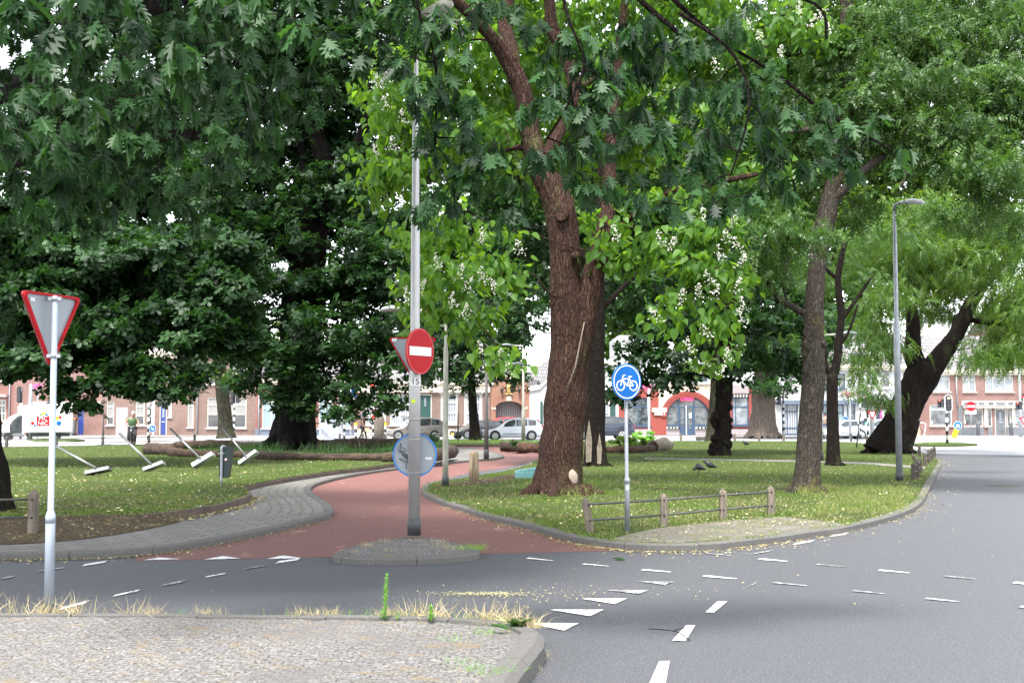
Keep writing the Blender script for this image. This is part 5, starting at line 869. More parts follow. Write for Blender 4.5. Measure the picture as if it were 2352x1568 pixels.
# ---- right-hand ash with lichen on its bark
t, sk = tree('grey-barked tree with yellow lichen standing right of the blue bicycle sign', (1849, 1128), RZ, 'bark_ash',
    [[(1849, 1134, 38), (1851, 1110, 31), (1855, 1060, 28), (1859, 1000, 27), (1864, 930, 26), (1869, 870, 26), (1869, 800, 24), (1869, 740, 22), (1873, 660, 21), (1880, 590, 20), (1890, 530, 22), (1900, 490, 23), (1908, 440, 19), (1925, 380, 18), (1945, 300, 17), (1950, 210, 16), (1945, 100, 15), (1942, -60, 13)],
     [(1868, 735, 10), (1840, 715, 8), (1790, 685, 7, -.3), (1755, 640, 6, -.5), (1730, 600, 4, -.7)], [(1905, 470, 10), (1985, 390, 9, -.3), (2060, 345, 8, .3), (2150, 320, 5, .6), (2230, 290, 3.5, .8), (2330, 210, 1.5, 1)],
     [(1940, 330, 10), (1900, 300, 8, -.3), (1830, 300, 6, -.5), (1740, 330, 4, -.6)], [(1950, 240, 8), (2050, 200, 7), (2140, 190, 5, .4), (2240, 140, 2, .6)], [(2060, 345, 5, -.5), (2080, 390, 4, -.6), (2070, 430, 3, -.7)], [(1890, 520, 7), (1830, 560, 5), (1800, 640, 4), (1810, 700, 2)]],
    25.9, [(2010, 90, 26, 170, 110, 1.2), (2180, 60, 26.5, 200, 110, 1.2), (2300, 180, 26, 150, 130, 1.2), (2120, 220, 25.5, 180, 80, 1), (1960, 200, 26, 120, 90, 1), (2000, 320, 26, 110, 60), (2180, 320, 25.5, 150, 70), (2290, 380, 25, 110, 80), (2290, 440, 25.5, 60, 50), (1860, 430, 26.6, 110, 60), (1820, 510, 24.6, 80, 55), (1780, 560, 25, 80, 60), (1970, 480, 26.8, 50, 40), (1770, 640, 25, 60, 40, .5, .6), (1850, 300, 26.5, 130, 100, 1), (1800, 180, 27, 130, 110, 1), (1880, 80, 27, 110, 120), (2100, -100, 27, 380, 120, 2, .8), (1780, 80, 28, 100, 110), (2350, 520, 25.5, 60, 80, 1, .6), (2330, 40, 27, 120, 120, 1.2), (2060, 20, 28, 250, 120, 1.5), (2300, 320, 27, 120, 120, 1.2), (1760, 490, 28, 90, 50, .8), (2200, 500, 34, 120, 40, .8)],
    .5, .95, 34, PINN, .32, 'leaf_pinnate', ridge=.015, n=44, seg=.1, root=(.28, 6, .3, .3), bfrac=.5, br=.035, droop=.5, up=.8, name='ash_tree', nz=.12)
for (x, y, r_) in ((1853, 795, .13), (1888, 790, .1), (1852, 850, .09), (1848, 812, .08), (1866, 862, .1), (1880, 690, .09)): mb = MB(); mb.ball(P(x, y, 25.9 - .12), r_, 12, nz=.4, seed=x); mb.build('knot', 'bark_ash', t)
# ---- gnarly black trunk
t, sk = tree('gnarled black trunk covered in burls, on the lawn before the red arched cafe', (1656, 1046), RZ, 'bark_dark',
    [[(1656, 1050, 26), (1657, 1030, 22), (1658, 990, 20), (1661, 940, 18), (1665, 890, 18), (1668, 850, 17), (1670, 800, 15), (1675, 720, 12), (1680, 620, 9)]], 50,
    [(1560, 760, 51, 110, 70, 3), (1480, 800, 52, 80, 55), (1450, 700, 53, 110, 70, 3), (1680, 760, 50, 110, 70, 3), (1640, 640, 52, 130, 90, 3), (1780, 780, 52, 110, 60, 3), (1800, 700, 53, 120, 90, 3), (1700, 850, 49, 35, 25), (1480, 860, 51, 45, 35), (1555, 850, 51, 30, 40, 1, .6), (1400, 880, 51, 30, 55, 1, .7), (1440, 900, 51, 25, 22, 1, .7), (1800, 850, 51, 70, 35), (1560, 560, 53, 180, 90, 3)],
    .9, .6, 24, SPRIG_OAK, .24, 'leaf_oak', n=26, nz=.3, seg=.2, bfrac=.35, br=.06, name='burred_tree', up=1.2)
for (x, y, r_) in ((1644, 958, .22), (1640, 965, .18), (1641, 975, .14), (1675, 935, .14), (1677, 965, .12), (1673, 1000, .16), (1665, 1012, .22), (1643, 1008, .2), (1640, 1026, .22), (1673, 1020, .18), (1670, 900, .12), (1650, 905, .14), (1678, 980, .1), (1637, 1036, .2)): mb = MB(); mb.ball(P(x, y, 50 - .2), r_, 10, nz=.5, seed=x + y); mb.build('burl', 'bark_dark', t)
# ---- slim tree by the far fence, in front of the cafe
tree('slim brown trunk beside the gnarled black one, near the far fence', (1634, 1011), RZ, 'bark_smooth',
    [[(1634, 1014, 17), (1635, 990, 13), (1638, 940, 10.5), (1641, 890, 9.5), (1642, 840, 9), (1645, 760, 7)]], 79, [(1620, 850, 78, 30, 20), (1600, 790, 80, 60, 40), (1660, 770, 80, 60, 50), (1575, 830, 79, 25, 25, 1, .6)], .8, .8, 26, SPRIG_LIME, .24, 'leaf_yellowgreen', n=18, bfrac=.3, br=.06, name='slim_tree')
# ---- the huge grey trunk
tree('very thick smooth grey trunk between the red cafe and the white shop', (1752, 1000), .12, 'bark_grey',
    [[(1752, 1001, 40), (1752, 985, 33), (1753, 950, 28), (1754, 900, 25), (1757, 860, 23), (1760, 800, 21), (1765, 720, 17)]], 91, [(1740, 830, 90, 70, 30), (1800, 800, 90, 90, 50), (1720, 760, 91, 100, 60), (1840, 850, 89, 70, 35), (1745, 885, 89, 25, 20), (1880, 760, 90, 100, 70), (1780, 880, 89, 25, 25)], 1.1, .8, 22, SPRIG_OAK, .3, 'leaf_lime', n=40, nz=.10, ridge=.05, root=(1.0, 8, .5, .6), bfrac=.3, br=.1, name='plane_tree')
# ---- forked dark tree
t, sk = tree('dark slender forked tree right of the lichen-covered trunk', (1916, 1067), RZ, 'bark_dark',
    [[(1916, 1070, 22), (1914, 1050, 17), (1913, 1000, 14), (1912, 940, 13), (1911, 890, 13), (1912, 860, 13)], [(1912, 870, 11), (1922, 830, 10), (1927, 780, 9), (1932, 720, 8), (1925, 640, 7), (1940, 560, 6)], [(1912, 865, 8), (1896, 840, 6), (1893, 800, 5), (1875, 740, 4, .5)], [(1930, 740, 5), (1965, 690, 4), (2000, 640, 3)], [(1925, 800, 4), (1950, 760, 3), (1970, 700, 2.5)], [(1926, 640, 5), (1900, 620, 4), (1850, 560, 4), (1830, 540, 2)]],
    40, [(1960, 640, 41, 90, 60, 2), (1900, 660, 41, 90, 60, 1.5, .6), (1960, 560, 42, 150, 70, 2), (1840, 620, 42, 110, 60, 2, .6), (1990, 780, 42, 60, 50, 1.5, .7), (1840, 780, 42, 60, 60, 1.5, .4), (1950, 870, 41, 30, 30, 1, .5)], .7, .62, 22, PINN, .34, 'leaf_pinnate', n=22, seg=.2, bfrac=.6, br=.04, droop=.5, name='forked_tree', root=(.2, 5, .2, .2))
# ---- leaning tree on the right
t, sk = tree('thick dark trunk leaning steeply to the right at the bend of the kerb', (2045, 1040), RZ, 'bark_dark',
    [[(2028, 1046, 50), (2038, 1028, 47), (2052, 1000, 40), (2068, 965, 36), (2084, 930, 35), (2100, 895, 36), (2118, 865, 38), (2130, 840, 34)], [(2110, 860, 24), (2100, 820, 20), (2096, 780, 17), (2096, 730, 14), (2090, 650, 10), (2100, 560, 8)], [(2125, 865, 27), (2152, 830, 24), (2178, 795, 20), (2202, 755, 17), (2222, 712, 15), (2250, 665, 13), (2290, 620, 10), (2340, 570, 8), (2400, 520, 6)], [(2070, 1040, 22), (2078, 1005, 24), (2090, 960, 24)], [(2215, 730, 7), (2260, 740, 5), (2310, 745, 3)]],
    53, [(2130, 600, 56, 130, 70, 2.5), (2040, 700, 51, 60, 90, 2), (2000, 780, 51, 50, 60, 1.5), (1990, 860, 51, 50, 40, 1, .7), (2130, 690, 56, 60, 70, 2), (2260, 730, 56, 80, 50, 2), (2290, 790, 52, 80, 45, 2), (2190, 590, 57, 120, 80, 2), (2300, 540, 55, 90, 70, 2), (2060, 580, 52, 100, 80, 2), (2262, 825, 49.5, 80, 18, 1), (2350, 720, 50, 50, 90, 2), (2300, 660, 50.5, 60, 60, 1.5), (2320, 580, 51, 60, 50, 1.5), (2250, 620, 51, 50, 40, 1, .7), (2100, 500, 55, 160, 60, 2), (2330, 800, 50, 50, 50, 1.5), (2150, 520, 53, 120, 60, 2, .6), (2290, 530, 53, 120, 60, 2, .5), (2030, 905, 51, 25, 12, .5, .6)],
    .75, .85, 30, PINN_LONG, .52, 'leaf_yellowgreen', n=40, seg=.2, ridge=.05, nz=.12, bfrac=.5, br=.05, droop=.8, name='leaning_tree', root=(.8, 6, .6, .5))
# ---- trees of the verge and far side, centre
tree('upright dark tree on the verge, trunk left of the white hatchback', (1091, 1008), .1, 'bark_dark', [[(1091, 1010, 17), (1090, 990, 12.5), (1087, 940, 10), (1083, 880, 9), (1082, 830, 8), (1080, 740, 7)]], 82,
     [(1080, 800, 83, 110, 60, 4), (1010, 840, 83, 60, 40, 3), (1150, 850, 82, 70, 35, 3), (1180, 790, 84, 70, 60, 4, .5), (1000, 760, 84, 110, 80, 4), (1110, 720, 84, 130, 60, 4), (1060, 880, 81, 50, 20), (1170, 880, 81, 45, 18), (970, 890, 82, 20, 40, 2), (1230, 700, 85, 90, 80, 4)], 1.1, .75, 24, SPRIG_OAK, .26, 'leaf_oak', n=18, bfrac=.3, br=.08, name='verge_tree')
tree('slender upright tree left of the great dark oak, beyond the fallen logs', (518, 1003), .12, 'bark_smooth', [[(520, 1006, 24), (519, 985, 18), (514, 930, 15), (508, 870, 15), (503, 820, 14), (500, 740, 10)]], 80,
     [(500, 800, 80, 90, 40, 3), (430, 770, 81, 110, 60, 4), (570, 780, 81, 90, 60, 4), (470, 850, 79, 30, 15, 1, .5), (540, 870, 79, 25, 30, 1, .7)], 1.1, .7, 24, SPRIG_LIME, .26, 'leaf_yellowgreen', n=22, bfrac=.3, br=.08, name='slender_tree')
# ---- the great oak
t, sk = tree('huge dark oak with a flared trunk standing inside the ring of logs', (672, 1035), LZ, 'bark_oak',
    [[(668, 1040, 60), (672, 1015, 52), (676, 980, 46), (680, 930, 44), (684, 860, 44), (690, 780, 46), (698, 700, 48), (704, 640, 46), (712, 580, 38), (722, 520, 34), (735, 470, 31), (746, 420, 26), (742, 360, 20), (726, 310, 18), (738, 250, 17), (760, 180, 14), (770, 80, 12)],
     [(745, 430, 18), (780, 390, 15), (820, 330, 13, -.5), (850, 260, 10, -1)], [(705, 610, 24), (650, 560, 18, -1), (590, 545, 15, -2), (520, 580, 12, -3), (440, 620, 9, -4), (330, 640, 7, -5)], [(712, 560, 18), (660, 470, 14, 1), (610, 380, 11, 1.5), (560, 280, 9, 2)], [(700, 690, 18), (780, 640, 13), (850, 600, 11), (920, 570, 8)], [(700, 420, 12, .5), (690, 330, 10, .5), (640, 230, 8)], [(640, 1042, 24), (645, 1000, 26), (655, 960, 22)]],
    56, [(800, 250, 56, 110, 130, 3), (760, 130, 57, 200, 100, 4), (640, 300, 57, 130, 130, 4), (520, 420, 55, 150, 90, 4), (600, 480, 54, 90, 60), (480, 550, 53, 160, 60, 3), (800, 480, 55, 120, 110, 3), (880, 620, 54, 90, 100, 3), (770, 600, 54, 120, 90, 3), (600, 680, 53, 130, 100, 3), (740, 760, 53, 140, 90, 3), (860, 800, 52, 90, 70, 2.5), (630, 840, 52, 110, 55, 2.5), (760, 880, 51.5, 90, 40, 1.5), (880, 880, 51.5, 60, 35, 1.5), (660, 900, 51, 60, 30, 1), (560, 820, 52, 60, 40, 2), (700, 935, 50.5, 55, 22, .8), (900, 930, 51, 35, 12, .8, .6), (815, 920, 51, 25, 20, .8, .6), (920, 740, 53, 60, 60, 2), (770, 955, 50.5, 18, 25, .6, .7), (600, 60, 58, 300, 100, 5), (350, 250, 60, 300, 200, 4), (680, 190, 58, 170, 110, 4), (700, 420, 58, 130, 130, 3), (520, 650, 57, 130, 130, 4), (930, 830, 53, 50, 50, 2), (940, 560, 56, 60, 120, 3), (820, 400, 60, 130, 170, 4), (640, 540, 60, 120, 90, 4), (900, 30, 60, 180, 110, 4), (430, 60, 61, 250, 120, 4), (960, 330, 60, 90, 120, 4), (820, 700, 55, 110, 110, 3), (560, 880, 52, 30, 30, 1, .8), (700, -120, 58, 400, 120, 5, .6)],
    .85, .82, 26, SPRIG_OAK, .22, 'leaf_oak', n=44, seg=.3, ridge=.08, nz=.13, bfrac=.35, br=.08, name='oak_tree', root=(1.05, 8, .9, .8), droop=.2, up=1.3)
# ---- bright oak left of it, nearer
t, sk = tree('leafy oak whose low boughs hang over the left lawn, in front of the great oak', (250, 1030), LZ, 'bark_oak',
    [[(-330, 1120, 36), (-325, 1000, 28), (-300, 800, 24), (-240, 650, 22), (-120, 560, 18), (20, 540, 14), (160, 570, 11), (300, 610, 9), (420, 600, 6)], [(-240, 650, 14), (-100, 700, 11), (50, 720, 9), (200, 740, 7), (330, 760, 5)], [(160, 570, 7), (220, 640, 5), (330, 680, 4), (420, 720, 3)]],
    38, [(60, 590, 38, 150, 90, 2), (240, 620, 37.5, 150, 90, 2), (420, 600, 38, 110, 80, 2), (100, 720, 37, 150, 80, 2), (280, 760, 36.5, 150, 70, 2), (430, 740, 37, 110, 80, 2), (520, 690, 38, 80, 70, 1.5), (120, 820, 36, 110, 50, 1.5), (260, 850, 36, 120, 50, 1.5), (390, 850, 36, 70, 45, 1.2), (130, 895, 35.5, 45, 25, .8), (290, 885, 35.5, 45, 22, .7), (400, 900, 35.5, 35, 25, .7), (180, 920, 35.5, 15, 15, .4), (20, 500, 39, 90, 60, 1.5), (-60, 700, 38, 90, 150, 2), (560, 780, 38, 50, 40), (460, 870, 37, 30, 20, .6, .6), (350, 905, 35.5, 20, 12, .4), (-50, 550, 39, 100, 100, 2), (40, 800, 37.5, 90, 50, 1.5), (60, 850, 36.5, 60, 25, 1), (330, 690, 39, 150, 80, 2), (180, 540, 40, 170, 70, 2), (540, 620, 39, 90, 80, 2)],
    .5, .85, 22, SPRIG_OAK, .20, 'leaf_oak', n=30, seg=.3, ridge=.04, bfrac=.5, br=.04, name='oak_tree', droop=.35, up=1.1, outw=.9)
t.location = (0, 0, 0)
off = Vector(t['org']); base = P(-330, 1118, 38)
for ch in t.children: ch.location = off - Vector((base.x, base.y, LZ))
t.location = (base.x, base.y, LZ); t['org'] = [base.x, base.y, LZ]
# ---- thick trees far behind that close the sky
for lb, mat_, leaf_, bx, Y_t, bl, kind_ in (
    ('tall dark tree behind the brick houses, seen left of the great oak', 'bark_dark', 'leaf_oak', 250, 125, [(300, 560, 125, 350, 200, 6), (60, 640, 125, 160, 120, 5), (250, 350, 126, 350, 160, 6)], SPRIG_OAK),
    ('tall tree behind the gatehouse, seen between the lamp post and the big trunk', 'bark_dark', 'leaf_lime', 1180, 122, [(1080, 600, 122, 150, 150, 6), (1250, 520, 122, 160, 130, 6), (1060, 790, 120, 110, 60, 5), (1150, 860, 119, 40, 25, 3), (1150, 350, 123, 250, 150, 6), (960, 520, 122, 90, 120, 5)], SPRIG_LIME),
    ('tall pale green tree behind the red arched cafe', 'bark_dark', 'leaf_yellowgreen', 1560, 122, [(1480, 640, 122, 170, 120, 6), (1650, 560, 122, 200, 180, 6), (1700, 760, 121, 130, 70, 5), (1420, 430, 123, 200, 160, 6), (1780, 480, 122, 160, 130, 6), (1480, 770, 121, 110, 60, 5), (1550, 300, 123, 280, 200, 6, .8)], SPRIG_LIME),
    ('tall tree behind the white shop, showing pale green above its roof', 'bark_dark', 'leaf_yellowgreen', 1950, 124, [(1900, 640, 124, 180, 150, 6), (2080, 560, 124, 190, 140, 6, .8), (1880, 790, 122, 110, 40, 5), (2000, 330, 125, 300, 200, 6, .8), (2280, 400, 125, 180, 160, 6, .6)], SPRIG_LIME)):
    tree(lb, (bx, 995), 0, mat_, [[(bx, 998, 14), (bx, 850, 12), (bx + 8, 600, 9), (bx, 400, 5)]], Y_t, bl, 1.9, .95, 26, kind_, .55, leaf_, n=10, seg=1.5, bfrac=.2, br=.12, name='background_tree')
# ---- red oak at the left edge; its boughs reach over the road
def lobed_cluster(tips, dirs, nl=8, L=.17):
    pos, d_, n_, tn = [], [], [], []
    for c, dr in zip(tips, dirs):
        tone = rnd.gauss(.42, .32)
        for i in range(nl + rnd.randint(-2, 2)):
            sz_ = 1; a = rnd.uniform(0, 6.283); h = Vector((math.cos(a), math.sin(a), 0)); dd = h * rnd.uniform(.35, 1.) + dr * .5 + Vector((0, 0, -rnd.uniform(.35, 1.6)))
            pos.append(tuple(c + h * .03 + Vector((0, 0, rnd.uniform(-.05, .03))))); d_.append(tuple(dd.normalized())); nn = (h + Vector((rnd.gauss(0, .25), -.35 + rnd.gauss(0, .25), .75))); n_.append(tuple(nn)); tn.append(tone + rnd.gauss(0, .1))
    k = len(pos); return np.array(pos), np.array(d_), np.array(n_), L * rg.uniform(.75, 1.2, k), np.clip(tn, 0, 1)
def red_oak(label, loc, z, trunk, blobs, dens, L, nm='red_oak_tree', extra=None, spacing=.26):
    t = thing(nm, label, 'tree', loc); mb = MB(); sk = []
    for pts, rs in trunk: sp = smooth_path(pts, 8); K_ = len(sp); rr = np.interp(np.linspace(0, 1, K_), np.linspace(0, 1, len(rs)), rs); mb.tube(sp, list(map(float, rr)), 20, nz=.12, nf=3, ridge=.02); sk += [(p, r_) for p, r_ in zip(sp, rr)]
    mb.build('trunk', 'bark_dark', t); cl = clumps(blobs, spacing, dens); boughs('branches', [s_ for s_ in sk if s_[1] < .16], cl, 'bark_dark', t, 1.0, .022, 5, sag=.05)
    tips = [Vector(c) for c in cl]; dirs = [Vector((rnd.gauss(0, .4), rnd.gauss(-.2, .4), 0)) for _ in tips]; p_, d_, n_, s_, tn = lobed_cluster(tips, dirs, 8, L)
    wh = rg.random(len(p_)); s_ = s_ * rg.uniform(.72, 1.12, len(s_))
    join([scatter('crown', tp, p_[m2], d_[m2], n_[m2], s_[m2], 'leaf_red_oak', None, tn[m2], org=t['org']) for tp, m2 in ((OAKLOBE, wh < .4), (OAKLOBE2, (wh >= .4) & (wh < .75)), (OAKLOBE3, wh >= .75))], 'crown', t)
    if extra is not None:       # the upper crown, above what the camera sees, that shades the road
        p2 = []
        for (x, y, rx, ry, n_) in extra: zc = 1.7 + .341 * y + 2.2; p2.append(ellip(n_, (x, y, zc), (rx, ry, .9)))
        p2 = np.concatenate(p2); k = len(p2); scatter('upper_crown', KITE, p2, rg.normal(0, 1, (k, 3)) * [1, 1, .4], np.array([0, 0, 1.]) + rg.normal(0, .4, (k, 3)), rg.uniform(.25, .42, k), 'leaf_red_oak', t, org=t['org'])
    return t
lb = P(-62, 1190, 19.5); Lx = lambda x, y, Y: P(x, y, Y)
red_oak('oak at the left edge with lobed leaves hanging over the top left of the view', (lb.x, 19.5, SZ), SZ,
    [([Lx(-52, 1195, 19.5), Lx(-58, 1130, 19.5), Lx(-70, 1000, 19.5), Lx(-80, 800, 19.5), Lx(-90, 500, 19.5), Lx(-90, 100, 19.5), Lx(-80, -300, 19.5)], [.70, .55, .47, .42, .36, .28, .15]),
     ([Lx(-85, 650, 19.5), Lx(-120, 500, 17), Lx(-130, 300, 14), Lx(-60, 60, 11), Lx(150, -150, 9)], [.16, .10, .07, .04, .02]), ([Lx(-90, 300, 19.5), Lx(50, 180, 16), Lx(250, 60, 13), Lx(400, 0, 11), Lx(600, -60, 9.5)], [.17, .13, .1, .07, .04]),
     ([Lx(-85, 420, 19.5), Lx(60, 360, 17), Lx(260, 330, 14), Lx(420, 310, 12), Lx(540, 330, 11)], [.14, .11, .08, .05, .03])],
    [(60, 60, 7.2, 130, 110, .5), (230, 40, 7.6, 120, 100, .5), (60, 300, 7.8, 120, 90, .5), (0, 220, 7.5, 90, 90, .4), (220, 230, 8.5, 160, 110, .6), (380, 120, 8.5, 130, 120, .6), (330, 280, 9, 140, 90, .6), (480, 200, 9.3, 110, 100, .6), (500, 60, 8.8, 120, 90, .5), (620, 60, 8.8, 110, 80, .5), (720, 60, 8.2, 60, 80, .3), (560, 280, 10, 100, 70, .5), (420, 370, 10.5, 120, 60, .6), (250, 400, 11, 160, 70, .8), (80, 430, 11, 130, 70, .8), (180, 480, 12.5, 130, 50, .8), (350, 460, 13, 90, 45, .7), (60, 500, 12.5, 100, 40, .7), (620, 330, 13, 70, 60, .6), (300, 130, 10.5, 300, 160, 1.5), (90, 300, 12, 200, 160, 1.5), (560, 160, 12, 160, 120, 1.2), (660, 200, 13.5, 100, 120, 1, .6), (150, -120, 8, 300, 80, 1, .8), (560, -110, 9, 260, 70, 1, .8), (480, 500, 14, 80, 50, .7, .6), (150, 200, 14, 260, 260, 1.2), (60, -10, 12, 200, 80, 1.2), (330, -10, 13, 200, 70, 1.2), (760, -20, 11, 110, 50, .8)],
    1.75, .172, extra=[(-7, 15, 5, 4, 3600), (-3, 14, 4, 4, 3000), (-6.5, 20, 5, 4, 3000)])
red_oak('overhanging oak with dark lobed leaves before the lamp post and the big trunk', (-5.5, -3.5, IZ), IZ,
    [([Vector((-5.5, -3.5, 0)), Vector((-5.4, -3.4, 2)), Vector((-5.1, -3, 5)), Vector((-4.6, -2, 7.5))], [.5, .42, .38, .3]), ([Vector((-4.6, -2, 7.3)), Vector((-3, 2, 7.6)), Vector((-1.2, 6, 6.6)), Lx(1250, -260, 8.6), Lx(1430, -40, 8.8), Lx(1560, 80, 8.9)], [.25, .17, .09, .035, .016, .010]),
     ([Lx(1250, -260, 8.6), Lx(1480, -60, 9.0), Lx(1640, 80, 9.2), Lx(1780, 170, 9.3), Lx(1900, 260, 9.3), Lx(2040, 340, 9.2), Lx(2100, 380, 9.2)], [.04, .018, .013, .010, .008, .006, .004]), ([Lx(1560, 30, 8.8), Lx(1680, 120, 8.7), Lx(1720, 240, 8.6), Lx(1680, 400, 8.5)], [.012, .009, .007, .004]),
     ([Vector((-1.2, 6, 6.6)), Lx(1000, -200, 8.6), Lx(960, 0, 8.7), Lx(1000, 140, 8.7), Lx(1000, 330, 8.7)], [.04, .012, .008, .006, .004]), ([Lx(1250, -260, 8.6), Lx(1300, 20, 8.4), Lx(1340, 160, 8.3), Lx(1250, 330, 8.3)], [.022, .009, .007, .004]), ([Lx(1480, -60, 9.), Lx(1850, 0, 9.2), Lx(1900, 90, 9.2)], [.02, .009, .004])],
    [(985, 35, 8.5, 50, 40, .25), (920, 60, 8.8, 80, 60, .3), (880, 120, 8.8, 80, 60, .3), (1010, 90, 8.6, 80, 80, .3), (960, 190, 8.6, 90, 60, .3), (1040, 250, 8.7, 90, 80, .3), (1020, 340, 8.8, 90, 60, .3), (1060, 430, 8.9, 90, 45, .3), (970, 450, 8.9, 45, 45, .25, .8), (1140, 350, 8.7, 90, 60, .3), (1200, 390, 8.7, 80, 50, .3), (1180, 470, 8.8, 70, 30, .25, .7), (1290, 330, 8.4, 100, 60, .3), (1260, 230, 8.5, 80, 60, .3), (1280, 90, 8.6, 70, 90, .3), (1350, 200, 8.6, 90, 90, .3), (1360, 300, 8.6, 80, 60, .3), (1350, 420, 8.5, 80, 40, .3), (1440, 330, 8.6, 90, 70, .3), (1430, 220, 8.8, 90, 80, .3), (1460, 90, 8.8, 110, 90, .3), (1450, 440, 8.5, 80, 50, .3), (1540, 430, 8.6, 70, 55, .3), (1530, 300, 8.8, 90, 70, .3), (1560, 180, 9, 100, 90, .3), (1620, 60, 9, 110, 70, .3, .7), (1660, 250, 9, 90, 80, .3), (1620, 380, 8.8, 80, 60, .3), (1670, 440, 8.8, 60, 40, .25), (1600, 470, 8.6, 60, 40, .25, .8), (1740, 200, 9.1, 80, 70, .3), (1770, 310, 9.1, 90, 60, .3), (1850, 250, 9.2, 90, 50, .3), (1870, 340, 9.2, 90, 50, .3), (1960, 280, 9.2, 80, 50, .3), (1960, 365, 9.2, 75, 45, .3), (2040, 350, 9.2, 40, 40, .3), (1800, 390, 9.1, 60, 50, .3, .7), (1760, 420, 9.1, 40, 30, .2), (1150, 30, 8.9, 100, 50, .3, .6), (1090, 10, 8.6, 90, 50, .3, .6), (1500, -100, 8.8, 500, 60, .6, .7), (1000, -90, 8.8, 300, 60, .6, .7), (1700, 30, 9.2, 80, 40, .3, .5), (1760, 100, 9.2, 60, 60, .3, .5)],
    1.9, .145, spacing=.215, extra=[(-3.5, 10.5, 3.2, 2.5, 2900), (-1.6, 12.5, 2.0, 2.4, 1400), (-7, 10, 3.5, 3, 2900)])
# ================================================================ POLES, SIGNS, FENCES, PARK THINGS
def steptube(mb, x, y, prof, n=20):
    """vertical pole: list of (z, radius)"""
    return mb.tube([(x, y, z) for z, r_ in prof], [r_ for z, r_ in prof], n)
def disc(mb, c, r_, nrm, th=.012, n=40, mi=0, rx=1.):
    nrm = Vector(nrm).normalized(); ax = Vector((0, 0, 1)).cross(nrm).normalized() * -1; ax = Vector((-nrm.y, nrm.x, 0)).normalized() * -1; ay = Vector((0, 0, 1)); ay = (ay - nrm * ay.dot(nrm)).normalized(); ax = ay.cross(nrm)
    return mb.slab([(r_ * math.cos(2 * math.pi * k / n), r_ * math.sin(2 * math.pi * k / n)) for k in range(n)], c, ax, ay, nrm, th, mi)
def ringp(r0, r1, n=40): return [(r1 * math.cos(2 * math.pi * k / n), r1 * math.sin(2 * math.pi * k / n)) for k in range(n)]
def annulus(mb, c, r0, r1, ax, ay, nrm, th, n=40, mi=0):
    c, ax, ay, nrm = Vector(c), Vector(ax), Vector(ay), Vector(nrm); vs = []
    for k in range(n):
        q = 2 * math.pi * k / n; u = ax * math.cos(q) + ay * math.sin(q); vs += [c + u * r0, c + u * r1, c + u * r1 - nrm * th, c + u * r0 - nrm * th]
    fs = []
    for k in range(n):
        a, b_ = 4 * k, 4 * ((k + 1) % n)
        for j in range(4): fs.append((a + j, a + (j + 1) % 4, b_ + (j + 1) % 4, b_ + j))
    return mb.add(vs, fs, mi)
def tri(c, w_, ax, h=None, rr=.035):
    """rounded triangle pointing down, width w_"""
    h = w_ * .866; P_ = [(-w_ / 2, h / 3), (w_ / 2, h / 3), (0, -2 * h / 3)]; out = []
    for i in range(3):
        a, b_, c_ = Vector(P_[i - 1]), Vector(P_[i]), Vector(P_[(i + 1) % 3]); d1, d2 = (a - b_).normalized(), (c_ - b_).normalized(); s_ = b_ + d1 * rr * 1.7; e_ = b_ + d2 * rr * 1.7
        for k in range(5): t_ = k / 4; q = s_.lerp(b_, t_).lerp(b_.lerp(e_, t_), t_); out.append((q.x, q.y))
    return out[::-1]
def frame_axes(nrm):
    nrm = Vector(nrm).normalized(); ay = Vector((0, 0, 1)); ay = (ay - nrm * ay.dot(nrm)).normalized(); return ay.cross(nrm), ay, nrm
def clamp(par, x, y, z, r_, mat='galv', name='clamp', h=.035):
    mb = MB(); steptube(mb, x, y, [(z, r_ + .006), (z + h, r_ + .006)]); mb.cbox((x - r_ - .012, y - .004, z + h / 2), (.035, .03, h * .8)); mb.cbox((x + r_ + .012, y - .004, z + h / 2), (.035, .03, h * .8)); return mb.build(name, mat, par)
# ---- give-way sign seen from the back, left foreground
Y = 9.75; b0 = P(112, 1398, Y); zt = P(127, 679, Y).z; x_, y_ = b0.x, Y; z0 = .12; tilt = (P(127, 679, Y).x - P(112, 1398, Y).x)
t = thing('road_sign', 'back of a red-edged yield triangle on a galvanised post, left foreground', 'road sign', (x_, Y, z0)); zc_ = P(112, 1186, Y).z
mb = MB(); L = lambda z: x_ + tilt * (z - z0) / (zt - z0); mb.tube([(L(z), Y, z) for z in (z0, zc_, zc_ + .04, zt - .02, zt)], [.038, .038, .0245, .0245, .018], 24); mb.build('post', 'galv_new', t)
mb = MB(); mb.tube([(L(zc_ - .05), Y, zc_ - .05), (L(zc_), Y, zc_), (L(zc_ + .05), Y, zc_ + .045)], [.0405, .0405, .027], 24); mb.build('collar', 'galv_new', t)
nrm = Vector((-math.sin(rad(47)), math.cos(rad(47)), .0)) * -1; nf = Vector((-.62, -.78, 0)).normalized()      # back faces the camera side
cS = Vector((P(111, 745, Y).x, Y + .045, P(112, 730.5, Y).z)); ax, ay, nn = frame_axes((.945, -.326, 0)); W_ = .62
cz = (P(0, 674, Y).z + P(0, 842, Y).z) / 2 + .09
S_ = tri(None, .69, None)
mb = MB(); mb.slab(S_, cS + nn * 0, ax, ay, nn, .012); sg = mb.build('plate', 'sign_back', t)
mb = MB(); inner = [(p[0] * .90, p[1] * .90) for p in S_]; n_ = len(S_); vs = []
for q, r2 in zip(S_, inner): vs += [cS + ax * q[0] + ay * q[1] + nn * .022, cS + ax * r2[0] + ay * r2[1] + nn * .022, cS + ax * q[0] + ay * q[1] - nn * .016, cS + ax * r2[0] + ay * r2[1] + nn * .002]
fs = []
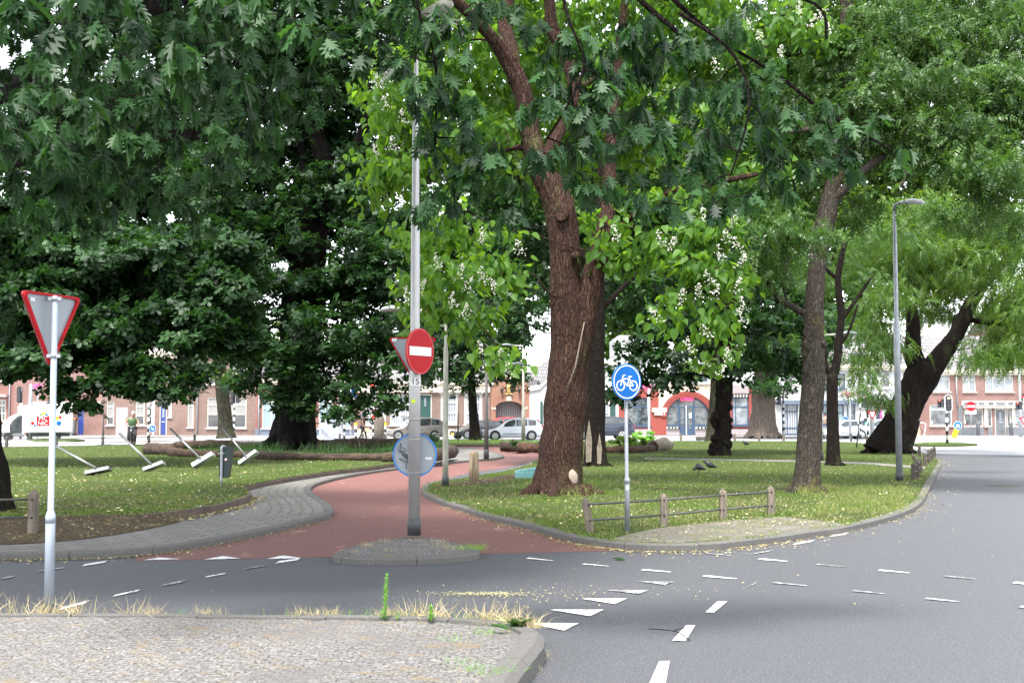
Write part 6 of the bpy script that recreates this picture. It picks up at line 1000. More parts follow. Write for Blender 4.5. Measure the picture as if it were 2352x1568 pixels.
for k in range(n_): a, b_ = 4 * k, 4 * ((k + 1) % n_); fs += [(a, a + 1, b_ + 1, b_), (a + 1, a + 3, b_ + 3, b_ + 1), (a, b_, b_ + 2, a + 2)]
mb.add(vs, fs); mb.build('rim', 'sign_red', t)
for zq in (P(0, 686, Y).z, P(0, 817, Y).z): clamp(t, L(zq), Y, zq - .018, .0245)
MB().cbox(cS + ax * -.22 + ay * .135 + nn * .006, (.05, .004, .03), Matrix((ax, nn, ay)).transposed()).build('sticker', 'sticker', t)
# ---- tall lamp post in the splitter island with three signs
Y = gy(1225, .14); X0 = P(951, 1226, Y).x; s_px = Y / F; t = thing('street_lamp', 'tall silver lamp post with black foot on the small island, carrying signs', 'street lamp', (X0, Y, .13))
def zz(y): return P(951, y, Y).z
mb = MB(); steptube(mb, X0, Y, [(.13, 13.5 * s_px), (zz(860), 13.2 * s_px), (zz(846), 11 * s_px), (zz(490), 10.2 * s_px), (zz(478), 8.5 * s_px), (zz(290), 8.2 * s_px), (zz(280), 5.5 * s_px), (zz(30), 4.5 * s_px), (zz(-60), 4.3 * s_px)], 28); mb.build('post', 'alu', t)
mb = MB(); steptube(mb, X0, Y, [(.12, 15.6 * s_px), (zz(1190), 15.6 * s_px), (zz(1189), 14.5 * s_px)], 28); mb.build('foot', 'pole_foot', t)
mb = MB(); c = Vector((X0, Y, zz(60))); mb.tube([c + Vector((-.1, -.02, -.12)), c + Vector((.05, -.1, .05)), c + Vector((.38, -.2, .2)), c + Vector((.5, -.26, .22))], [.05, .09, .10, .04], 16); mb.build('lamp_head', 'old_pole', t)
def band(z, h, r_, mat, nm): mb = MB(); steptube(mb, X0, Y, [(z, r_), (z + h, r_)], 28); return mb.build(nm, mat, t)
band(zz(966), .035, 13.4 * s_px + .003, 'old_pole', 'tape_remnant'); band(zz(1011), .02, 13.4 * s_px + .003, 'old_pole', 'tape_remnant')
for y in (1002, 1086): band(zz(y), .014, 13.4 * s_px + .005, 'galv', 'strap')
for y in (776, 850): band(zz(y), .012, 12.6 * s_px + .005, 'galv', 'strap')
mb = MB(); mb.cbox((X0 + .015, Y - 13.6 * s_px - .004, zz(877)), (.145, .01, .11)); mb.build('number_plate', 'sticker', t); text_part('number', '15', .115, (X0 + .015, Y - 13.6 * s_px - .011, zz(877)), (1, 0, 0), (0, 0, 1), 'ink', t)
mb = MB(); mb.cbox((X0 - .01, Y - 13.4 * s_px - .004, zz(921)), (.055, .008, .05)); mb.build('sticker', 'lime_sticker', t)
# no-entry sign, turned to the right
dpx = 13 * s_px; c = Vector((P(967, 808, Y).x, Y - .17, zz(808))); ax, ay, nn = frame_axes((.853, -.52, 0)); tt = thing('road_sign', 'red round no-entry sign with white bar strapped to the tall lamp post', 'road sign', c)
mb = MB(); mb.slab(ringp(0, .30), c, ax, ay, nn, .015); mb.build('plate', 'sign_back', tt); mb = MB(); mb.slab(ringp(0, .288), c + nn * .006, ax, ay, nn, .004); mb.build('face', 'sign_red', tt)
mb = MB(); annulus(mb, c + nn * .008, .288, .304, ax, ay, nn, .028); mb.build('rim', 'sign_edge', tt); mb = MB(); mb.slab([(-.245, -.058), (.245, -.058), (.245, .058), (-.245, .058)], c + nn * .010, ax, ay, nn, .003); mb.build('white_bar', 'sign_white', tt)
mb = MB(); [mb.tube([c - nn * .01 + ay * q, Vector((X0, Y - .05, c.z + q))], .015, 6) for q in (-.15, .15)]; mb.build('bracket', 'galv', tt)
# yield triangle behind the post (seen from the back)
c = Vector((P(946, 800, Y).x, Y + .11, zz(806))); ax, ay, nn = frame_axes((-.05, -1, 0)); tt = thing('road_sign', 'grey back of a yield triangle with red edge, behind the tall lamp post', 'road sign', c); S_ = tri(None, .66, None)
mb = MB(); mb.slab(S_, c, ax, ay, nn, .012); mb.build('plate', 'sign_back', tt); mb = MB(); inner = [(p[0] * .91, p[1] * .91) for p in S_]; vs = []
for q, r2 in zip(S_, inner): vs += [c + ax * q[0] + ay * q[1] + nn * .018, c + ax * r2[0] + ay * r2[1] + nn * .018, c + ax * q[0] + ay * q[1] - nn * .016, c + ax * r2[0] + ay * r2[1] + nn * .002]
mb.add(vs, [f for k in range(len(S_)) for a, b_ in [(4 * k, 4 * ((k + 1) % len(S_)))] for f in ((a, a + 1, b_ + 1, b_), (a + 1, a + 3, b_ + 3, b_ + 1), (a, b_, b_ + 2, a + 2))]); mb.build('rim', 'sign_red', tt)
mb = MB(); mb.cbox(c + Vector((-.245, -.01, .155)), (.065, .006, .045)); mb.build('sticker', 'sticker', tt)
# round sign from behind with scrawled graffiti
c = Vector((P(951, 1045, Y).x, Y + .12, zz(1045))); ax, ay, nn = frame_axes((0, -1, 0)); tt = thing('road_sign', 'grey back of a round blue-rimmed sign with black scrawl, low on the lamp post', 'road sign', c)
mb = MB(); mb.slab(ringp(0, .288), c, ax, ay, nn, .012); mb.build('plate', 'sign_back', tt); mb = MB(); annulus(mb, c + nn * .014, .278, .298, ax, ay, nn, .034); mb.build('rim', 'sign_blue_edge', tt)
mb = MB(); q = lambda pts: smooth_path([c + ax * a + ay * b_ + nn * .004 for a, b_ in pts], 5)
for pts in ([(-.235, .045), (-.21, .03), (-.20, .06), (-.225, .075), (-.195, .14), (-.19, .155), (-.185, .12), (-.20, .06)], [(-.20, .05), (-.17, .02), (-.16, .05), (-.185, .06), (-.165, -.01), (-.14, .03), (-.155, .06)], [(-.165, -.03), (-.15, .02), (-.13, .01), (-.145, -.02), (-.12, -.05)], [(-.13, -.05), (-.12, .01), (-.10, 0), (-.115, -.03), (-.10, -.06)], [(-.19, .10), (-.13, .08), (-.12, .05)], [(-.215, -.05), (-.16, -.06), (-.10, -.09), (-.095, -.05), (-.11, .0)], [(-.20, -.06), (-.14, -.10), (-.12, -.08)], [(-.10, -.09), (-.12, -.13), (-.105, -.16), (-.115, -.19)]): mb.tube(q(pts), .0042, 5)
mb.build('scrawl', 'ink', tt); mb = MB(); mb.cbox(c + ax * .185 + ay * -.045 + nn * .004, (.085, .004, .03)); mb.build('sticker', 'sticker', tt)
# ---- blue bicycle sign
Y = gy(1221, RZ); X0 = P(1441, 1221, Y).x; s_px = Y / F; t = thing('road_sign', 'blue round sign with a white bicycle on a galvanised post by the low rail', 'road sign', (X0, Y, RZ))
zz = lambda y: P(1440, y, Y).z; tl = P(1437, 840, Y).x - X0
mb = MB(); mb.tube([(X0, Y, RZ), (X0 - .0, Y, zz(1105)), (X0 + tl * .4, Y, zz(1098)), (X0 + tl, Y, zz(850))], [5.9 * s_px, 5.7 * s_px, 4.1 * s_px, 4 * s_px], 20); mb.build('post', 'galv', t)
mb = MB(); steptube(mb, X0, Y, [(zz(1110), 6.6 * s_px), (zz(1099), 6.6 * s_px), (zz(1096), 4.4 * s_px)]); mb.build('collar', 'galv', t)
mb = MB(); mb.cbox((X0, Y - 5.9 * s_px, zz(1120)), (.04, .006, .05)); mb.build('sticker', 'sticker', t)
c = Vector((P(1438.5, 877, Y).x, Y - .07, zz(877))); ax, ay, nn = frame_axes((.53, -.85, 0)); R_ = 41.5 * s_px
mb = MB(); mb.slab(ringp(0, R_), c, ax, ay, nn, .014); mb.build('plate', 'sign_blue_edge', t); mb = MB(); mb.slab(ringp(0, R_ * .97), c + nn * .004, ax, ay, nn, .003); f_ = mb.build('face', 'sign_blue', t)
mb = MB(); annulus(mb, c + nn * .006, R_ * .865, R_ * .925, ax, ay, nn, .004)
wr = R_ * .30
def bar(a, b_, w_=.030): a, b_ = Vector(a), Vector(b_); d_ = (b_ - a).normalized(); n2 = Vector((-d_.y, d_.x)) * w_ * .5; mb.slab([tuple(a - n2 - d_ * w_ * .3), tuple(b_ - n2 + d_ * w_ * .3), tuple(b_ + n2 + d_ * w_ * .3), tuple(a + n2 - d_ * w_ * .3)], c + nn * .0065, ax * R_ / .27, ay * R_ / .27, nn, .003)
wl, wr_ = (-.118, -.055), (.118, -.055)
for cc in (wl, wr_): annulus(mb, c + (ax * cc[0] + ay * cc[1]) * R_ / .27 + nn * .0065, .060 * R_ / .27, .080 * R_ / .27, ax, ay, nn, .004)
for a, b_ in ((wl, (-.070, .095)), ((-.070, .095), (-.035, .100)), ((-.085, .045), (.045, .045)), ((-.085, .04), (.0, -.055)), ((.0, -.055), (.058, .075)), ((.03, .080), (.085, .080)), ((.0, -.055), wr_), ((.045, .045), wr_)): bar(a, b_, .018)
mb.build('bicycle_symbol', 'sign_white', t)
# ---- other lamp posts
def lamp(label, px, pyb, z, r_px, foot_y, top_y, collars, arm=None, mat='old_pole', foot=True, head='galv'):
    Y = gy(pyb, z); b0 = P(px, pyb, Y); s_ = Y / F; t = thing('street_lamp', label, 'street lamp', (b0.x, Y, z)); mb = MB(); prof = [(z, r_px * s_)]
    for (cy_, r2) in collars: prof += [(P(px, cy_ + 6, Y).z, prof[-1][1]), (P(px, cy_ - 4, Y).z, r2 * s_)]
    prof.append((P(px, top_y, Y).z, prof[-1][1] * .8)); steptube(mb, b0.x, Y, prof, 20); mb.build('post', mat, t)
    if foot: mb = MB(); steptube(mb, b0.x, Y, [(z, r_px * s_ * 1.18), (P(px, foot_y, Y).z, r_px * s_ * 1.18), (P(px, foot_y - 2, Y).z, r_px * s_)], 20); mb.build('foot', 'pole_foot', t)
    if arm:
        T = Vector((b0.x, Y, P(px, top_y, Y).z)); q = arm; mb = MB(); e = T + Vector((q[0], q[1], q[2])); mb.tube([T + Vector((0, 0, -.05)), T + Vector((q[0] * .12, q[1] * .12, q[2] * .8)), e], [.05, .045, .04], 8); mb.build('arm', mat, t)
        mb = MB(); d_ = Vector((q[0], q[1], 0)).normalized(); sp = [e + d_ * u + Vector((0, 0, w_)) for u, w_ in ((-.05, .0), (.1, .03), (.3, .06), (.5, .02), (.6, -.04))]; k0 = len(mb.v); mb.tube(sp, [.05, .09, .12, .10, .03], 14); mb.v = [(v[0], v[1], sp[2].z + (v[2] - sp[2].z) * .62) for v in mb.v]; mb.build('lamp_head', head, t)
    return t
lamp('lamp post with curved white head beside the kerb on the right', 2066, 1104, RZ, 7.2, 1086, 478, [(738, 4.8), (560, 4.2)], (.14, -.02, .10), 'galv', head='sign_white')
lamp('mossy concrete-grey lamp post at the tip of the right lawn, left of the wooden bollard', 1023, 1116, RZ, 6.8, 1094, 735, [(1050, 6.6), (885, 5.6), (800, 3.9)], (-1.0, .3, .25), 'old_pole')
lamp('dark lamp post on the bend of the grey pavement behind the wooden bollard', 1117, 1054, SZ, 5.2, 1034, 850, [(960, 3.6)], (.9, .2, .2), 'rail_steel')
lamp('thin grey lamp post just in front of the white hatchback', 1202, 1012, .1, 4.4, 1010, 800, [(940, 2.8)], (-.8, 0, .2), 'old_pole', foot=False)
lamp('dark-footed lamp post squeezed between the lichen trunk and the forked tree', 1886, 1057, RZ, 4.6, 1038, 780, [(960, 3.6)], (.8, 0, .2), 'old_pole')
lamp('pale lamp post behind the tilted traffic mirror', 2004, 1016, .1, 4.6, 1014, 820, [(925, 3.3)], (-.8, 0, .2), 'galv', foot=False)
lamp('thick pale pole in front of the white delivery van', 68, 1009, .1, 6.0, 1008, 882, [(925, 4.2)], None, 'galv', foot=False)
lamp('thin dark pole standing between the wheelie bin and the cyclist', 236, 1022, LZ, 2.4, 1020, 905, [(985, 1.5)], None, 'rail_steel', foot=False)
lamp('thin dark pole left of the verge tree, before the brown brick house', 850 + 277, 1011, .1, 2.2, 1010, 905, [], None, 'rail_steel', foot=False) if False else None
lamp('thin rusty pole before the arched windows, left of the verge tree', 1040 + 12, 1011, .1, 2.0, 1010, 900, [(950, 1.3)], None, 'rail_steel', foot=False)
lamp('white thin lamp pole before the pink brick house at the right edge', 2345, 1003, .12, 4.2, 1000, 700, [(930, 3.)], None, 'galv', foot=False)
# ---- low rails and fences
def fence(label, pts, z, h=.48, lean=None, mat='post_wood', pr=.055, rails=(.38, .16), rmat='rail_steel', bolts=True, group=None):
    pos = [G(x, y, z) for x, y in pts]; t = thing('fence', label, 'fence', pos[0], group)
    for i, p in enumerate(pos):
        mb = MB(); ln = (lean or {}).get(i, (0, 0)); c0 = Vector(p); top = c0 + Vector((ln[0], ln[1], h)); w_ = pr
        A = [c0 + Vector((a, b_, -.05)) for a, b_ in ((-w_, -w_), (w_, -w_), (w_, w_), (-w_, w_))]; B = [top + Vector((a, b_, -.04)) for a, b_ in ((-w_ * .95, -w_), (w_ * .95, -w_), (w_ * .95, w_), (-w_ * .95, w_))]; C = [top + Vector((0, a, .012)) for a in (-w_ * .7, w_ * .7)]
        mb.add(A + B + C, [(0, 1, 5, 4), (1, 2, 6, 5), (2, 3, 7, 6), (3, 0, 4, 7), (4, 5, 8), (6, 7, 9), (5, 6, 9, 8), (7, 4, 8, 9)]); po = mb.build('post', mat, t)
        if bolts: m2 = MB(); [m2.ball(c0 + Vector((ln[0] * q, -w_ - .004, h * q / .48 * .48 if False else q)), .016, 6) for q in rails]; o = m2.build('bolt', 'black_metal', None); o.parent = po; o.location = -Vector(t['org'])
    for i in range(len(pos) - 1):
        for q in rails:
            la, lb_ = (lean or {}).get(i, (0, 0)), (lean or {}).get(i + 1, (0, 0)); f_ = q / h; a = Vector(pos[i]) + Vector((la[0] * f_, la[1] * f_, q)); b_ = Vector(pos[i + 1]) + Vector((lb_[0] * f_, lb_[1] * f_, q)); mb = MB(); mb.tube([a, b_], .016, 8); mb.build('rail', rmat, t)
    return t
fence('low rail fence with four wooden posts by the paved corner, first post leaning', [(1357, 1221), (1525, 1207), (1661, 1193), (1771, 1183)], RZ, .47, {0: (-.075, 0)}, bolts=True)
fence('end of a low rail fence, single wooden post and two rails at the left edge', [(-130, 1236), (75, 1232)], SZ, .62, None, rails=(.50, .26))
fence('low dark rail fence running along the far side of the left lawn', [(-90, 1028), (15, 1026.5), (129, 1025), (236, 1023), (342, 1020), (447, 1017)], LZ, .50, None, 'rail_steel', .06)
fence('dark low rail fence behind the oak and logs, before the pedestrians', [(780, 1013), (833, 1013), (884, 1013), (928, 1013), (1008, 1012)], .1, .5, None, 'rail_steel', .07)
fence('grey low rail fence along the far lawn edge before the red cafe', [(1500, 1012.5), (1564, 1012.5), (1688, 1012.5), (1744, 1012.5), (1800, 1012.5), (1880, 1013)], RZ, .48, None, 'post_wood', .07)
fence('low rail fence behind the tilted mirror pole', [(1880, 1011.5), (1955, 1012.5), (1992, 1020)], RZ, .5, None, 'rail_steel', .06)
fence('weathered low fence running back along the kerb, nearer half with one post toppling', [(2098, 1102), (2107, 1096), (2114, 1086), (2111, 1072)], RZ, .42, {3: (-.20, 0)}, mat='dark_post', pr=.045, rails=(.34, .18))
fence('weathered low fence beside the kerb, far half behind the toppling post', [(2079, 1040), (2112, 1048), (2133, 1060)], RZ, .44, None, mat='dark_post', pr=.045, rails=(.38, .2))
fence('row of dark weathered posts at the bend of the kerb, farthest right', [(2125, 1070), (2134, 1061), (2140, 1055), (2146, 1050)], RZ, .42, None, mat='dark_post', pr=.05, rails=(.36, .18))
# ---- wooden bollards
def bollard(label, px, pyb, w_px, top_y, z, mat='bollard_wood', tip=None):
    Y = gy(pyb, z); c = P(px, pyb, Y); s_ = Y / F; h = P(px, top_y, Y).z - z; t = thing('wooden_post', label, 'bollard', (c.x, Y, z)); r_ = w_px * s_ / 2; mb = MB()
    mb.tube([(c.x, Y, z - .05), (c.x, Y, z + h * .5), (c.x + .003, Y, z + h * .88), (c.x - .004, Y, z + h * .97), (c.x, Y, z + h)], [r_, r_ * .99, r_ * .97, r_ * .8, r_ * .35], 18, nz=.08, nf=6); b_ = mb.build('post', mat, t)
    m2 = MB(); m2.tube([(c.x + r_ * .1, Y - r_ * .96, z + h * .2), (c.x - r_ * .05, Y - r_ * .97, z + h * .6), (c.x + r_ * .05, Y - r_ * .90, z + h * .93)], [.003, .007, .008], 5); m2.build('crack', 'ink', t); return t
bollard('weathered pale wooden bollard at the bend of the cycle path', 1088.5, 1105, 22, 1035, RZ)
bollard('thick dark wooden post behind the logs, right of the pedestrians', 871, 1014, 24, 955, .1, 'post_wood')
# ---- litter bin on a post
Y = gy(1114, LZ); s_ = Y / F; X0 = P(512, 1114, Y).x; t = thing('litter_bin', 'dark green litter bin on a bent tube post on the left lawn', 'litter bin', (X0, Y, LZ))
zz = lambda y: P(512, y, Y).z; mb = MB(); mb.tube(smooth_path([(X0, Y - .16, LZ - .02), (X0, Y - .16, zz(1040)), (X0 - .005, Y - .16, zz(1028)), (X0 + .03, Y - .10, zz(1024)), (X0 + .08, Y - .02, zz(1030))], 4), .028, 10); mb.build('post', 'galv', t)
mb = MB(); px = lambda x: P(x, 1060, Y).x; pr = [(px(507), zz(1094)), (px(506), zz(1036)), (px(520), zz(1026)), (px(530), zz(1026)), (px(534), zz(1036)), (px(525), zz(1096)), (px(510), zz(1096))]
mb.slab(pr, (0, Y - .13, 0), (1, 0, 0), (0, 0, 1), (0, -1, 0), .30); mb.build('bin', 'bin_green', t, bevel=.012)
mb = MB(); mb.slab([(px(507), zz(1037)), (px(519), zz(1025)), (px(530), zz(1024)), (px(535), zz(1036)), (px(531), zz(1035)), (px(528), zz(1028)), (px(520), zz(1028)), (px(509), zz(1040))], (0, Y - .15, 0), (1, 0, 0), (0, 0, 1), (0, -1, 0), .34); mb.build('lid', 'black_plastic', t)
mb = MB(); disc(mb, (px(522), Y - .134, zz(1054)), .035, (0, -1, 0), .004, 20); disc(mb, (px(522), Y - .139, zz(1054)), .026, (0, -1, 0), .003, 20, 1); mb.build('sticker', ['sign_red', 'sticker'], t)
for y in (1042,): clamp(t, X0, Y - .16, zz(y), .028)
# ---- four mallet-shaped steel sculptures
def mallet(label, rod, head, yb, hh, depth=.42):
    Y = gy(yb, LZ); a = P(*rod[0], Y + .5); b_ = P(*rod[1], Y); t = thing('mallet_sculpture', label, 'sculpture', (b_.x, Y, LZ), 'mallet sculptures on the left lawn')
    mb = MB(); mb.tube([a, b_], .035, 12); mb.build('handle', 'steel_rod', t); mb = MB(); hm = 'steel_rod' if 'dull' in label else 'steel_plate'
    h0, h1 = P(*head[0], Y), P(*head[1], Y); d_ = (h1 - h0).normalized(); n2 = Vector((0, -1, 0)); up = d_.cross(n2) * -1; up = up if up.z > 0 else -up; c = (h0 + h1) / 2
    M = Matrix((d_, Vector((0, math.cos(.5), -math.sin(.5))), Vector((0, 0, 0)))).transposed(); ydir = (Vector((.18, 1, -.25)) - d_ * Vector((.18, 1, -.25)).dot(d_)).normalized(); zdir = d_.cross(ydir); M = Matrix((d_, ydir, zdir)).transposed()
    mb.cbox(c + ydir * depth * .28, ((h1 - h0).length, depth * .6, hh * Y / F), M); mb.build('head', hm, t, bevel=.006); return t
mallet('steel mallet standing in the grass, leftmost of four, dull grey head', ((130, 1025), (221, 1075)), ((194, 1085), (250, 1073)), 1092, 8)
mallet('steel mallet in the grass, second of four from the left, smallest white head', ((274, 995), (348, 1067)), ((328, 1077), (373, 1060)), 1083, 7.5)
mallet('steel mallet in the grass with the largest bright white head, third from left', ((391, 984), (461, 1054)), ((440, 1068), (487, 1040)), 1076, 10)
mallet('steel mallet in the grass immediately right of the litter bin', ((511, 980), (567, 1051)), ((547, 1063), (587, 1034)), 1070, 8)
# ---- fallen logs round the oak
def log(label, pts, r_px, z=LZ, mat='log_bark', nm='fallen_log', end='rot_wood', nz=.28, cut=True, group=None):
    out = []
    for (x, y), r_ in zip(pts, r_px): Yd = gy(y, z); q = P(x, y, Yd); out.append((Vector((q.x, Yd, z + r_ * Yd / F * .8)), r_ * Yd / F))
    P_ = [o[0] for o in out]; R_ = [o[1] for o in out]; c = P_[len(P_) // 2]; t = thing(nm, label, 'log', (c.x, c.y, z), group); k = 8; sp = smooth_path(P_, k); rs = list(map(float, np.interp(np.linspace(0, 1, len(sp)), np.linspace(0, 1, len(R_)), R_)))
    mb = MB(); mb.tube(sp, rs, 20, nz=nz, nf=2.2, ridge=.04, seed=pts[0][0]); mb.build('bark', mat, t)
    if cut:
        mb = MB(); d_ = (sp[0] - sp[1]).normalized(); mb.tube([sp[0] + d_ * .004, sp[0] + d_ * .03], [rs[0] * .9, rs[0] * .8], 14, nz=.2, nf=5); d_ = (sp[-1] - sp[-2]).normalized(); mb.tube([sp[-1] + d_ * .004, sp[-1] + d_ * .03], [rs[-1] * .9, rs[-1] * .8], 14, nz=.2, nf=5); mb.build('broken_end', end, t)
    return t
log('short rounded log with cut end, left end of the ring of logs', [(338, 1043), (375, 1044), (398, 1045)], [15, 14, 12])
log('long rotten brown log lying left of the great oak, nearest the lawn', [(392, 1047), (440, 1049), (500, 1050), (560, 1051)], [11, 9, 8, 8], mat='rot_wood')
log('long dark log across the front of the great oak', [(565, 1053), (640, 1056), (740, 1057), (840, 1057), (905, 1058)], [9, 10, 9, 9, 8])
log('broken log end with ragged root plate beside the grey pavement', [(880, 1060), (940, 1060), (1000, 1057), (1040, 1048)], [11, 13, 14, 15], mat='log_bark', nz=.35)
log('long dark log lying behind the great oak toward the left', [(400, 1031), (470, 1030), (540, 1029), (600, 1030)], [9, 11, 9, 8])
log('long thick log behind the round sign, right rear of the oak ring', [(735, 1032), (800, 1030), (880, 1028), (960, 1028)], [12, 13, 12, 11])
log('pale broken log on the far left of the cycle path bend, beside the big trunk', [(1150, 1034), (1172, 1034), (1190, 1035)], [11, 12, 10], RZ)
log('dark rotting log directly left of the big leaning trunk', [(1188, 1037), (1215, 1037), (1240, 1037)], [10, 11, 10], RZ, 'rot_wood')
log('long brown log on the right lawn left of the gnarled black tree', [(1392, 1040), (1440, 1040), (1480, 1038), (1500, 1036)], [8, 8.5, 8.5, 9], RZ, 'rot_wood')
log('bleached broken stump at the end of the brown log on the right lawn', [(1500, 1036), (1520, 1033), (1538, 1029)], [13, 15, 10], RZ, 'dry_wood', nz=.4)
log('small pale log beyond the far fence before the cafe door', [(1600, 1010), (1640, 1010)], [4, 5], RZ, 'dry_wood')
q = np.array([tuple(G(x + rnd.uniform(-8, 8), y + rnd.uniform(-3, 3), LZ)) for x, y in [(560, 1040), (590, 1045), (760, 1045), (800, 1047), (850, 1048), (900, 1046), (930, 1040), (980, 1030), (970, 1036), (1000, 1040), (620, 1048), (720, 1048), (480, 1046)] for _ in range(9)]); tuft(q, 20, .5, 'leaf_lime', 'tall_weeds', 'tall grass and nettles inside the ring of logs', .35, .35)
def bush(label, px, py, Y, rx, ry, leaf='leaf_yellowgreen', k=1., size=.12):
    c = P(px, py, Y); t = thing('bush', label, 'plant', (c.x, Y, max(.1, c.z - ry * Y / F))); cl = clumps([(px, py, Y, rx, ry, .6)], .22, .7 * k); mb = MB(); [mb.tube([(c.x, Y, t.location.z), tuple(p)], [.015, .005], 4) for p in cl[:14]]; mb.build('stem', 'bark_dark', t); foliage('leaves', cl, .2, 14, SPRIG_LIME, size, leaf, t); return t
bush('leafy green bush behind the brown log on the right lawn', 1440, 1020, gy(1038, RZ) + 2, 55, 15); bush('bright green shrub behind the blue bicycle sign, before the cafe window', 1480, 1002, 70, 24, 14, 'weed_green'); bush('dark green weeds behind the logs between lamp post and round sign', 985, 1018, 62, 28, 20, 'leaf_lime'); bush('green weeds on the logs left of the big leaning trunk', 1205, 1022, 56, 40, 8, 'leaf_lime')
# ---- turquoise utility lid behind the trunk
Y = gy(1098, RZ); x0, x1 = P(1183, 1098, Y).x, P(1240, 1098, Y).x; t = thing('utility_box', 'low turquoise painted box half hidden behind the big trunk', 'utility box', ((x0 + x1) / 2, Y + .3, RZ)); mb = MB(); mb.box((x0, Y, RZ - .02), (x1, Y + .7, RZ + .17)); mb.build('body', 'teal_paint', t, bevel=.03); mb = MB(); mb.add([(x0 + .03, Y + .02, RZ + .18), (x1, Y + .02, RZ + .27), (x1, Y + .68, RZ + .27), (x0 + .03, Y + .68, RZ + .18), (x0 + .03, Y + .02, RZ + .171), (x1, Y + .02, RZ + .171), (x1, Y + .68, RZ + .171), (x0 + .03, Y + .68, RZ + .171)], [(0, 1, 2, 3), (0, 4, 5, 1), (3, 2, 6, 7), (0, 3, 7, 4), (1, 5, 6, 2)]); mb.build('lid', 'teal_paint', t)
# ---- tall weed (fleabane) and leafy weeds on the front island
def weed(label, px, py, Y, h, n, leaf_l, lean=0.):
    c = P(px, py, Y); c.z = IZ - .01; t = thing('weed', label, 'plant', c); mb = MB(); top = c + Vector((lean, 0, h)); mb.tube([c, c.lerp(top, .5) + Vector((.01, 0, 0)), top], [.005, .004, .002], 6); mb.build('stem', 'stem_green', t)
    u = np.sort(rg.random(n)); a = rg.random(n) * 6.28; pos = np.array([tuple(c.lerp(top, float(q))) for q in u]); d_ = np.stack([np.cos(a), np.sin(a), .35 + u * 1.1], 1); n_ = np.stack([-np.cos(a) * .4, -np.sin(a) * .4, np.ones(n)], 1)
    scatter('leaves', ([(0, 0, 0), (.09, .4, .05), (0, 1, -.15), (-.09, .4, .05)], [(0, 1, 2, 3)]), pos, d_, n_, leaf_l * (1.1 - .45 * u), 'weed_green', t, org=t['org']); return t
pm('stem_green', (.16, .30, .06), .6)
weed('tall bright green fleabane growing at the edge of the front island', 882, 1408, 9.42, .33, 190, .055, .02); weed('small bushy green weed right of the tall fleabane', 990, 1418, 9.35, .11, 90, .05); weed('tiny green weed at the island edge close to the tall fleabane', 912, 1412, 9.4, .06, 30, .03)
t = thing('dandelion', 'flat rosette of toothed leaves at the tip of the front island', 'plant', G(1193, 1432, IZ)); n = 26; a = rg.random(n) * 6.28
scatter('leaves', OAKLOBE, np.tile(np.array(G(1193, 1434, IZ + .01)), (n, 1)), np.stack([np.cos(a), np.sin(a), rg.uniform(.1, 1.0, n)], 1), np.stack([-np.cos(a), -np.sin(a), np.ones(n)], 1), rg.uniform(.06, .12, n), 'leaf_lime', t, org=t['org'])
for i, (x, y, z, lb) in enumerate(((1935 / 1.5 - 0, 1250, IZ, None), (1408, 1283, .01, 'green twig leaf lying on the asphalt before the splitter kerb'), (1127, 1437, IZ + .02, 'green lobed oak leaf lying on the front island'), (1165, 1410, .01, None))):
    if lb:
        c = G(x, y, z); o = scatter('fallen_leaf', OAKLOBE, np.array([[0, 0, .01]]), np.array([[.8, -.5, .1]]), np.array([[0, 0, 1.]]), [.16], 'leaf_lime', None); o.location = c; tag(o, lb, 'leaf')
mb = MB(); c = G(1560, 1448, .01)
pts = smooth_path([G(1490, 1443, .02), G(1530, 1446, .03), G(1560, 1452, .02), G(1585, 1470, .012)], 4); mb.tube(pts, .0035, 5); mb.tube(smooth_path([G(1545, 1448, .02), G(1570, 1442, .05), G(1580, 1449, .03)], 4), .003, 5); o = mb.build('twig', 'bark_dark', None, loc=c); tag(o, 'dead twig lying across a white centre-line dash', 'twig')
# ---- birds
def bird(label, px, py, z, face, hd=0.):
    Y = gy(py, z); c = P(px, py, Y); c.z = z; t = thing('bird', label, 'bird', c, None, face); t.scale = (1.25, 1.25, 1.8); mb = MB()
    mb.tube([(-.17, 0, .08), (-.09, 0, .10), (-.02, 0, .115), (.05, 0, .13), (.085, 0, .155 - hd), (.11, 0, .175 - hd * 1.4), (.135, 0, .17 - hd * 1.4), (.165, 0, .16 - hd * 1.5)], [.008, .03, .05, .045, .026, .026, .016, .003], 10); mb.build('body', 'black_plastic', t, local=True)
    mb = MB(); [mb.tube([(0, s_, .08), (.005, s_, .0)], .004, 5) for s_ in (-.02, .02)]; mb.build('leg', 'black_metal', t, local=True)
bird('black crow pecking in the grass, left one of the near pair', 1605, 1090, RZ + .02, math.pi + .3, .06); bird('black crow standing upright, right one of the near pair', 1630, 1084, RZ + .02, math.pi - .2); bird('black crow alone on the far lawn right of the gnarled trunk', 1713, 1027, RZ + .02, math.pi)
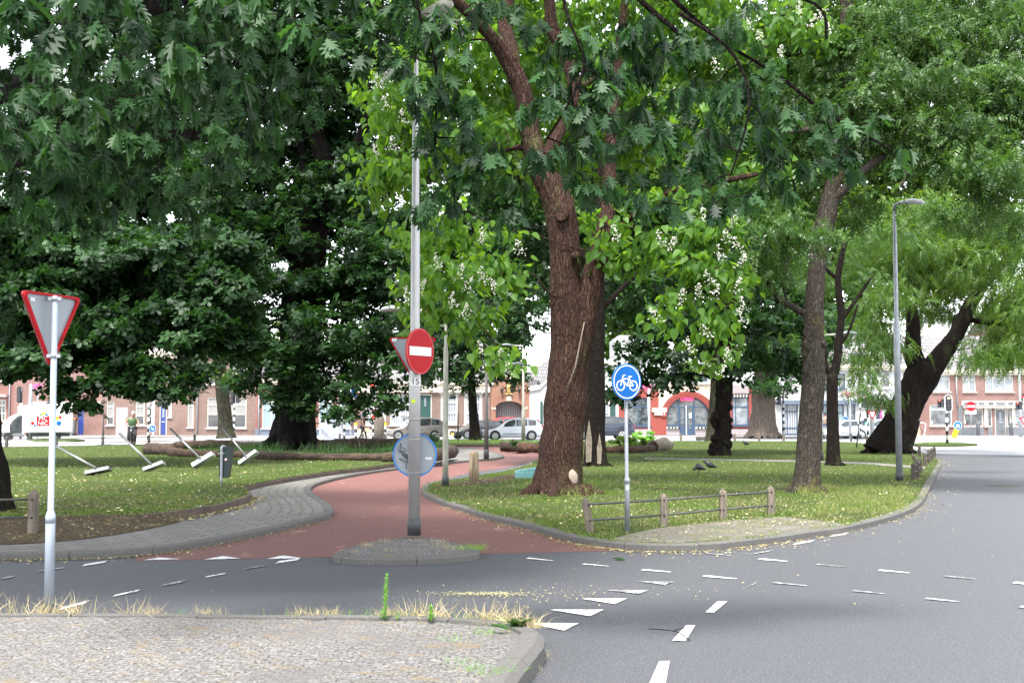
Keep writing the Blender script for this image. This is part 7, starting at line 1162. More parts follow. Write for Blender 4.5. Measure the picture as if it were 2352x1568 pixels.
# ---- traffic lights
def traffic_light(label, px, pyb, z, heads, top, r_=.06, facing=None, striped=(925, 1000), extras=None):
    Y = gy(pyb, z) if pyb else 80; c = P(px, pyb, Y); t = thing('traffic_light', label, 'traffic light', (c.x, Y, z)); zt = P(px, top, Y).z; zs = min(zt - .02, P(px, striped[0], Y).z)
    mb = MB(); steptube(mb, c.x, Y, [(z, r_ * 1.25), (zs, r_ * 1.25)], 14); mb.build('striped_pole', 'striped_pole', t); mb = MB(); steptube(mb, c.x, Y, [(zs, r_), (zt, r_)], 14); mb.build('upper_pole', 'black_plastic', t)
    for (hx, hy0, hy1, kind, lens) in heads:
        x_ = P(hx, hy0, Y).x; z0_, z1_ = P(px, hy1, Y).z, P(px, hy0, Y).z; cz_ = (z0_ + z1_) / 2; h = z1_ - z0_
        if kind == 'front':
            w_ = .30; rr = .22; yf = Y - .16; o_ = [(x_ + rr * math.cos(q), z1_ - rr + rr * math.sin(q)) for q in np.linspace(0, math.pi, 10)] + [(x_ + rr * math.cos(q), z0_ + rr + rr * math.sin(q)) for q in np.linspace(math.pi, 2 * math.pi, 10)]
            mb = MB(); mb.slab(o_, (0, yf, 0), (1, 0, 0), (0, 0, 1), (0, -1, 0), .03); bo = mb.build('backboard', 'sign_white', t); i_ = [(x_ + (a - x_) * .84, cz_ + (b_ - cz_) * (1 - .16 * .44 / h)) for a, b_ in o_]
            mb = MB(); mb.slab(i_, (0, yf - .01, 0), (1, 0, 0), (0, 0, 1), (0, -1, 0), .009); mb.build('board_face', 'black_plastic', t)
            mb = MB(); mb.box((x_ - .14, yf + .0, z0_ + .15), (x_ + .14, yf + .2, z1_ - .15)); hd = mb.build('signal_head', 'black_plastic', t)
            for k in range(3): zc_ = z1_ - .22 - (h - .44) * k / 2; on = k == 0; mb = MB(); disc(mb, (x_, yf - .035, zc_), .10, (0, -1, 0), .02, 18); mb.tube([(x_ + .11 * math.cos(q), yf - .12, zc_ + .11 * math.sin(q)) for q in np.linspace(.2, math.pi - .2, 8)], .014, 5); mb.build('lens', 'lens_off' if not (on and lens == 'dot') else 'lens_red', t)
            if lens == 'arrow': zc_ = z1_ - .22; mb = MB(); mb.slab([(x_ - .09, zc_), (x_ - .01, zc_ + .08), (x_ - .01, zc_ + .03), (x_ + .08, zc_ + .03), (x_ + .08, zc_ - .03), (x_ - .01, zc_ - .03), (x_ - .01, zc_ - .08)], (0, yf - .06, 0), (1, 0, 0), (0, 0, 1), (0, -1, 0), .01); mb.build('red_arrow', 'lens_amber_arrow', t)
        elif kind == 'back':
            mb = MB(); rr = .17; o_ = [(x_ + rr * math.cos(q), z1_ - rr + rr * math.sin(q)) for q in np.linspace(0, math.pi, 10)] + [(x_ + rr * math.cos(q), z0_ + rr + rr * math.sin(q)) for q in np.linspace(math.pi, 2 * math.pi, 10)]; mb.slab(o_, (0, Y - .02, 0), (1, 0, 0), (0, 0, 1), (0, -1, 0), .03); mb.box((x_ - .12, Y - .16, z0_ + .12), (x_ + .12, Y - .024, z1_ - .12)); mb.build('signal_head', 'black_plastic', t)
        else:   # side view with hoods
            s_ = -1 if kind == 'left' else 1; mb = MB(); mb.box((x_ - .09, Y - .14, z0_), (x_ + .09, Y + .14, z1_)); 
            for k in range(3): zc_ = z1_ - h * (k + .5) / 3; mb.tube([(x_ + s_ * .09, Y, zc_ + .02), (x_ + s_ * .24, Y, zc_ - .03)], [.11, .02] if False else [.10, .07], 10)
            mb.build('signal_head', 'black_plastic', t)
            if lens: mb = MB(); mb.ball((x_ + s_ * .16, Y - .11, z1_ - h / 6), .045, 8); mb.build('lens', 'lens_red', t)
    if extras: extras(t, c.x, Y)
    return t
def tri_sign(t, x, Y, zc, w_=.55, face=True, nm='yield_sign'):
    ax, ay, nn = frame_axes((0, -1, 0)); c = Vector((x, Y - .12, zc)); S_ = tri(None, w_, None); mb = MB(); mb.slab(S_, c, ax, ay, nn, .02); a = mb.build(nm, 'sign_red', t)
    mb = MB(); mb.slab([(p[0] * .62, p[1] * .62) for p in S_], c + nn * .006, ax, ay, nn, .004); mb.build('yield_face', 'sign_white', t)
def blue_disc(t, x, Y, zc, r_=.27, ang=-45, n=1, nm='blue_sign'):
    mb = MB(); disc(mb, (x, Y, zc), r_, (0, -1, 0), .02, 24); mb.build(nm, 'sign_white', t); mb = MB(); disc(mb, (x, Y - .008, zc), r_ * .92, (0, -1, 0), .006, 24); mb.build('sign_face', 'sign_blue', t); mb = MB()
    for a in ([rad(ang)] if n == 1 else [rad(-50), rad(-130)]):
        d_ = Vector((math.cos(a), math.sin(a))); p_ = Vector((-d_.y, d_.x)); o_ = Vector((0, 0)) if n == 1 else d_ * .05; S_ = [o_ - d_ * .14 + p_ * .035, o_ + d_ * .0 + p_ * .035, o_ + d_ * .0 + p_ * .10, o_ + d_ * .16, o_ + d_ * .0 - p_ * .10, o_ + d_ * .0 - p_ * .035, o_ - d_ * .14 - p_ * .035]; mb.slab([tuple(q * r_ / .27) for q in S_][::-1], (x, Y - .014, zc), (1, 0, 0), (0, 0, 1), (0, -1, 0), .004)
    mb.build('arrow', 'sign_white', t)
traffic_light('back of a black traffic light left of the pale pole, above the van', 47, 1008, .1, [(45, 887, 925, 'back', None)], 890)
def ex(t, x, Y): mb = MB(); x2 = P(351, 980, Y).x; steptube(mb, x2, Y + .1, [(.1, .08), (P(351, 912, Y).z, .08)], 10); mb.build('white_pole', 'sign_white', t); blue_disc(t, x2 - .02, Y - .05, P(351, 984, Y).z, .24)
traffic_light('striped traffic light behind the cyclist with a blue arrow sign on a white pole', 340, 1009, .1, [(336, 900, 924, 'back', None)], 905, extras=ex)
traffic_light('striped traffic light beside the slender tree with two side-facing heads', 537, 1005, .1, [(534, 898, 930, 'left', None), (546, 895, 925, 'right', None)], 897)
def ex(t, x, Y): xx = P(806, 900, Y).x; mb = MB(); mb.box((xx, Y + .1, P(0, 912, Y).z), (xx + .35, Y + .14, P(0, 884, Y).z)); mb.build('parking_sign', 'sign_blue', t); text_part('letter', 'P', .4, (xx + .18, Y + .09, P(0, 892, Y).z), (1, 0, 0), (0, 0, 1), 'sign_white', t); mb = MB(); [steptube(mb, P(q, 950, Y).x, Y + .3, [(.1, .05), (P(q, 888, Y).z, .05)], 8) for q in (781, 804)]; mb.build('white_pole', 'sign_white', t)
traffic_light('striped traffic light just right of the great oak trunk, back of head', 791, 1009, .1, [(799, 886, 928, 'back', None)], 888, extras=ex)
def ex(t, x, Y): tri_sign(t, x, Y, P(0, 937, Y).z, .62); mb = MB(); mb.ball((x, Y - .12, P(0, 957, Y).z), .11, 10); mb.build('lamp', 'lens_red', t)
traffic_light('striped traffic light by the pedestrians showing red above a yield sign', 857, 1010, .1, [(857, 880, 912, 'front', 'dot')], 884, extras=ex)
for px, lb in ((817, 'black-and-white push-button post left of the two pedestrians'), (885, 'black-and-white push-button post right of the thick wooden post')):
    Y = gy(1010, .1); x = P(px, 1010, Y).x; t = thing('push_button_post', lb, 'post', (x, Y, .1)); mb = MB(); steptube(mb, x, Y, [(.1, .09), (P(px, 968, Y).z, .09)], 12); mb.build('striped_pole', 'striped_pole', t); mb = MB(); mb.box((x - .06, Y - .14, P(0, 976, Y).z), (x + .1, Y - .09, P(0, 970, Y).z)); mb.build('button_box', 'signal_yellow', t)
traffic_light('striped traffic light beside the very thick grey trunk, head facing left', 1800, 1004, .1, [(1790, 903, 930, 'left', None)], 902)
traffic_light('striped traffic light right of the tilted mirror, tall double head', 1977, 1006, .1, [(1984, 905, 936, 'left', None), (1992, 895, 932, 'back', None)], 900)
def ex(t, x, Y): tri_sign(t, x + .25, Y, P(0, 950, Y).z, .62); mb = MB(); mb.box((x - .2, Y - .1, P(0, 975, Y).z), (x - .05, Y + .05, P(0, 960, Y).z)); mb.build('small_head', 'black_plastic', t); mb = MB(); mb.ball((x - .12, Y - .12, P(0, 972, Y).z), .07, 8); mb.build('green_lamp', 'lens_green', t)
traffic_light('striped pole with a yield sign and green cycle lamp beside the pale lamp post', 1994, 1018, .1, [(2000, 908, 932, 'back', None)], 905, striped=(960, 1000), extras=ex)
traffic_light('striped traffic light on the far grassy island showing a red left arrow', 2176, 1019, .1, [(2163, 916, 935, 'left', True), (2176, 905, 946, 'front', 'arrow')], 910)
traffic_light('traffic light cut off by the right edge of the view', 2357, 1019, .1, [(2342, 922, 940, 'left', True), (2357, 909, 950, 'front', 'dot')], 912, extras=lambda t, x, Y: tri_sign(t, x - .1, Y, P(0, 965, Y).z, .62))
# ---- small signs far away
def pole_thing(nm, label, cat, px, pyb, z, r_, top, mat='galv', dx=0.):
    Y = gy(pyb, z); c = P(px, pyb, Y); t = thing(nm, label, cat, (c.x, Y, z)); mb = MB(); zt = P(px, top, Y).z; mb.tube([(c.x, Y, z), (c.x + dx, Y, zt)], r_, 12); mb.build('post', mat, t); return t, c.x, Y, zt
t, x, Y, zt = pole_thing('road_sign', 'far red no-entry sign with white plate before the pink brick shop', 'road sign', 2231, 1000, .12, .035, 926); zc_ = P(0, 933, Y).z; mb = MB(); disc(mb, (x, Y - .05, zc_), .40, (0, -1, 0), .02, 28); mb.build('face', 'sign_red', t); mb = MB(); mb.box((x - .33, Y - .075, zc_ - .08), (x + .33, Y - .052, zc_ + .08)); mb.build('white_bar', 'sign_white', t); mb = MB(); mb.box((x - .42, Y - .05, P(0, 950, Y).z), (x + .42, Y - .03, P(0, 942, Y).z)); mb.build('text_plate', 'sign_white', t)
for px, py0, lb, n_, tl in ((2198, 1006, 'blue two-arrow sign above a tilted yellow marker on the far road', 2, -.12), (1940, 1003, 'blue arrow sign above an upright yellow marker left of the pink flowers', 1, 0.)):
    Y = gy(py0, .06); x = P(px, py0, Y).x; t = thing('traffic_marker', lb, 'traffic sign', (x, Y, 0)); z1 = P(px, py0 - 16 if n_ == 2 else 974, Y).z; zb = .1; mb = MB(); c0 = Vector((x + tl * 2, Y, zb)); c1 = Vector((x + tl * .2, Y, P(0, 991 if n_ == 2 else 974, Y).z)); c1.z = max(c1.z, zb + .6); d_ = (c1 - c0).normalized(); M = Matrix((Vector((d_.z, 0, -d_.x)), Vector((0, 1, 0)), d_)).transposed(); mb.cbox((c0 + c1) / 2, (.33, .12, (c1 - c0).length), M); mb.build('marker', 'signal_yellow', t); blue_disc(t, x + .05, Y - .08, c1.z + .32, .30, -45, n_)
t, x, Y, zt = pole_thing('flower_pole', 'pole carrying a round basket of bright pink flowers before the white shops', 'flower basket', 1953, 1008, .1, .09, 912, 'galv')
cl = clumps([(1950, 905, Y - .1, 17, 8, .6)], .12, .9); tt = foliage('pink_flowers', cl, .12, 16, [FLOWER], .055, 'petal_leaf' if 'petal_leaf' in MATS else 'blossom', t); tt.data.materials[0] = MATS['petal_pink']; foliage('basket_leaves', cl[:20], .14, 5, SPRIG_LIME, .07, 'weed_green', t)
t, x, Y, zt = pole_thing('flower_pole', 'pole with pink flower basket half hidden by leaves at the far left', 'flower basket', 85, 1006, .1, .05, 890, 'galv')
cl = clumps([(84, 886, Y - .1, 16, 6, .5)], .12, .9); tt = foliage('pink_flowers', cl, .12, 14, [FLOWER], .055, 'blossom', t); tt.data.materials[0] = MATS['petal_pink']
t, x, Y, zt = pole_thing('flower_pole', 'white pole with pink flowers behind the blue bicycle sign', 'flower basket', 1491, 1007, .1, .08, 892, 'sign_white')
cl = clumps([(1490, 888, Y - .1, 22, 7, .5)], .12, .9); tt = foliage('pink_flowers', cl, .12, 12, [FLOWER], .055, 'blossom', t); tt.data.materials[0] = MATS['petal_pink']
# tilted convex mirror
Y = gy(1028, RZ); c = P(1967, 1028, Y); top = P(1981, 905, Y); t = thing('traffic_mirror', 'round traffic mirror with red and white rim on a leaning pole', 'mirror', (c.x, Y, RZ)); mb = MB(); mb.tube([c, top], .035, 10); mb.build('post', 'rail_steel', t)
cm = P(1981, 900, Y - .15); ax, ay, nn = frame_axes((-.35, -.94, -.1)); mb = MB(); K = 20; R1, R0 = .31, .255
for k in range(K):
    q0, q1 = 2 * math.pi * k / K, 2 * math.pi * (k + 1) / K; v = [cm + (ax * math.cos(q) + ay * math.sin(q)) * r_ + nn * d_ for d_ in (0, -.04) for q, r_ in ((q0, R0), (q0, R1), (q1, R1), (q1, R0))]; mb.add(v, [(0, 1, 2, 3), (1, 5, 6, 2), (0, 3, 7, 4), (4, 7, 6, 5)], k % 2)
mb.build('rim', ['sign_red', 'sign_white'], t); mb = MB(); disc(mb, cm - nn * .01, R0, nn, .02, 30); mb.build('glass', 'sign_back', t); mb = MB(); [mb.tube([cm + ax * a + ay * b_ + nn * .004, cm + ax * c_ + ay * d_ + nn * .004], .008, 5) for a, b_, c_, d_ in ((-.18, -.2, .0, .17), (.0, .17, .14, -.12), (-.12, -.02, .2, .05), (-.2, .1, .12, -.16))]; mb.build('scratches', 'sign_white', t)
# parking sign, advertising panel, wheelie bin, A-board, bicycle rack
t, x, Y, zt = pole_thing('parking_sign', 'blue parking sign with P on a thin white pole before the cafe', 'road sign', 1707, 999, .12, .05, 925, 'sign_white'); mb = MB(); mb.box((x - .28, Y - .08, P(0, 940, Y).z), (x + .30, Y - .05, P(0, 922, Y).z)); mb.build('face', 'sign_blue', t); text_part('letter', 'P', .42, (x + .01, Y - .085, P(0, 928, Y).z), (1, 0, 0), (0, 0, 1), 'sign_white', t); mb = MB(); mb.box((x - .34, Y - .08, P(0, 947, Y).z), (x + .36, Y - .05, P(0, 941, Y).z)); mb.build('arrow_plate', 'sign_white', t)
Y = gy(1007, .1); x0, x1 = P(733, 1000, Y).x, P(786, 1000, Y).x; t = thing('advertising_box', 'grey box wrapped in a black-and-white street photo right of the oak', 'utility box', ((x0 + x1) / 2, Y, .1))
pm('photo_wrap', (.58, .62, .70), .5, c2=(.12, .14, .18), scale=1.6, stretch=(1.2, 1, .8), detail=8, lo=.35, hi=.62); mb = MB(); mb.box((x0, Y, .1), (x1, Y + .6, P(0, 962, Y).z)); mb.build('body', 'photo_wrap', t, bevel=.05)
def wheelie(label, px0, px1, pyb, top, z=.12):
    Y = gy(pyb, z); x0, x1 = P(px0, pyb, Y).x, P(px1, pyb, Y).x; zt = P(0, top, Y).z; t = thing('wheelie_bin', label, 'bin', ((x0 + x1) / 2, Y, z)); m_ = (x1 - x0) * .12; mb = MB(); h = zt - z
    mb.add([(x0 + m_, Y - .25, z + .05), (x1 - m_, Y - .25, z + .05), (x1 - m_, Y + .25, z + .05), (x0 + m_, Y + .25, z + .05), (x0, Y - .33, zt - .08), (x1, Y - .33, zt - .08), (x1, Y + .33, zt - .08), (x0, Y + .33, zt - .08)], [(0, 1, 5, 4), (1, 2, 6, 5), (2, 3, 7, 6), (3, 0, 4, 7), (0, 3, 2, 1)]); mb.build('body', 'grey_bin', t)
    mb = MB(); mb.box((x0 - .04, Y - .37, zt - .079), (x1 + .06, Y + .37, zt)); mb.build('lid', 'orange', t, bevel=.02); 
    for sx_ in (x1 - .1,): mb = MB(); mb.tube([(sx_, Y - .3, z + .1), (sx_, Y + .3, z + .1)], .1, 12); mb.build('wheel', 'tyre', t)
wheelie('grey wheelie bin with orange lid standing behind the delivery van', 150, 174, 1000, 961)
Y = gy(1001, .12); x = P(2109, 1001, Y).x; t = thing('cafe_sign_rack', 'white arched bicycle rack with a folding board before the pink brick house', 'rack', (x, Y, .12)); mb = MB(); mb.tube(smooth_path([(x - .25, Y, .12), (x - .4, Y, .9), (x - .1, Y, 1.15), (x + .45, Y, 1.15), (x + .6, Y, .9), (x + .45, Y, .12)], 5), .035, 8); mb.build('rack', 'sign_white', t); mb = MB(); mb.add([(x - .1, Y + .3, .12), (x + .32, Y + .3, .12), (x + .13, Y + .42, 1.05)], [(0, 1, 2)]); mb.tube([(x - .12, Y + .3, .12), (x + .11, Y + .42, 1.1)], .03, 5); mb.tube([(x + .35, Y + .3, .12), (x + .13, Y + .42, 1.1)], .03, 5); mb.build('board', 'cloth_beige', t)
for px, lb in ((2073 + 6 + 0, None), (2251 + 4, 'short grey bollard before the shop window at the right'), (2331, 'short grey bollard at the right edge before the shop')):
    if lb: Y = gy(1000, .12); x = P(px - 8, 1000, Y).x; t = thing('street_bollard', lb, 'bollard', (x, Y, .12)); mb = MB(); steptube(mb, x, Y, [(.12, .16), (1.05, .15), (1.1, .17), (1.2, .16)], 12); mb.build('post', 'grey_plinth', t)
# ================================================================ VEHICLES
def car(label, paint, loc, rz, length=4.2, height=1.5, width=1.72, style='hatch', plate=True):
    t = thing('parked_car', label, 'car', loc, None, rz); L_, H_, W_ = length, height, width; hw = W_ / 2
    # stations along x (front = -x): lower edge, belt height, roof height, half width at belt, half width at roof
    if style == 'mpv': S = [(0, .30, .52, .52, .72), (.04, .22, .62, .62, .86), (.12, .18, .70, .70, .96), (.22, .18, .80, .80, 1), (.30, .18, .86, 1.02, 1), (.40, .18, .88, 1.34, 1), (.50, .18, .90, 1.5, 1), (.70, .18, .94, 1.52, 1), (.88, .18, .97, 1.42, 1), (.94, .20, .97, 1.22, .98), (.985, .24, .92, 1.02, .93), (1, .34, .80, .80, .86)]
    elif style == 'suv': S = [(0, .36, .62, .62, .75), (.03, .28, .78, .78, .88), (.12, .26, .90, .90, .97), (.28, .26, .98, .98, 1), (.34, .26, 1.0, 1.18, 1), (.42, .26, 1.02, 1.5, 1), (.52, .26, 1.04, 1.6, 1), (.75, .26, 1.08, 1.58, 1), (.88, .26, 1.12, 1.48, 1), (.95, .28, 1.12, 1.25, .97), (.99, .34, 1.0, 1.05, .92), (1, .42, .85, .85, .86)]
    else: S = [(0, .30, .50, .50, .72), (.04, .22, .60, .60, .86), (.12, .18, .72, .72, .96), (.24, .18, .84, .84, 1), (.30, .18, .88, .98, 1), (.38, .18, .90, 1.26, 1), (.47, .18, .92, 1.46, 1), (.68, .18, .96, 1.48, 1), (.86, .18, .98, 1.38, 1), (.93, .20, .98, 1.20, .98), (.985, .24, .92, .98, .93), (1, .34, .78, .78, .86)]
    k = H_ / max(s_[3] for s_ in S); mb = MB(); secs = []
    for (u, lo, be, ro, w_) in S:
        x = (u - .5) * L_; lo, be, ro = lo, be * k, ro * k; hwk = hw * w_; roofw = hwk * (.78 if ro > be + .05 else .93)
        secs.append([(x, -hwk * .93, lo), (x, -hwk, lo + .15), (x, -hwk * 1.0, (lo + be) * .5 + .05), (x, -hwk * .96, be), (x, -(hwk * .96 + roofw) / 2 if ro > be + .05 else -hwk * .9, be + (ro - be) * .55), (x, -roofw, ro - .03 if ro > be + .05 else be + .0), (x, -roofw * .7, ro + .015), (x, 0, ro + .025)])
    n = 15; vs = []
    for s_ in secs: vs += s_ + [(p[0], -p[1], p[2]) for p in s_[-2::-1]]
    fs = [(a * n + j, a * n + j + 1, (a + 1) * n + j + 1, (a + 1) * n + j) for a in range(len(secs) - 1) for j in range(n - 1)]; fs += [(a * n, (a + 1) * n, (a + 1) * n + n - 1, a * n + n - 1) for a in range(len(secs) - 1)]; fs += [tuple(range(n)), tuple((len(secs) - 1) * n + j for j in range(n))[::-1]]
    mb.add(vs, fs, 0, True); body = mb.build('body', paint, t, local=True)
    es = body.modifiers.new('s', 'SUBSURF'); es.levels = 1; es.render_levels = 1
    wx = (-.5 * L_ + .19 * L_, -.5 * L_ + .80 * L_); wr = .315 if style != 'suv' else .36
    for x in wx:
        for s_ in (-1, 1):
            m2 = MB(); m2.tube([(x, s_ * (hw - .20), wr), (x, s_ * (hw + .015), wr)], wr, 24); wl = m2.build('wheel', 'tyre', t, local=True); m2 = MB(); m2.tube([(x, s_ * (hw + .0), wr), (x, s_ * (hw + .022), wr)], wr * .66, 20)
            o = m2.build('rim', 'rim', None); o.parent = wl; m2 = MB(); [m2.cbox((x + math.cos(q) * wr * .38, s_ * (hw + .024), wr + math.sin(q) * wr * .38), (wr * .10, .01, wr * .34), Matrix.Rotation(-q + math.pi / 2, 3, 'Y')) for q in np.linspace(0, 2 * math.pi, 10)[:-1]]; o = m2.build('spoke_gap', 'black_plastic', None); o.parent = wl
            m2 = MB(); m2.tube([(x, s_ * (hw - .1), wr + .01), (x, s_ * (hw + .004), wr + .01)], wr + .055, 24); o = m2.build('wheel_arch', 'black_plastic', t, local=True)
    def interp(u):
        for a, b_ in zip(S, S[1:]):
            if a[0] <= u <= b_[0]: q = (u - a[0]) / (b_[0] - a[0]); return [a[i] + (b_[i] - a[i]) * q for i in range(5)]
    def side_glass(u0, u1, nm='side_window'):
        for s_ in (-1, 1):
            pts = [];K = 6
            for i in range(K + 1): u = u0 + (u1 - u0) * i / K; _, lo, be, ro, w_ = interp(u); be *= k; ro *= k; pts.append(((u - .5) * L_, be + .045, ro - .085, hw * w_))
            vs = []
            for x, b_, r_, w_ in pts:
                r_ = max(r_, b_ + .01); full = max(.12, (r_ + .055 - b_ + .045)); f1 = (r_ - b_ + .045) / full; f0 = .05 / full; yb, yr = w_ * (.96 - .18 * f0 * .8) + .012, w_ * (.96 - .17 * f1) + .012; vs += [(x, s_ * yb, b_), (x, s_ * yr, r_)]
            m2 = MB(); fs = [(2 * i, 2 * i + 2, 2 * i + 3, 2 * i + 1) for i in range(K)]; m2.add(vs, fs if s_ < 0 else [f[::-1] for f in fs]); m2.build(nm, 'car_glass', t, local=True)
    side_glass(.345, .53); side_glass(.545, .73); side_glass(.75, .88, 'rear_side_window')
    _, lo, be0, _, w0 = interp(.285); _, _, _, ro1, w1 = interp(.44); m2 = MB(); x0, x1 = (.275 - .5) * L_, (.43 - .5) * L_
    m2.add([(x0, -hw * .82, be0 * k + .05), (x0, hw * .82, be0 * k + .05), (x1, hw * .68, ro1 * k - .02), (x1, -hw * .68, ro1 * k - .02)], [(0, 1, 2, 3)]); m2.build('windscreen', 'car_glass', t, local=True)
    m2 = MB(); xb = .5 * L_; m2.add([(xb - .03, -hw * .74, .98 * k * .98 + .05), (xb - .03, hw * .74, .98 * k * .98 + .05), (xb - .09 * L_, hw * .66, H_ - .1), (xb - .09 * L_, -hw * .66, H_ - .1)], [(0, 3, 2, 1)]); m2.build('rear_window', 'car_glass', t, local=True)
    for s_ in (-1, 1):
        m2 = MB(); m2.ball((-.5 * L_ + .10, s_ * hw * .66, .60 * k + .04), .13, 10, sq=(1.1, 1., .55)); m2.build('headlight', 'head_lamp', t, local=True); m2 = MB(); m2.ball((.5 * L_ - .07, s_ * hw * .80, .86 * k), .12, 8, sq=(.8, .6, 1.4)); m2.build('tail_light', 'tail_lamp', t, local=True)
        m2 = MB(); m2.ball(((.33 - .5) * L_, s_ * (hw + .08), .97 * k), .1, 8, sq=(.6, 1, .65)); m2.build('mirror', paint, t, local=True)
        for u in (.52, .70): m2 = MB(); m2.cbox(((u - .5) * L_, s_ * (hw + .005), .80 * k), (.16, .03, .025)); m2.build('door_handle', paint, t, local=True)
        m2 = MB(); m2.cbox(((.50 - .5) * L_, s_ * (hw + .003), .45), (L_ * .36, .015, .045)); m2.build('trim_strip', 'black_plastic', t, local=True)
    m2 = MB(); m2.cbox((-.5 * L_ + .02, 0, .40), (.06, W_ * .6, .16)); m2.build('grille', 'black_plastic', t, local=True)
    if plate: m2 = MB(); m2.cbox((-.5 * L_ - .02, 0, .38), (.02, .50, .11)); m2.build('number_plate', 'plate_yellow', t, local=True); m2 = MB(); m2.cbox((.5 * L_ + .012, 0, .5), (.02, .50, .11)); m2.build('number_plate', 'plate_yellow', t, local=True)
    return t
def at(px, Y, z=.01): c = P(px, 1000, Y); return (c.x, Y, z)
car('brownish silver MPV driving past behind the tall lamp post', 'car_silver', at(957, 88), rad(5), 4.25, 1.60, style='mpv')
car('white five-door hatchback right of the verge tree', 'car_white', at(1178, 86.5), rad(4), 4.2, 1.56, style='mpv')
car('black car mostly hidden behind the verge tree, only its dark nose showing', 'car_black', at(1098, 92), rad(28), 4.2, 1.40)
car('red car of which only the roof shows behind the white hatchback', 'car_red', at(1146, 95.5), rad(18), 4.3, 1.62, style='mpv')
car('dark blue SUV seen between the stripped trunk and the bicycle sign', 'car_navy', at(1380, 88), rad(3), 4.7, 1.66, 1.86, 'suv')
car('pale blue-grey car behind the tilted mirror pole', 'car_pale', at(2010, 91.5), rad(12), 4.3, 1.46)
car('dark blue car behind the striped pole right of the forked tree', 'car_blue', at(1968, 95), rad(16), 4.2, 1.40)
car('light car with sloping bonnet right behind the forked tree, next to the yellow marker', 'car_white', at(1932, 90.2), rad(24), 4.1, 1.42)
# ---- delivery van
Y = 84.; t = thing('delivery_van', 'white electric delivery van with red square logo at the left edge', 'van', at(82, Y), None, rad(20)); U = 150 * Y / F   # overall length
def vb(nm, mb, mat, lab=None, bev=0): return mb.build(nm, mat, t, local=True, label=lab, bevel=bev)
mb = MB(); mb.box((-.75, -.85, .55), (2.35, .85, 2.42)); box_ = vb('cargo_box', mb, 'van_white', None, .05); mb = MB(); mb.box((-1.15, -.80, 1.72), (-.752, .80, 2.38)); vb('roof_pod', mb, 'van_white', None, .05)
mb = MB(); mb.box((-.6, -.70, .30), (2.2, .70, .549)); vb('chassis', mb, 'black_plastic')
prof = [(-2.25, .42), (-2.28, .75), (-2.18, 1.0), (-1.95, 1.22), (-1.68, 1.58), (-1.40, 1.78), (-1.1, 1.86), (-.76, 1.86), (-.76, .42)]
mb = MB(); mb.slab(prof, (0, -.72, 0), (1, 0, 0), (0, 0, 1), (0, -1, 0), -1.44 * -1); cab = vb('cab', mb, 'van_white', None, .12)
mb = MB(); mb.slab([(-2.29, .28), (-2.30, .58), (-2.1, .62), (-1.3, .50), (-.78, .50), (-.78, .28)], (0, -.745, 0), (1, 0, 0), (0, 0, 1), (0, -1, 0), 1.49); vb('bumper', mb, 'grey_plinth')
mb = MB(); mb.add([(-1.99, -.58, 1.24), (-1.99, .58, 1.24), (-1.52, .50, 1.755), (-1.52, -.50, 1.755)], [(0, 1, 2, 3)]); mb.v = [(v[0] - .05, v[1], v[2] + .035) for v in mb.v]; vb('windscreen', mb, 'pane_sky')
mb = MB(); mb.slab([(-1.62, .52), (-1.66, 1.05), (-1.45, 1.42), (-1.15, 1.66), (-.86, 1.72), (-.86, .52)], (0, -.735, 0), (1, 0, 0), (0, 0, 1), (0, -1, 0), .01); vb('door_glass', mb, 'car_glass')
for x in (-1.72, 1.35):
    for s_ in (-1, 1): m2 = MB(); m2.tube([(x, s_ * .5, .30), (x, s_ * .76, .30)], .30, 20); vb('wheel', m2, 'tyre')
mb = MB(); mb.cbox((-2.31, 0, .42), (.02, .5, .11)); vb('number_plate', mb, 'plate_yellow'); mb = MB(); mb.box((.05, -.872, 1.02), (.88, -.853, 1.68)); lg = vb('logo_panel', mb, 'sign_red')
for s__, zz_ in (('PIC', 1.51), ('NIC', 1.19)):
    o = text_part('lettering', s__, .38, (.46, -.878, zz_), (1, 0, 0), (0, 0, 1), 'sign_white', None, depth=.02); o.parent = t
o = text_part('lettering', 'PIC NIC', .17, (-1.17, -.1, 2.08), (0, -1, 0), (0, 0, 1), 'sign_red', None, depth=.01); o.parent = t
mb = MB(); 
for (x, z, r_, m_) in ((-.25, 1.42, .09, 0), (-.20, 1.2, .12, 1), (-.05, 1.05, .08, 2), (1.35, 1.55, .13, 3), (1.55, 1.60, .11, 1), (1.48, 1.2, .17, 2), (.3, 1.8, .10, 0), (.5, 1.86, .12, 3), (.68, 1.78, .09, 2)): mb.ball((x, -.855, z), r_, 8, m_, sq=(1, .08, 1))
vb('printed_groceries', mb, ['shirt_green', 'sign_red', 'sign_blue', 'signal_yellow'])
mb = MB(); mb.box((-.74, -.868, .6), (2.34, -.853, .64)); vb('trim_strip', mb, 'galv'); mb = MB(); [mb.ball((-2.12, s_ * .5, .86), .09, 8, sq=(.9, 1, .6)) for s_ in (-1,)]; vb('headlight', mb, 'head_lamp'); mb = MB(); mb.ball((-2.12, .5, .86), .09, 8, sq=(.9, 1, .6)); vb('headlight', mb, 'head_lamp')
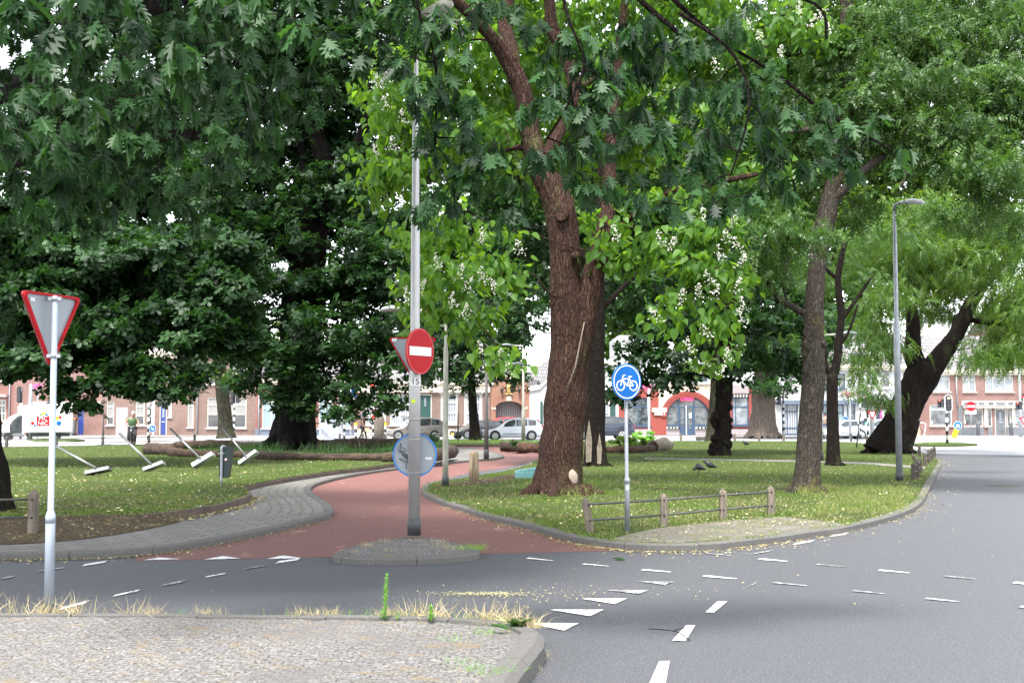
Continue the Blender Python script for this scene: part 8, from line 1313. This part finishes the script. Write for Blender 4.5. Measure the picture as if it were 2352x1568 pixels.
# ================================================================ PEOPLE
def body_mesh(name, joints, edges, mats, parent, root=0, sub=2):
    me = bpy.data.meshes.new(name); me.from_pydata([j[0] for j in joints], edges, []); o = bpy.data.objects.new(name, me); col.objects.link(o)
    sk_ = o.modifiers.new('skin', 'SKIN'); ss = o.modifiers.new('sub', 'SUBSURF'); ss.levels = sub; ss.render_levels = sub; sk_.use_smooth_shade = True
    for i, j in enumerate(joints): v = me.skin_vertices[0].data[i]; r_ = j[1]; v.radius = (r_, r_) if not isinstance(r_, tuple) else r_; v.use_root = i == root
    dg = bpy.context.evaluated_depsgraph_get(); dg.update(); m2 = bpy.data.meshes.new_from_object(o.evaluated_get(dg)); bpy.data.objects.remove(o); m2.name = name; o = bpy.data.objects.new(name, m2); col.objects.link(o); o.parent = parent
    m2.materials.clear()
    for mm in mats: m2.materials.append(MATS[mm])
    return o
def person(label, loc, rz, J, skin, hair, top, legs, shoes='cloth_black', hat=None, extra=None, sleeve=.5, beard=False):
    """J: joint positions in local metres, x to the side, -y forward"""
    t = thing('person', label, 'person', loc, None, rz); g = lambda k: tuple(J[k])
    names = ['pelvis', 'waist', 'chest', 'neck', 'head', 'crown', 'shL', 'elL', 'wrL', 'haL', 'shR', 'elR', 'wrR', 'haR', 'hipL', 'knL', 'anL', 'toL', 'hipR', 'knR', 'anR', 'toR']
    rr = dict(pelvis=(.15, .11), waist=(.14, .10), chest=(.16, .11), neck=.055, head=(.075, .09), crown=(.07, .08), shL=.065, elL=.045, wrL=.03, haL=.034, shR=.065, elR=.045, wrR=.03, haR=.034, hipL=.095, knL=.06, anL=.042, toL=.036, hipR=.095, knR=.06, anR=.042, toR=.036)
    E = [('pelvis', 'waist'), ('waist', 'chest'), ('chest', 'neck'), ('neck', 'head'), ('head', 'crown'), ('chest', 'shL'), ('shL', 'elL'), ('elL', 'wrL'), ('wrL', 'haL'), ('chest', 'shR'), ('shR', 'elR'), ('elR', 'wrR'), ('wrR', 'haR'), ('pelvis', 'hipL'), ('hipL', 'knL'), ('knL', 'anL'), ('anL', 'toL'), ('pelvis', 'hipR'), ('hipR', 'knR'), ('knR', 'anR'), ('anR', 'toR')]
    ix = {n: i for i, n in enumerate(names)}; body_mesh('body', [(g(n), rr[n]) for n in names], [(ix[a], ix[b_]) for a, b_ in E], [skin], t)
    def cloth(nm, parts, mat, sc_=1.25, cut=None):
        """garment: own skinned surface over some limbs; (a, b, fraction of b reached)"""
        js, es, seen = [], [], {}
        for a, b_, f in parts:
            if a not in seen: seen[a] = len(js); js.append((g(a), tuple(q * sc_ for q in rr[a]) if isinstance(rr[a], tuple) else rr[a] * sc_))
            pa, pb = Vector(g(a)), Vector(g(b_)); q = pa.lerp(pb, f); ra = rr[b_] if f > .9 else (rr[a] if not isinstance(rr[a], tuple) else rr[a][0]) * (1 - f) + (rr[b_] if not isinstance(rr[b_], tuple) else rr[b_][0]) * f; seen[b_] = len(js); js.append((tuple(q), tuple(x_ * sc_ for x_ in ra) if isinstance(ra, tuple) else ra * sc_)); es.append((seen[a], seen[b_]))
        return body_mesh(nm, js, es, [mat], t)
    cloth('shirt', [('pelvis', 'waist', 1), ('waist', 'chest', 1), ('chest', 'neck', .55), ('chest', 'shL', 1), ('shL', 'elL', 1 if sleeve > 1 else sleeve * 1.0)] + ([('elL', 'wrL', .9)] if sleeve > 1 else []) + [('chest', 'shR', 1), ('shR', 'elR', 1 if sleeve > 1 else sleeve)] + ([('elR', 'wrR', .9)] if sleeve > 1 else []), top, 1.28)
    cloth('trousers', [('pelvis', 'hipL', 1), ('hipL', 'knL', 1), ('knL', 'anL', .95), ('pelvis', 'hipR', 1), ('hipR', 'knR', 1), ('knR', 'anR', .95)], legs, 1.22)
    for s_ in 'LR': a, b_ = Vector(g('an' + s_)), Vector(g('to' + s_)); mb = MB(); d_ = (b_ - a); mb.tube([a - d_ * .35 + Vector((0, 0, -.03)), a + Vector((0, 0, -.03)), b_, b_ + d_.normalized() * .05], [.04, .052, .046, .02], 10); mb.build('shoe', shoes, t, local=True)
    hd, cr = Vector(g('head')), Vector(g('crown')); f_ = Vector((0, -1, 0)); mb = MB(); c = (hd + cr) / 2 + Vector((0, .02, .035)); mb.ball(c, .115, 12, sq=(.88, 1., .95)); mb.v = [v if not (v[1] < c.y - .03 and v[2] < c.z + .02) else (v[0], c.y - .03, v[2]) for v in mb.v]; mb.build('hair', hair, t, local=True)
    mb = MB(); c2 = (hd + cr) / 2; [mb.ball(c2 + Vector((q, -.092, .01)), .012, 6) for q in (-.032, .032)]; mb.build('eyes', 'ink', t, local=True); mb = MB(); mb.tube([c2 + Vector((0, -.085, .02)), c2 + Vector((0, -.118, -.02)), c2 + Vector((0, -.09, -.03))], [.008, .016, .01], 6); mb.build('nose', skin, t, local=True)
    if beard: mb = MB(); mb.ball(c2 + Vector((0, -.06, -.085)), .07, 8, sq=(.9, .8, .9)); mb.build('beard', 'hair_dark', t, local=True)
    if hat: mb = MB(); mb.ball(c2 + Vector((0, 0, .085)), .115, 12, sq=(.95, 1.1, .5)); mb.tube([c2 + Vector((0, -.09, .07)), c2 + Vector((0, -.19, .055))], [.07, .05], 8); mb.v = [v for v in mb.v]; mb.build('cap', hat, t, local=True)
    for s_ in 'LR':
        w_, h_ = Vector(g('wr' + s_)), Vector(g('ha' + s_)); d_ = (h_ - w_).normalized(); sx_ = d_.cross(Vector((0, 1, 0))); sx_ = sx_.normalized() if sx_.length > .1 else Vector((1, 0, 0)); mb = MB()
        for q in range(4): o_ = h_ + sx_ * (q - 1.5) * .019; mb.tube([o_, o_ + d_ * .04, o_ + d_ * .065 + Vector((0, -.015, -.01))], [.010, .009, .006], 6)
        o_ = h_ - d_ * .03 + sx_ * .03; mb.tube([o_, o_ + sx_ * .02 + d_ * .03, o_ + sx_ * .015 + d_ * .055], [.011, .010, .007], 6); mb.build('fingers', skin, t, local=True)
    if extra: extra(t, g)
    return t
def walkJ(stride=.22, arm=.2, h=1.):
    return {k: (x * h, y * h, z * h) for k, (x, y, z) in dict(pelvis=(0, 0, .95), waist=(0, 0, 1.10), chest=(0, -.01, 1.34), neck=(0, -.02, 1.50), head=(0, -.04, 1.60), crown=(0, -.04, 1.69), shL=(.19, 0, 1.41), elL=(.25, arm * .5 + .03, 1.13), wrL=(.25, arm - .05, .90), haL=(.25, arm - .08, .83), shR=(-.19, 0, 1.41), elR=(-.25, -arm * .3, 1.13), wrR=(-.25, -arm - .05, .92), haR=(-.25, -arm - .09, .85), hipL=(.09, 0, .88), knL=(.10, -stride * .6, .50), anL=(.10, -stride, .09), toL=(.10, -stride - .15, .035), hipR=(-.09, 0, .88), knR=(-.10, stride * .3, .49), anR=(-.10, stride + .05, .11), toR=(-.10, stride - .09, .035)).items()}
# cyclist: an older person in a green shirt riding towards the camera
Y = 63.2; cx_ = P(303, 1020, Y).x; RZc = rad(12)
Jc = dict(pelvis=(0, .22, .98), waist=(0, .16, 1.12), chest=(.01, .02, 1.34), neck=(.03, -.06, 1.49), head=(.05, -.12, 1.58), crown=(.06, -.14, 1.66), shL=(.21, 0, 1.40), elL=(.31, -.12, 1.18), wrL=(.27, -.30, 1.06), haL=(.26, -.36, 1.05), shR=(-.20, 0, 1.40), elR=(-.30, -.12, 1.18), wrR=(-.26, -.30, 1.06), haR=(-.25, -.36, 1.05), hipL=(.10, .18, .93), knL=(.16, -.15, .66), anL=(.13, .02, .30), toL=(.13, -.13, .25), hipR=(-.10, .18, .93), knR=(-.16, -.12, .56), anR=(-.13, .05, .18), toR=(-.13, -.10, .13))
person('grey-haired person in a green shirt cycling towards the camera on the left', (cx_, Y, .01), RZc, Jc, 'skin', 'hair_grey', 'shirt_green', 'cloth_dark', 'cloth_black')
for o_ in [o for o in col.objects if str(o.get('label', '')).startswith('grey-haired person')]: o_.scale = (1.1, 1.1, 1.1)
t = thing('bicycle', 'dark upright bicycle ridden by the person in the green shirt', 'bicycle', (cx_, Y, .01), None, RZc); t.scale = (1.1, 1.1, 1.1)
def bike(t, mat='black_metal'):
    for y, nm in ((-.55, 'wheel'), (.52, 'wheel')):
        mb = MB(); mb.tube([(0, y + .34 * math.cos(q), .35 + .34 * math.sin(q)) for q in np.linspace(0, 2 * math.pi, 29)], .02, 6, cap=False); w_ = mb.build(nm, 'tyre', t, local=True); mb = MB(); [mb.tube([(0, y, .35), (0, y + .33 * math.cos(q), .35 + .33 * math.sin(q))], .0025, 4) for q in np.linspace(0, 2 * math.pi, 15)[:-1]]; mb.ball((0, y, .35), .03, 6); o = mb.build('spokes', 'galv', None); o.parent = w_
    mb = MB(); A, B_, C_, D_ = (0, -.42, .86), (0, .05, .30), (0, .20, .80), (0, .52, .35)
    for a, b_ in ((A, B_), (B_, C_), (C_, D_), (B_, D_), ((0, -.40, .78), (0, .12, .60)), (A, (0, -.55, .35))): mb.tube([a, b_], .018, 8)
    mb.build('frame', mat, t, local=True); mb = MB(); mb.tube(smooth_path([(-.27, -.30, 1.04), (-.20, -.40, 1.06), (0, -.44, 1.04), (.20, -.40, 1.06), (.27, -.30, 1.04)], 4), .014, 8); mb.tube([(0, -.43, .84), (0, -.44, 1.04)], .014, 8); mb.build('handlebar', 'galv', t, local=True)
    mb = MB(); mb.ball((0, .24, .88), .12, 10, sq=(.8, 1.1, .4)); mb.tube([(0, .20, .78), (0, .23, .86)], .014, 6); mb.build('saddle', 'black_plastic', t, local=True); mb = MB(); [mb.cbox((s_ * .12, .05 + s_ * .04, .30 + s_ * -.08 * -1), (.10, .08, .02)) for s_ in (-1, 1)]; mb.tube([(-.1, .01, .22), (.1, .09, .38)], .01, 6); mb.build('pedals', 'black_metal', t, local=True)
    mb = MB(); mb.ball((0, -.50, .86), .04, 8); mb.build('lamp', 'head_lamp', t, local=True)
bike(t)
# pedestrians
Y = gy(1010, .1); x = P(834, 1005, Y).x
def bag(t, g): h_ = Vector(g('haR')); mb = MB(); mb.cbox(h_ + Vector((0, -.02, -.12)), (.14, .26, .22)); mb.build('paper_bag', 'paper_bag', t, local=True) if False else None
J1 = walkJ(.20, .12, 1.03)
person('bearded man in dark T-shirt and flat cap walking right behind the logs', (x, Y, .05), rad(80), J1, 'skin_dark', 'hair_dark', 'cloth_black', 'cloth_black', hat='cloth_black', beard=True)
mb = MB(); mb.cbox((x + .30, Y - .30, .80), (.30, .16, .24)); o = mb.build('paper_bag', 'paper_bag', None, loc=(x + .30, Y - .30, .68)); tag(o, 'brown paper bag carried by the man in the flat cap', 'bag')
person('person in a dark blue jacket and jeans just right of the man in the cap', (x + .75, Y + .9, .05), rad(60), walkJ(.18, .15, .97), 'skin', 'hair_dark', 'jacket_blue', 'jeans', sleeve=2)
Y2 = gy(1000, .12); x = P(1896, 1000, Y2).x; person('person in a beige coat on the far pavement left of the forked tree', (x, Y2, .12), rad(-70), walkJ(.15, .1, 1.), 'skin', 'hair_dark', 'cloth_beige', 'jeans', sleeve=2)
Y = 98.5; t = thing('bicycle', 'dark bicycle parked before the house right of the leaning tree', 'bicycle', (P(2092, 1000, Y).x, Y, .12), None, rad(75)); bike(t)
Y = gy(1006, .1); t = thing('bicycle', 'dark bicycle parked behind the thick wooden post beside the pedestrians', 'bicycle', (P(862, 1000, Y).x, Y + 1, .02), None, rad(70)); bike(t)
for o in bpy.data.objects:
    if 'org' in o: del o['org']
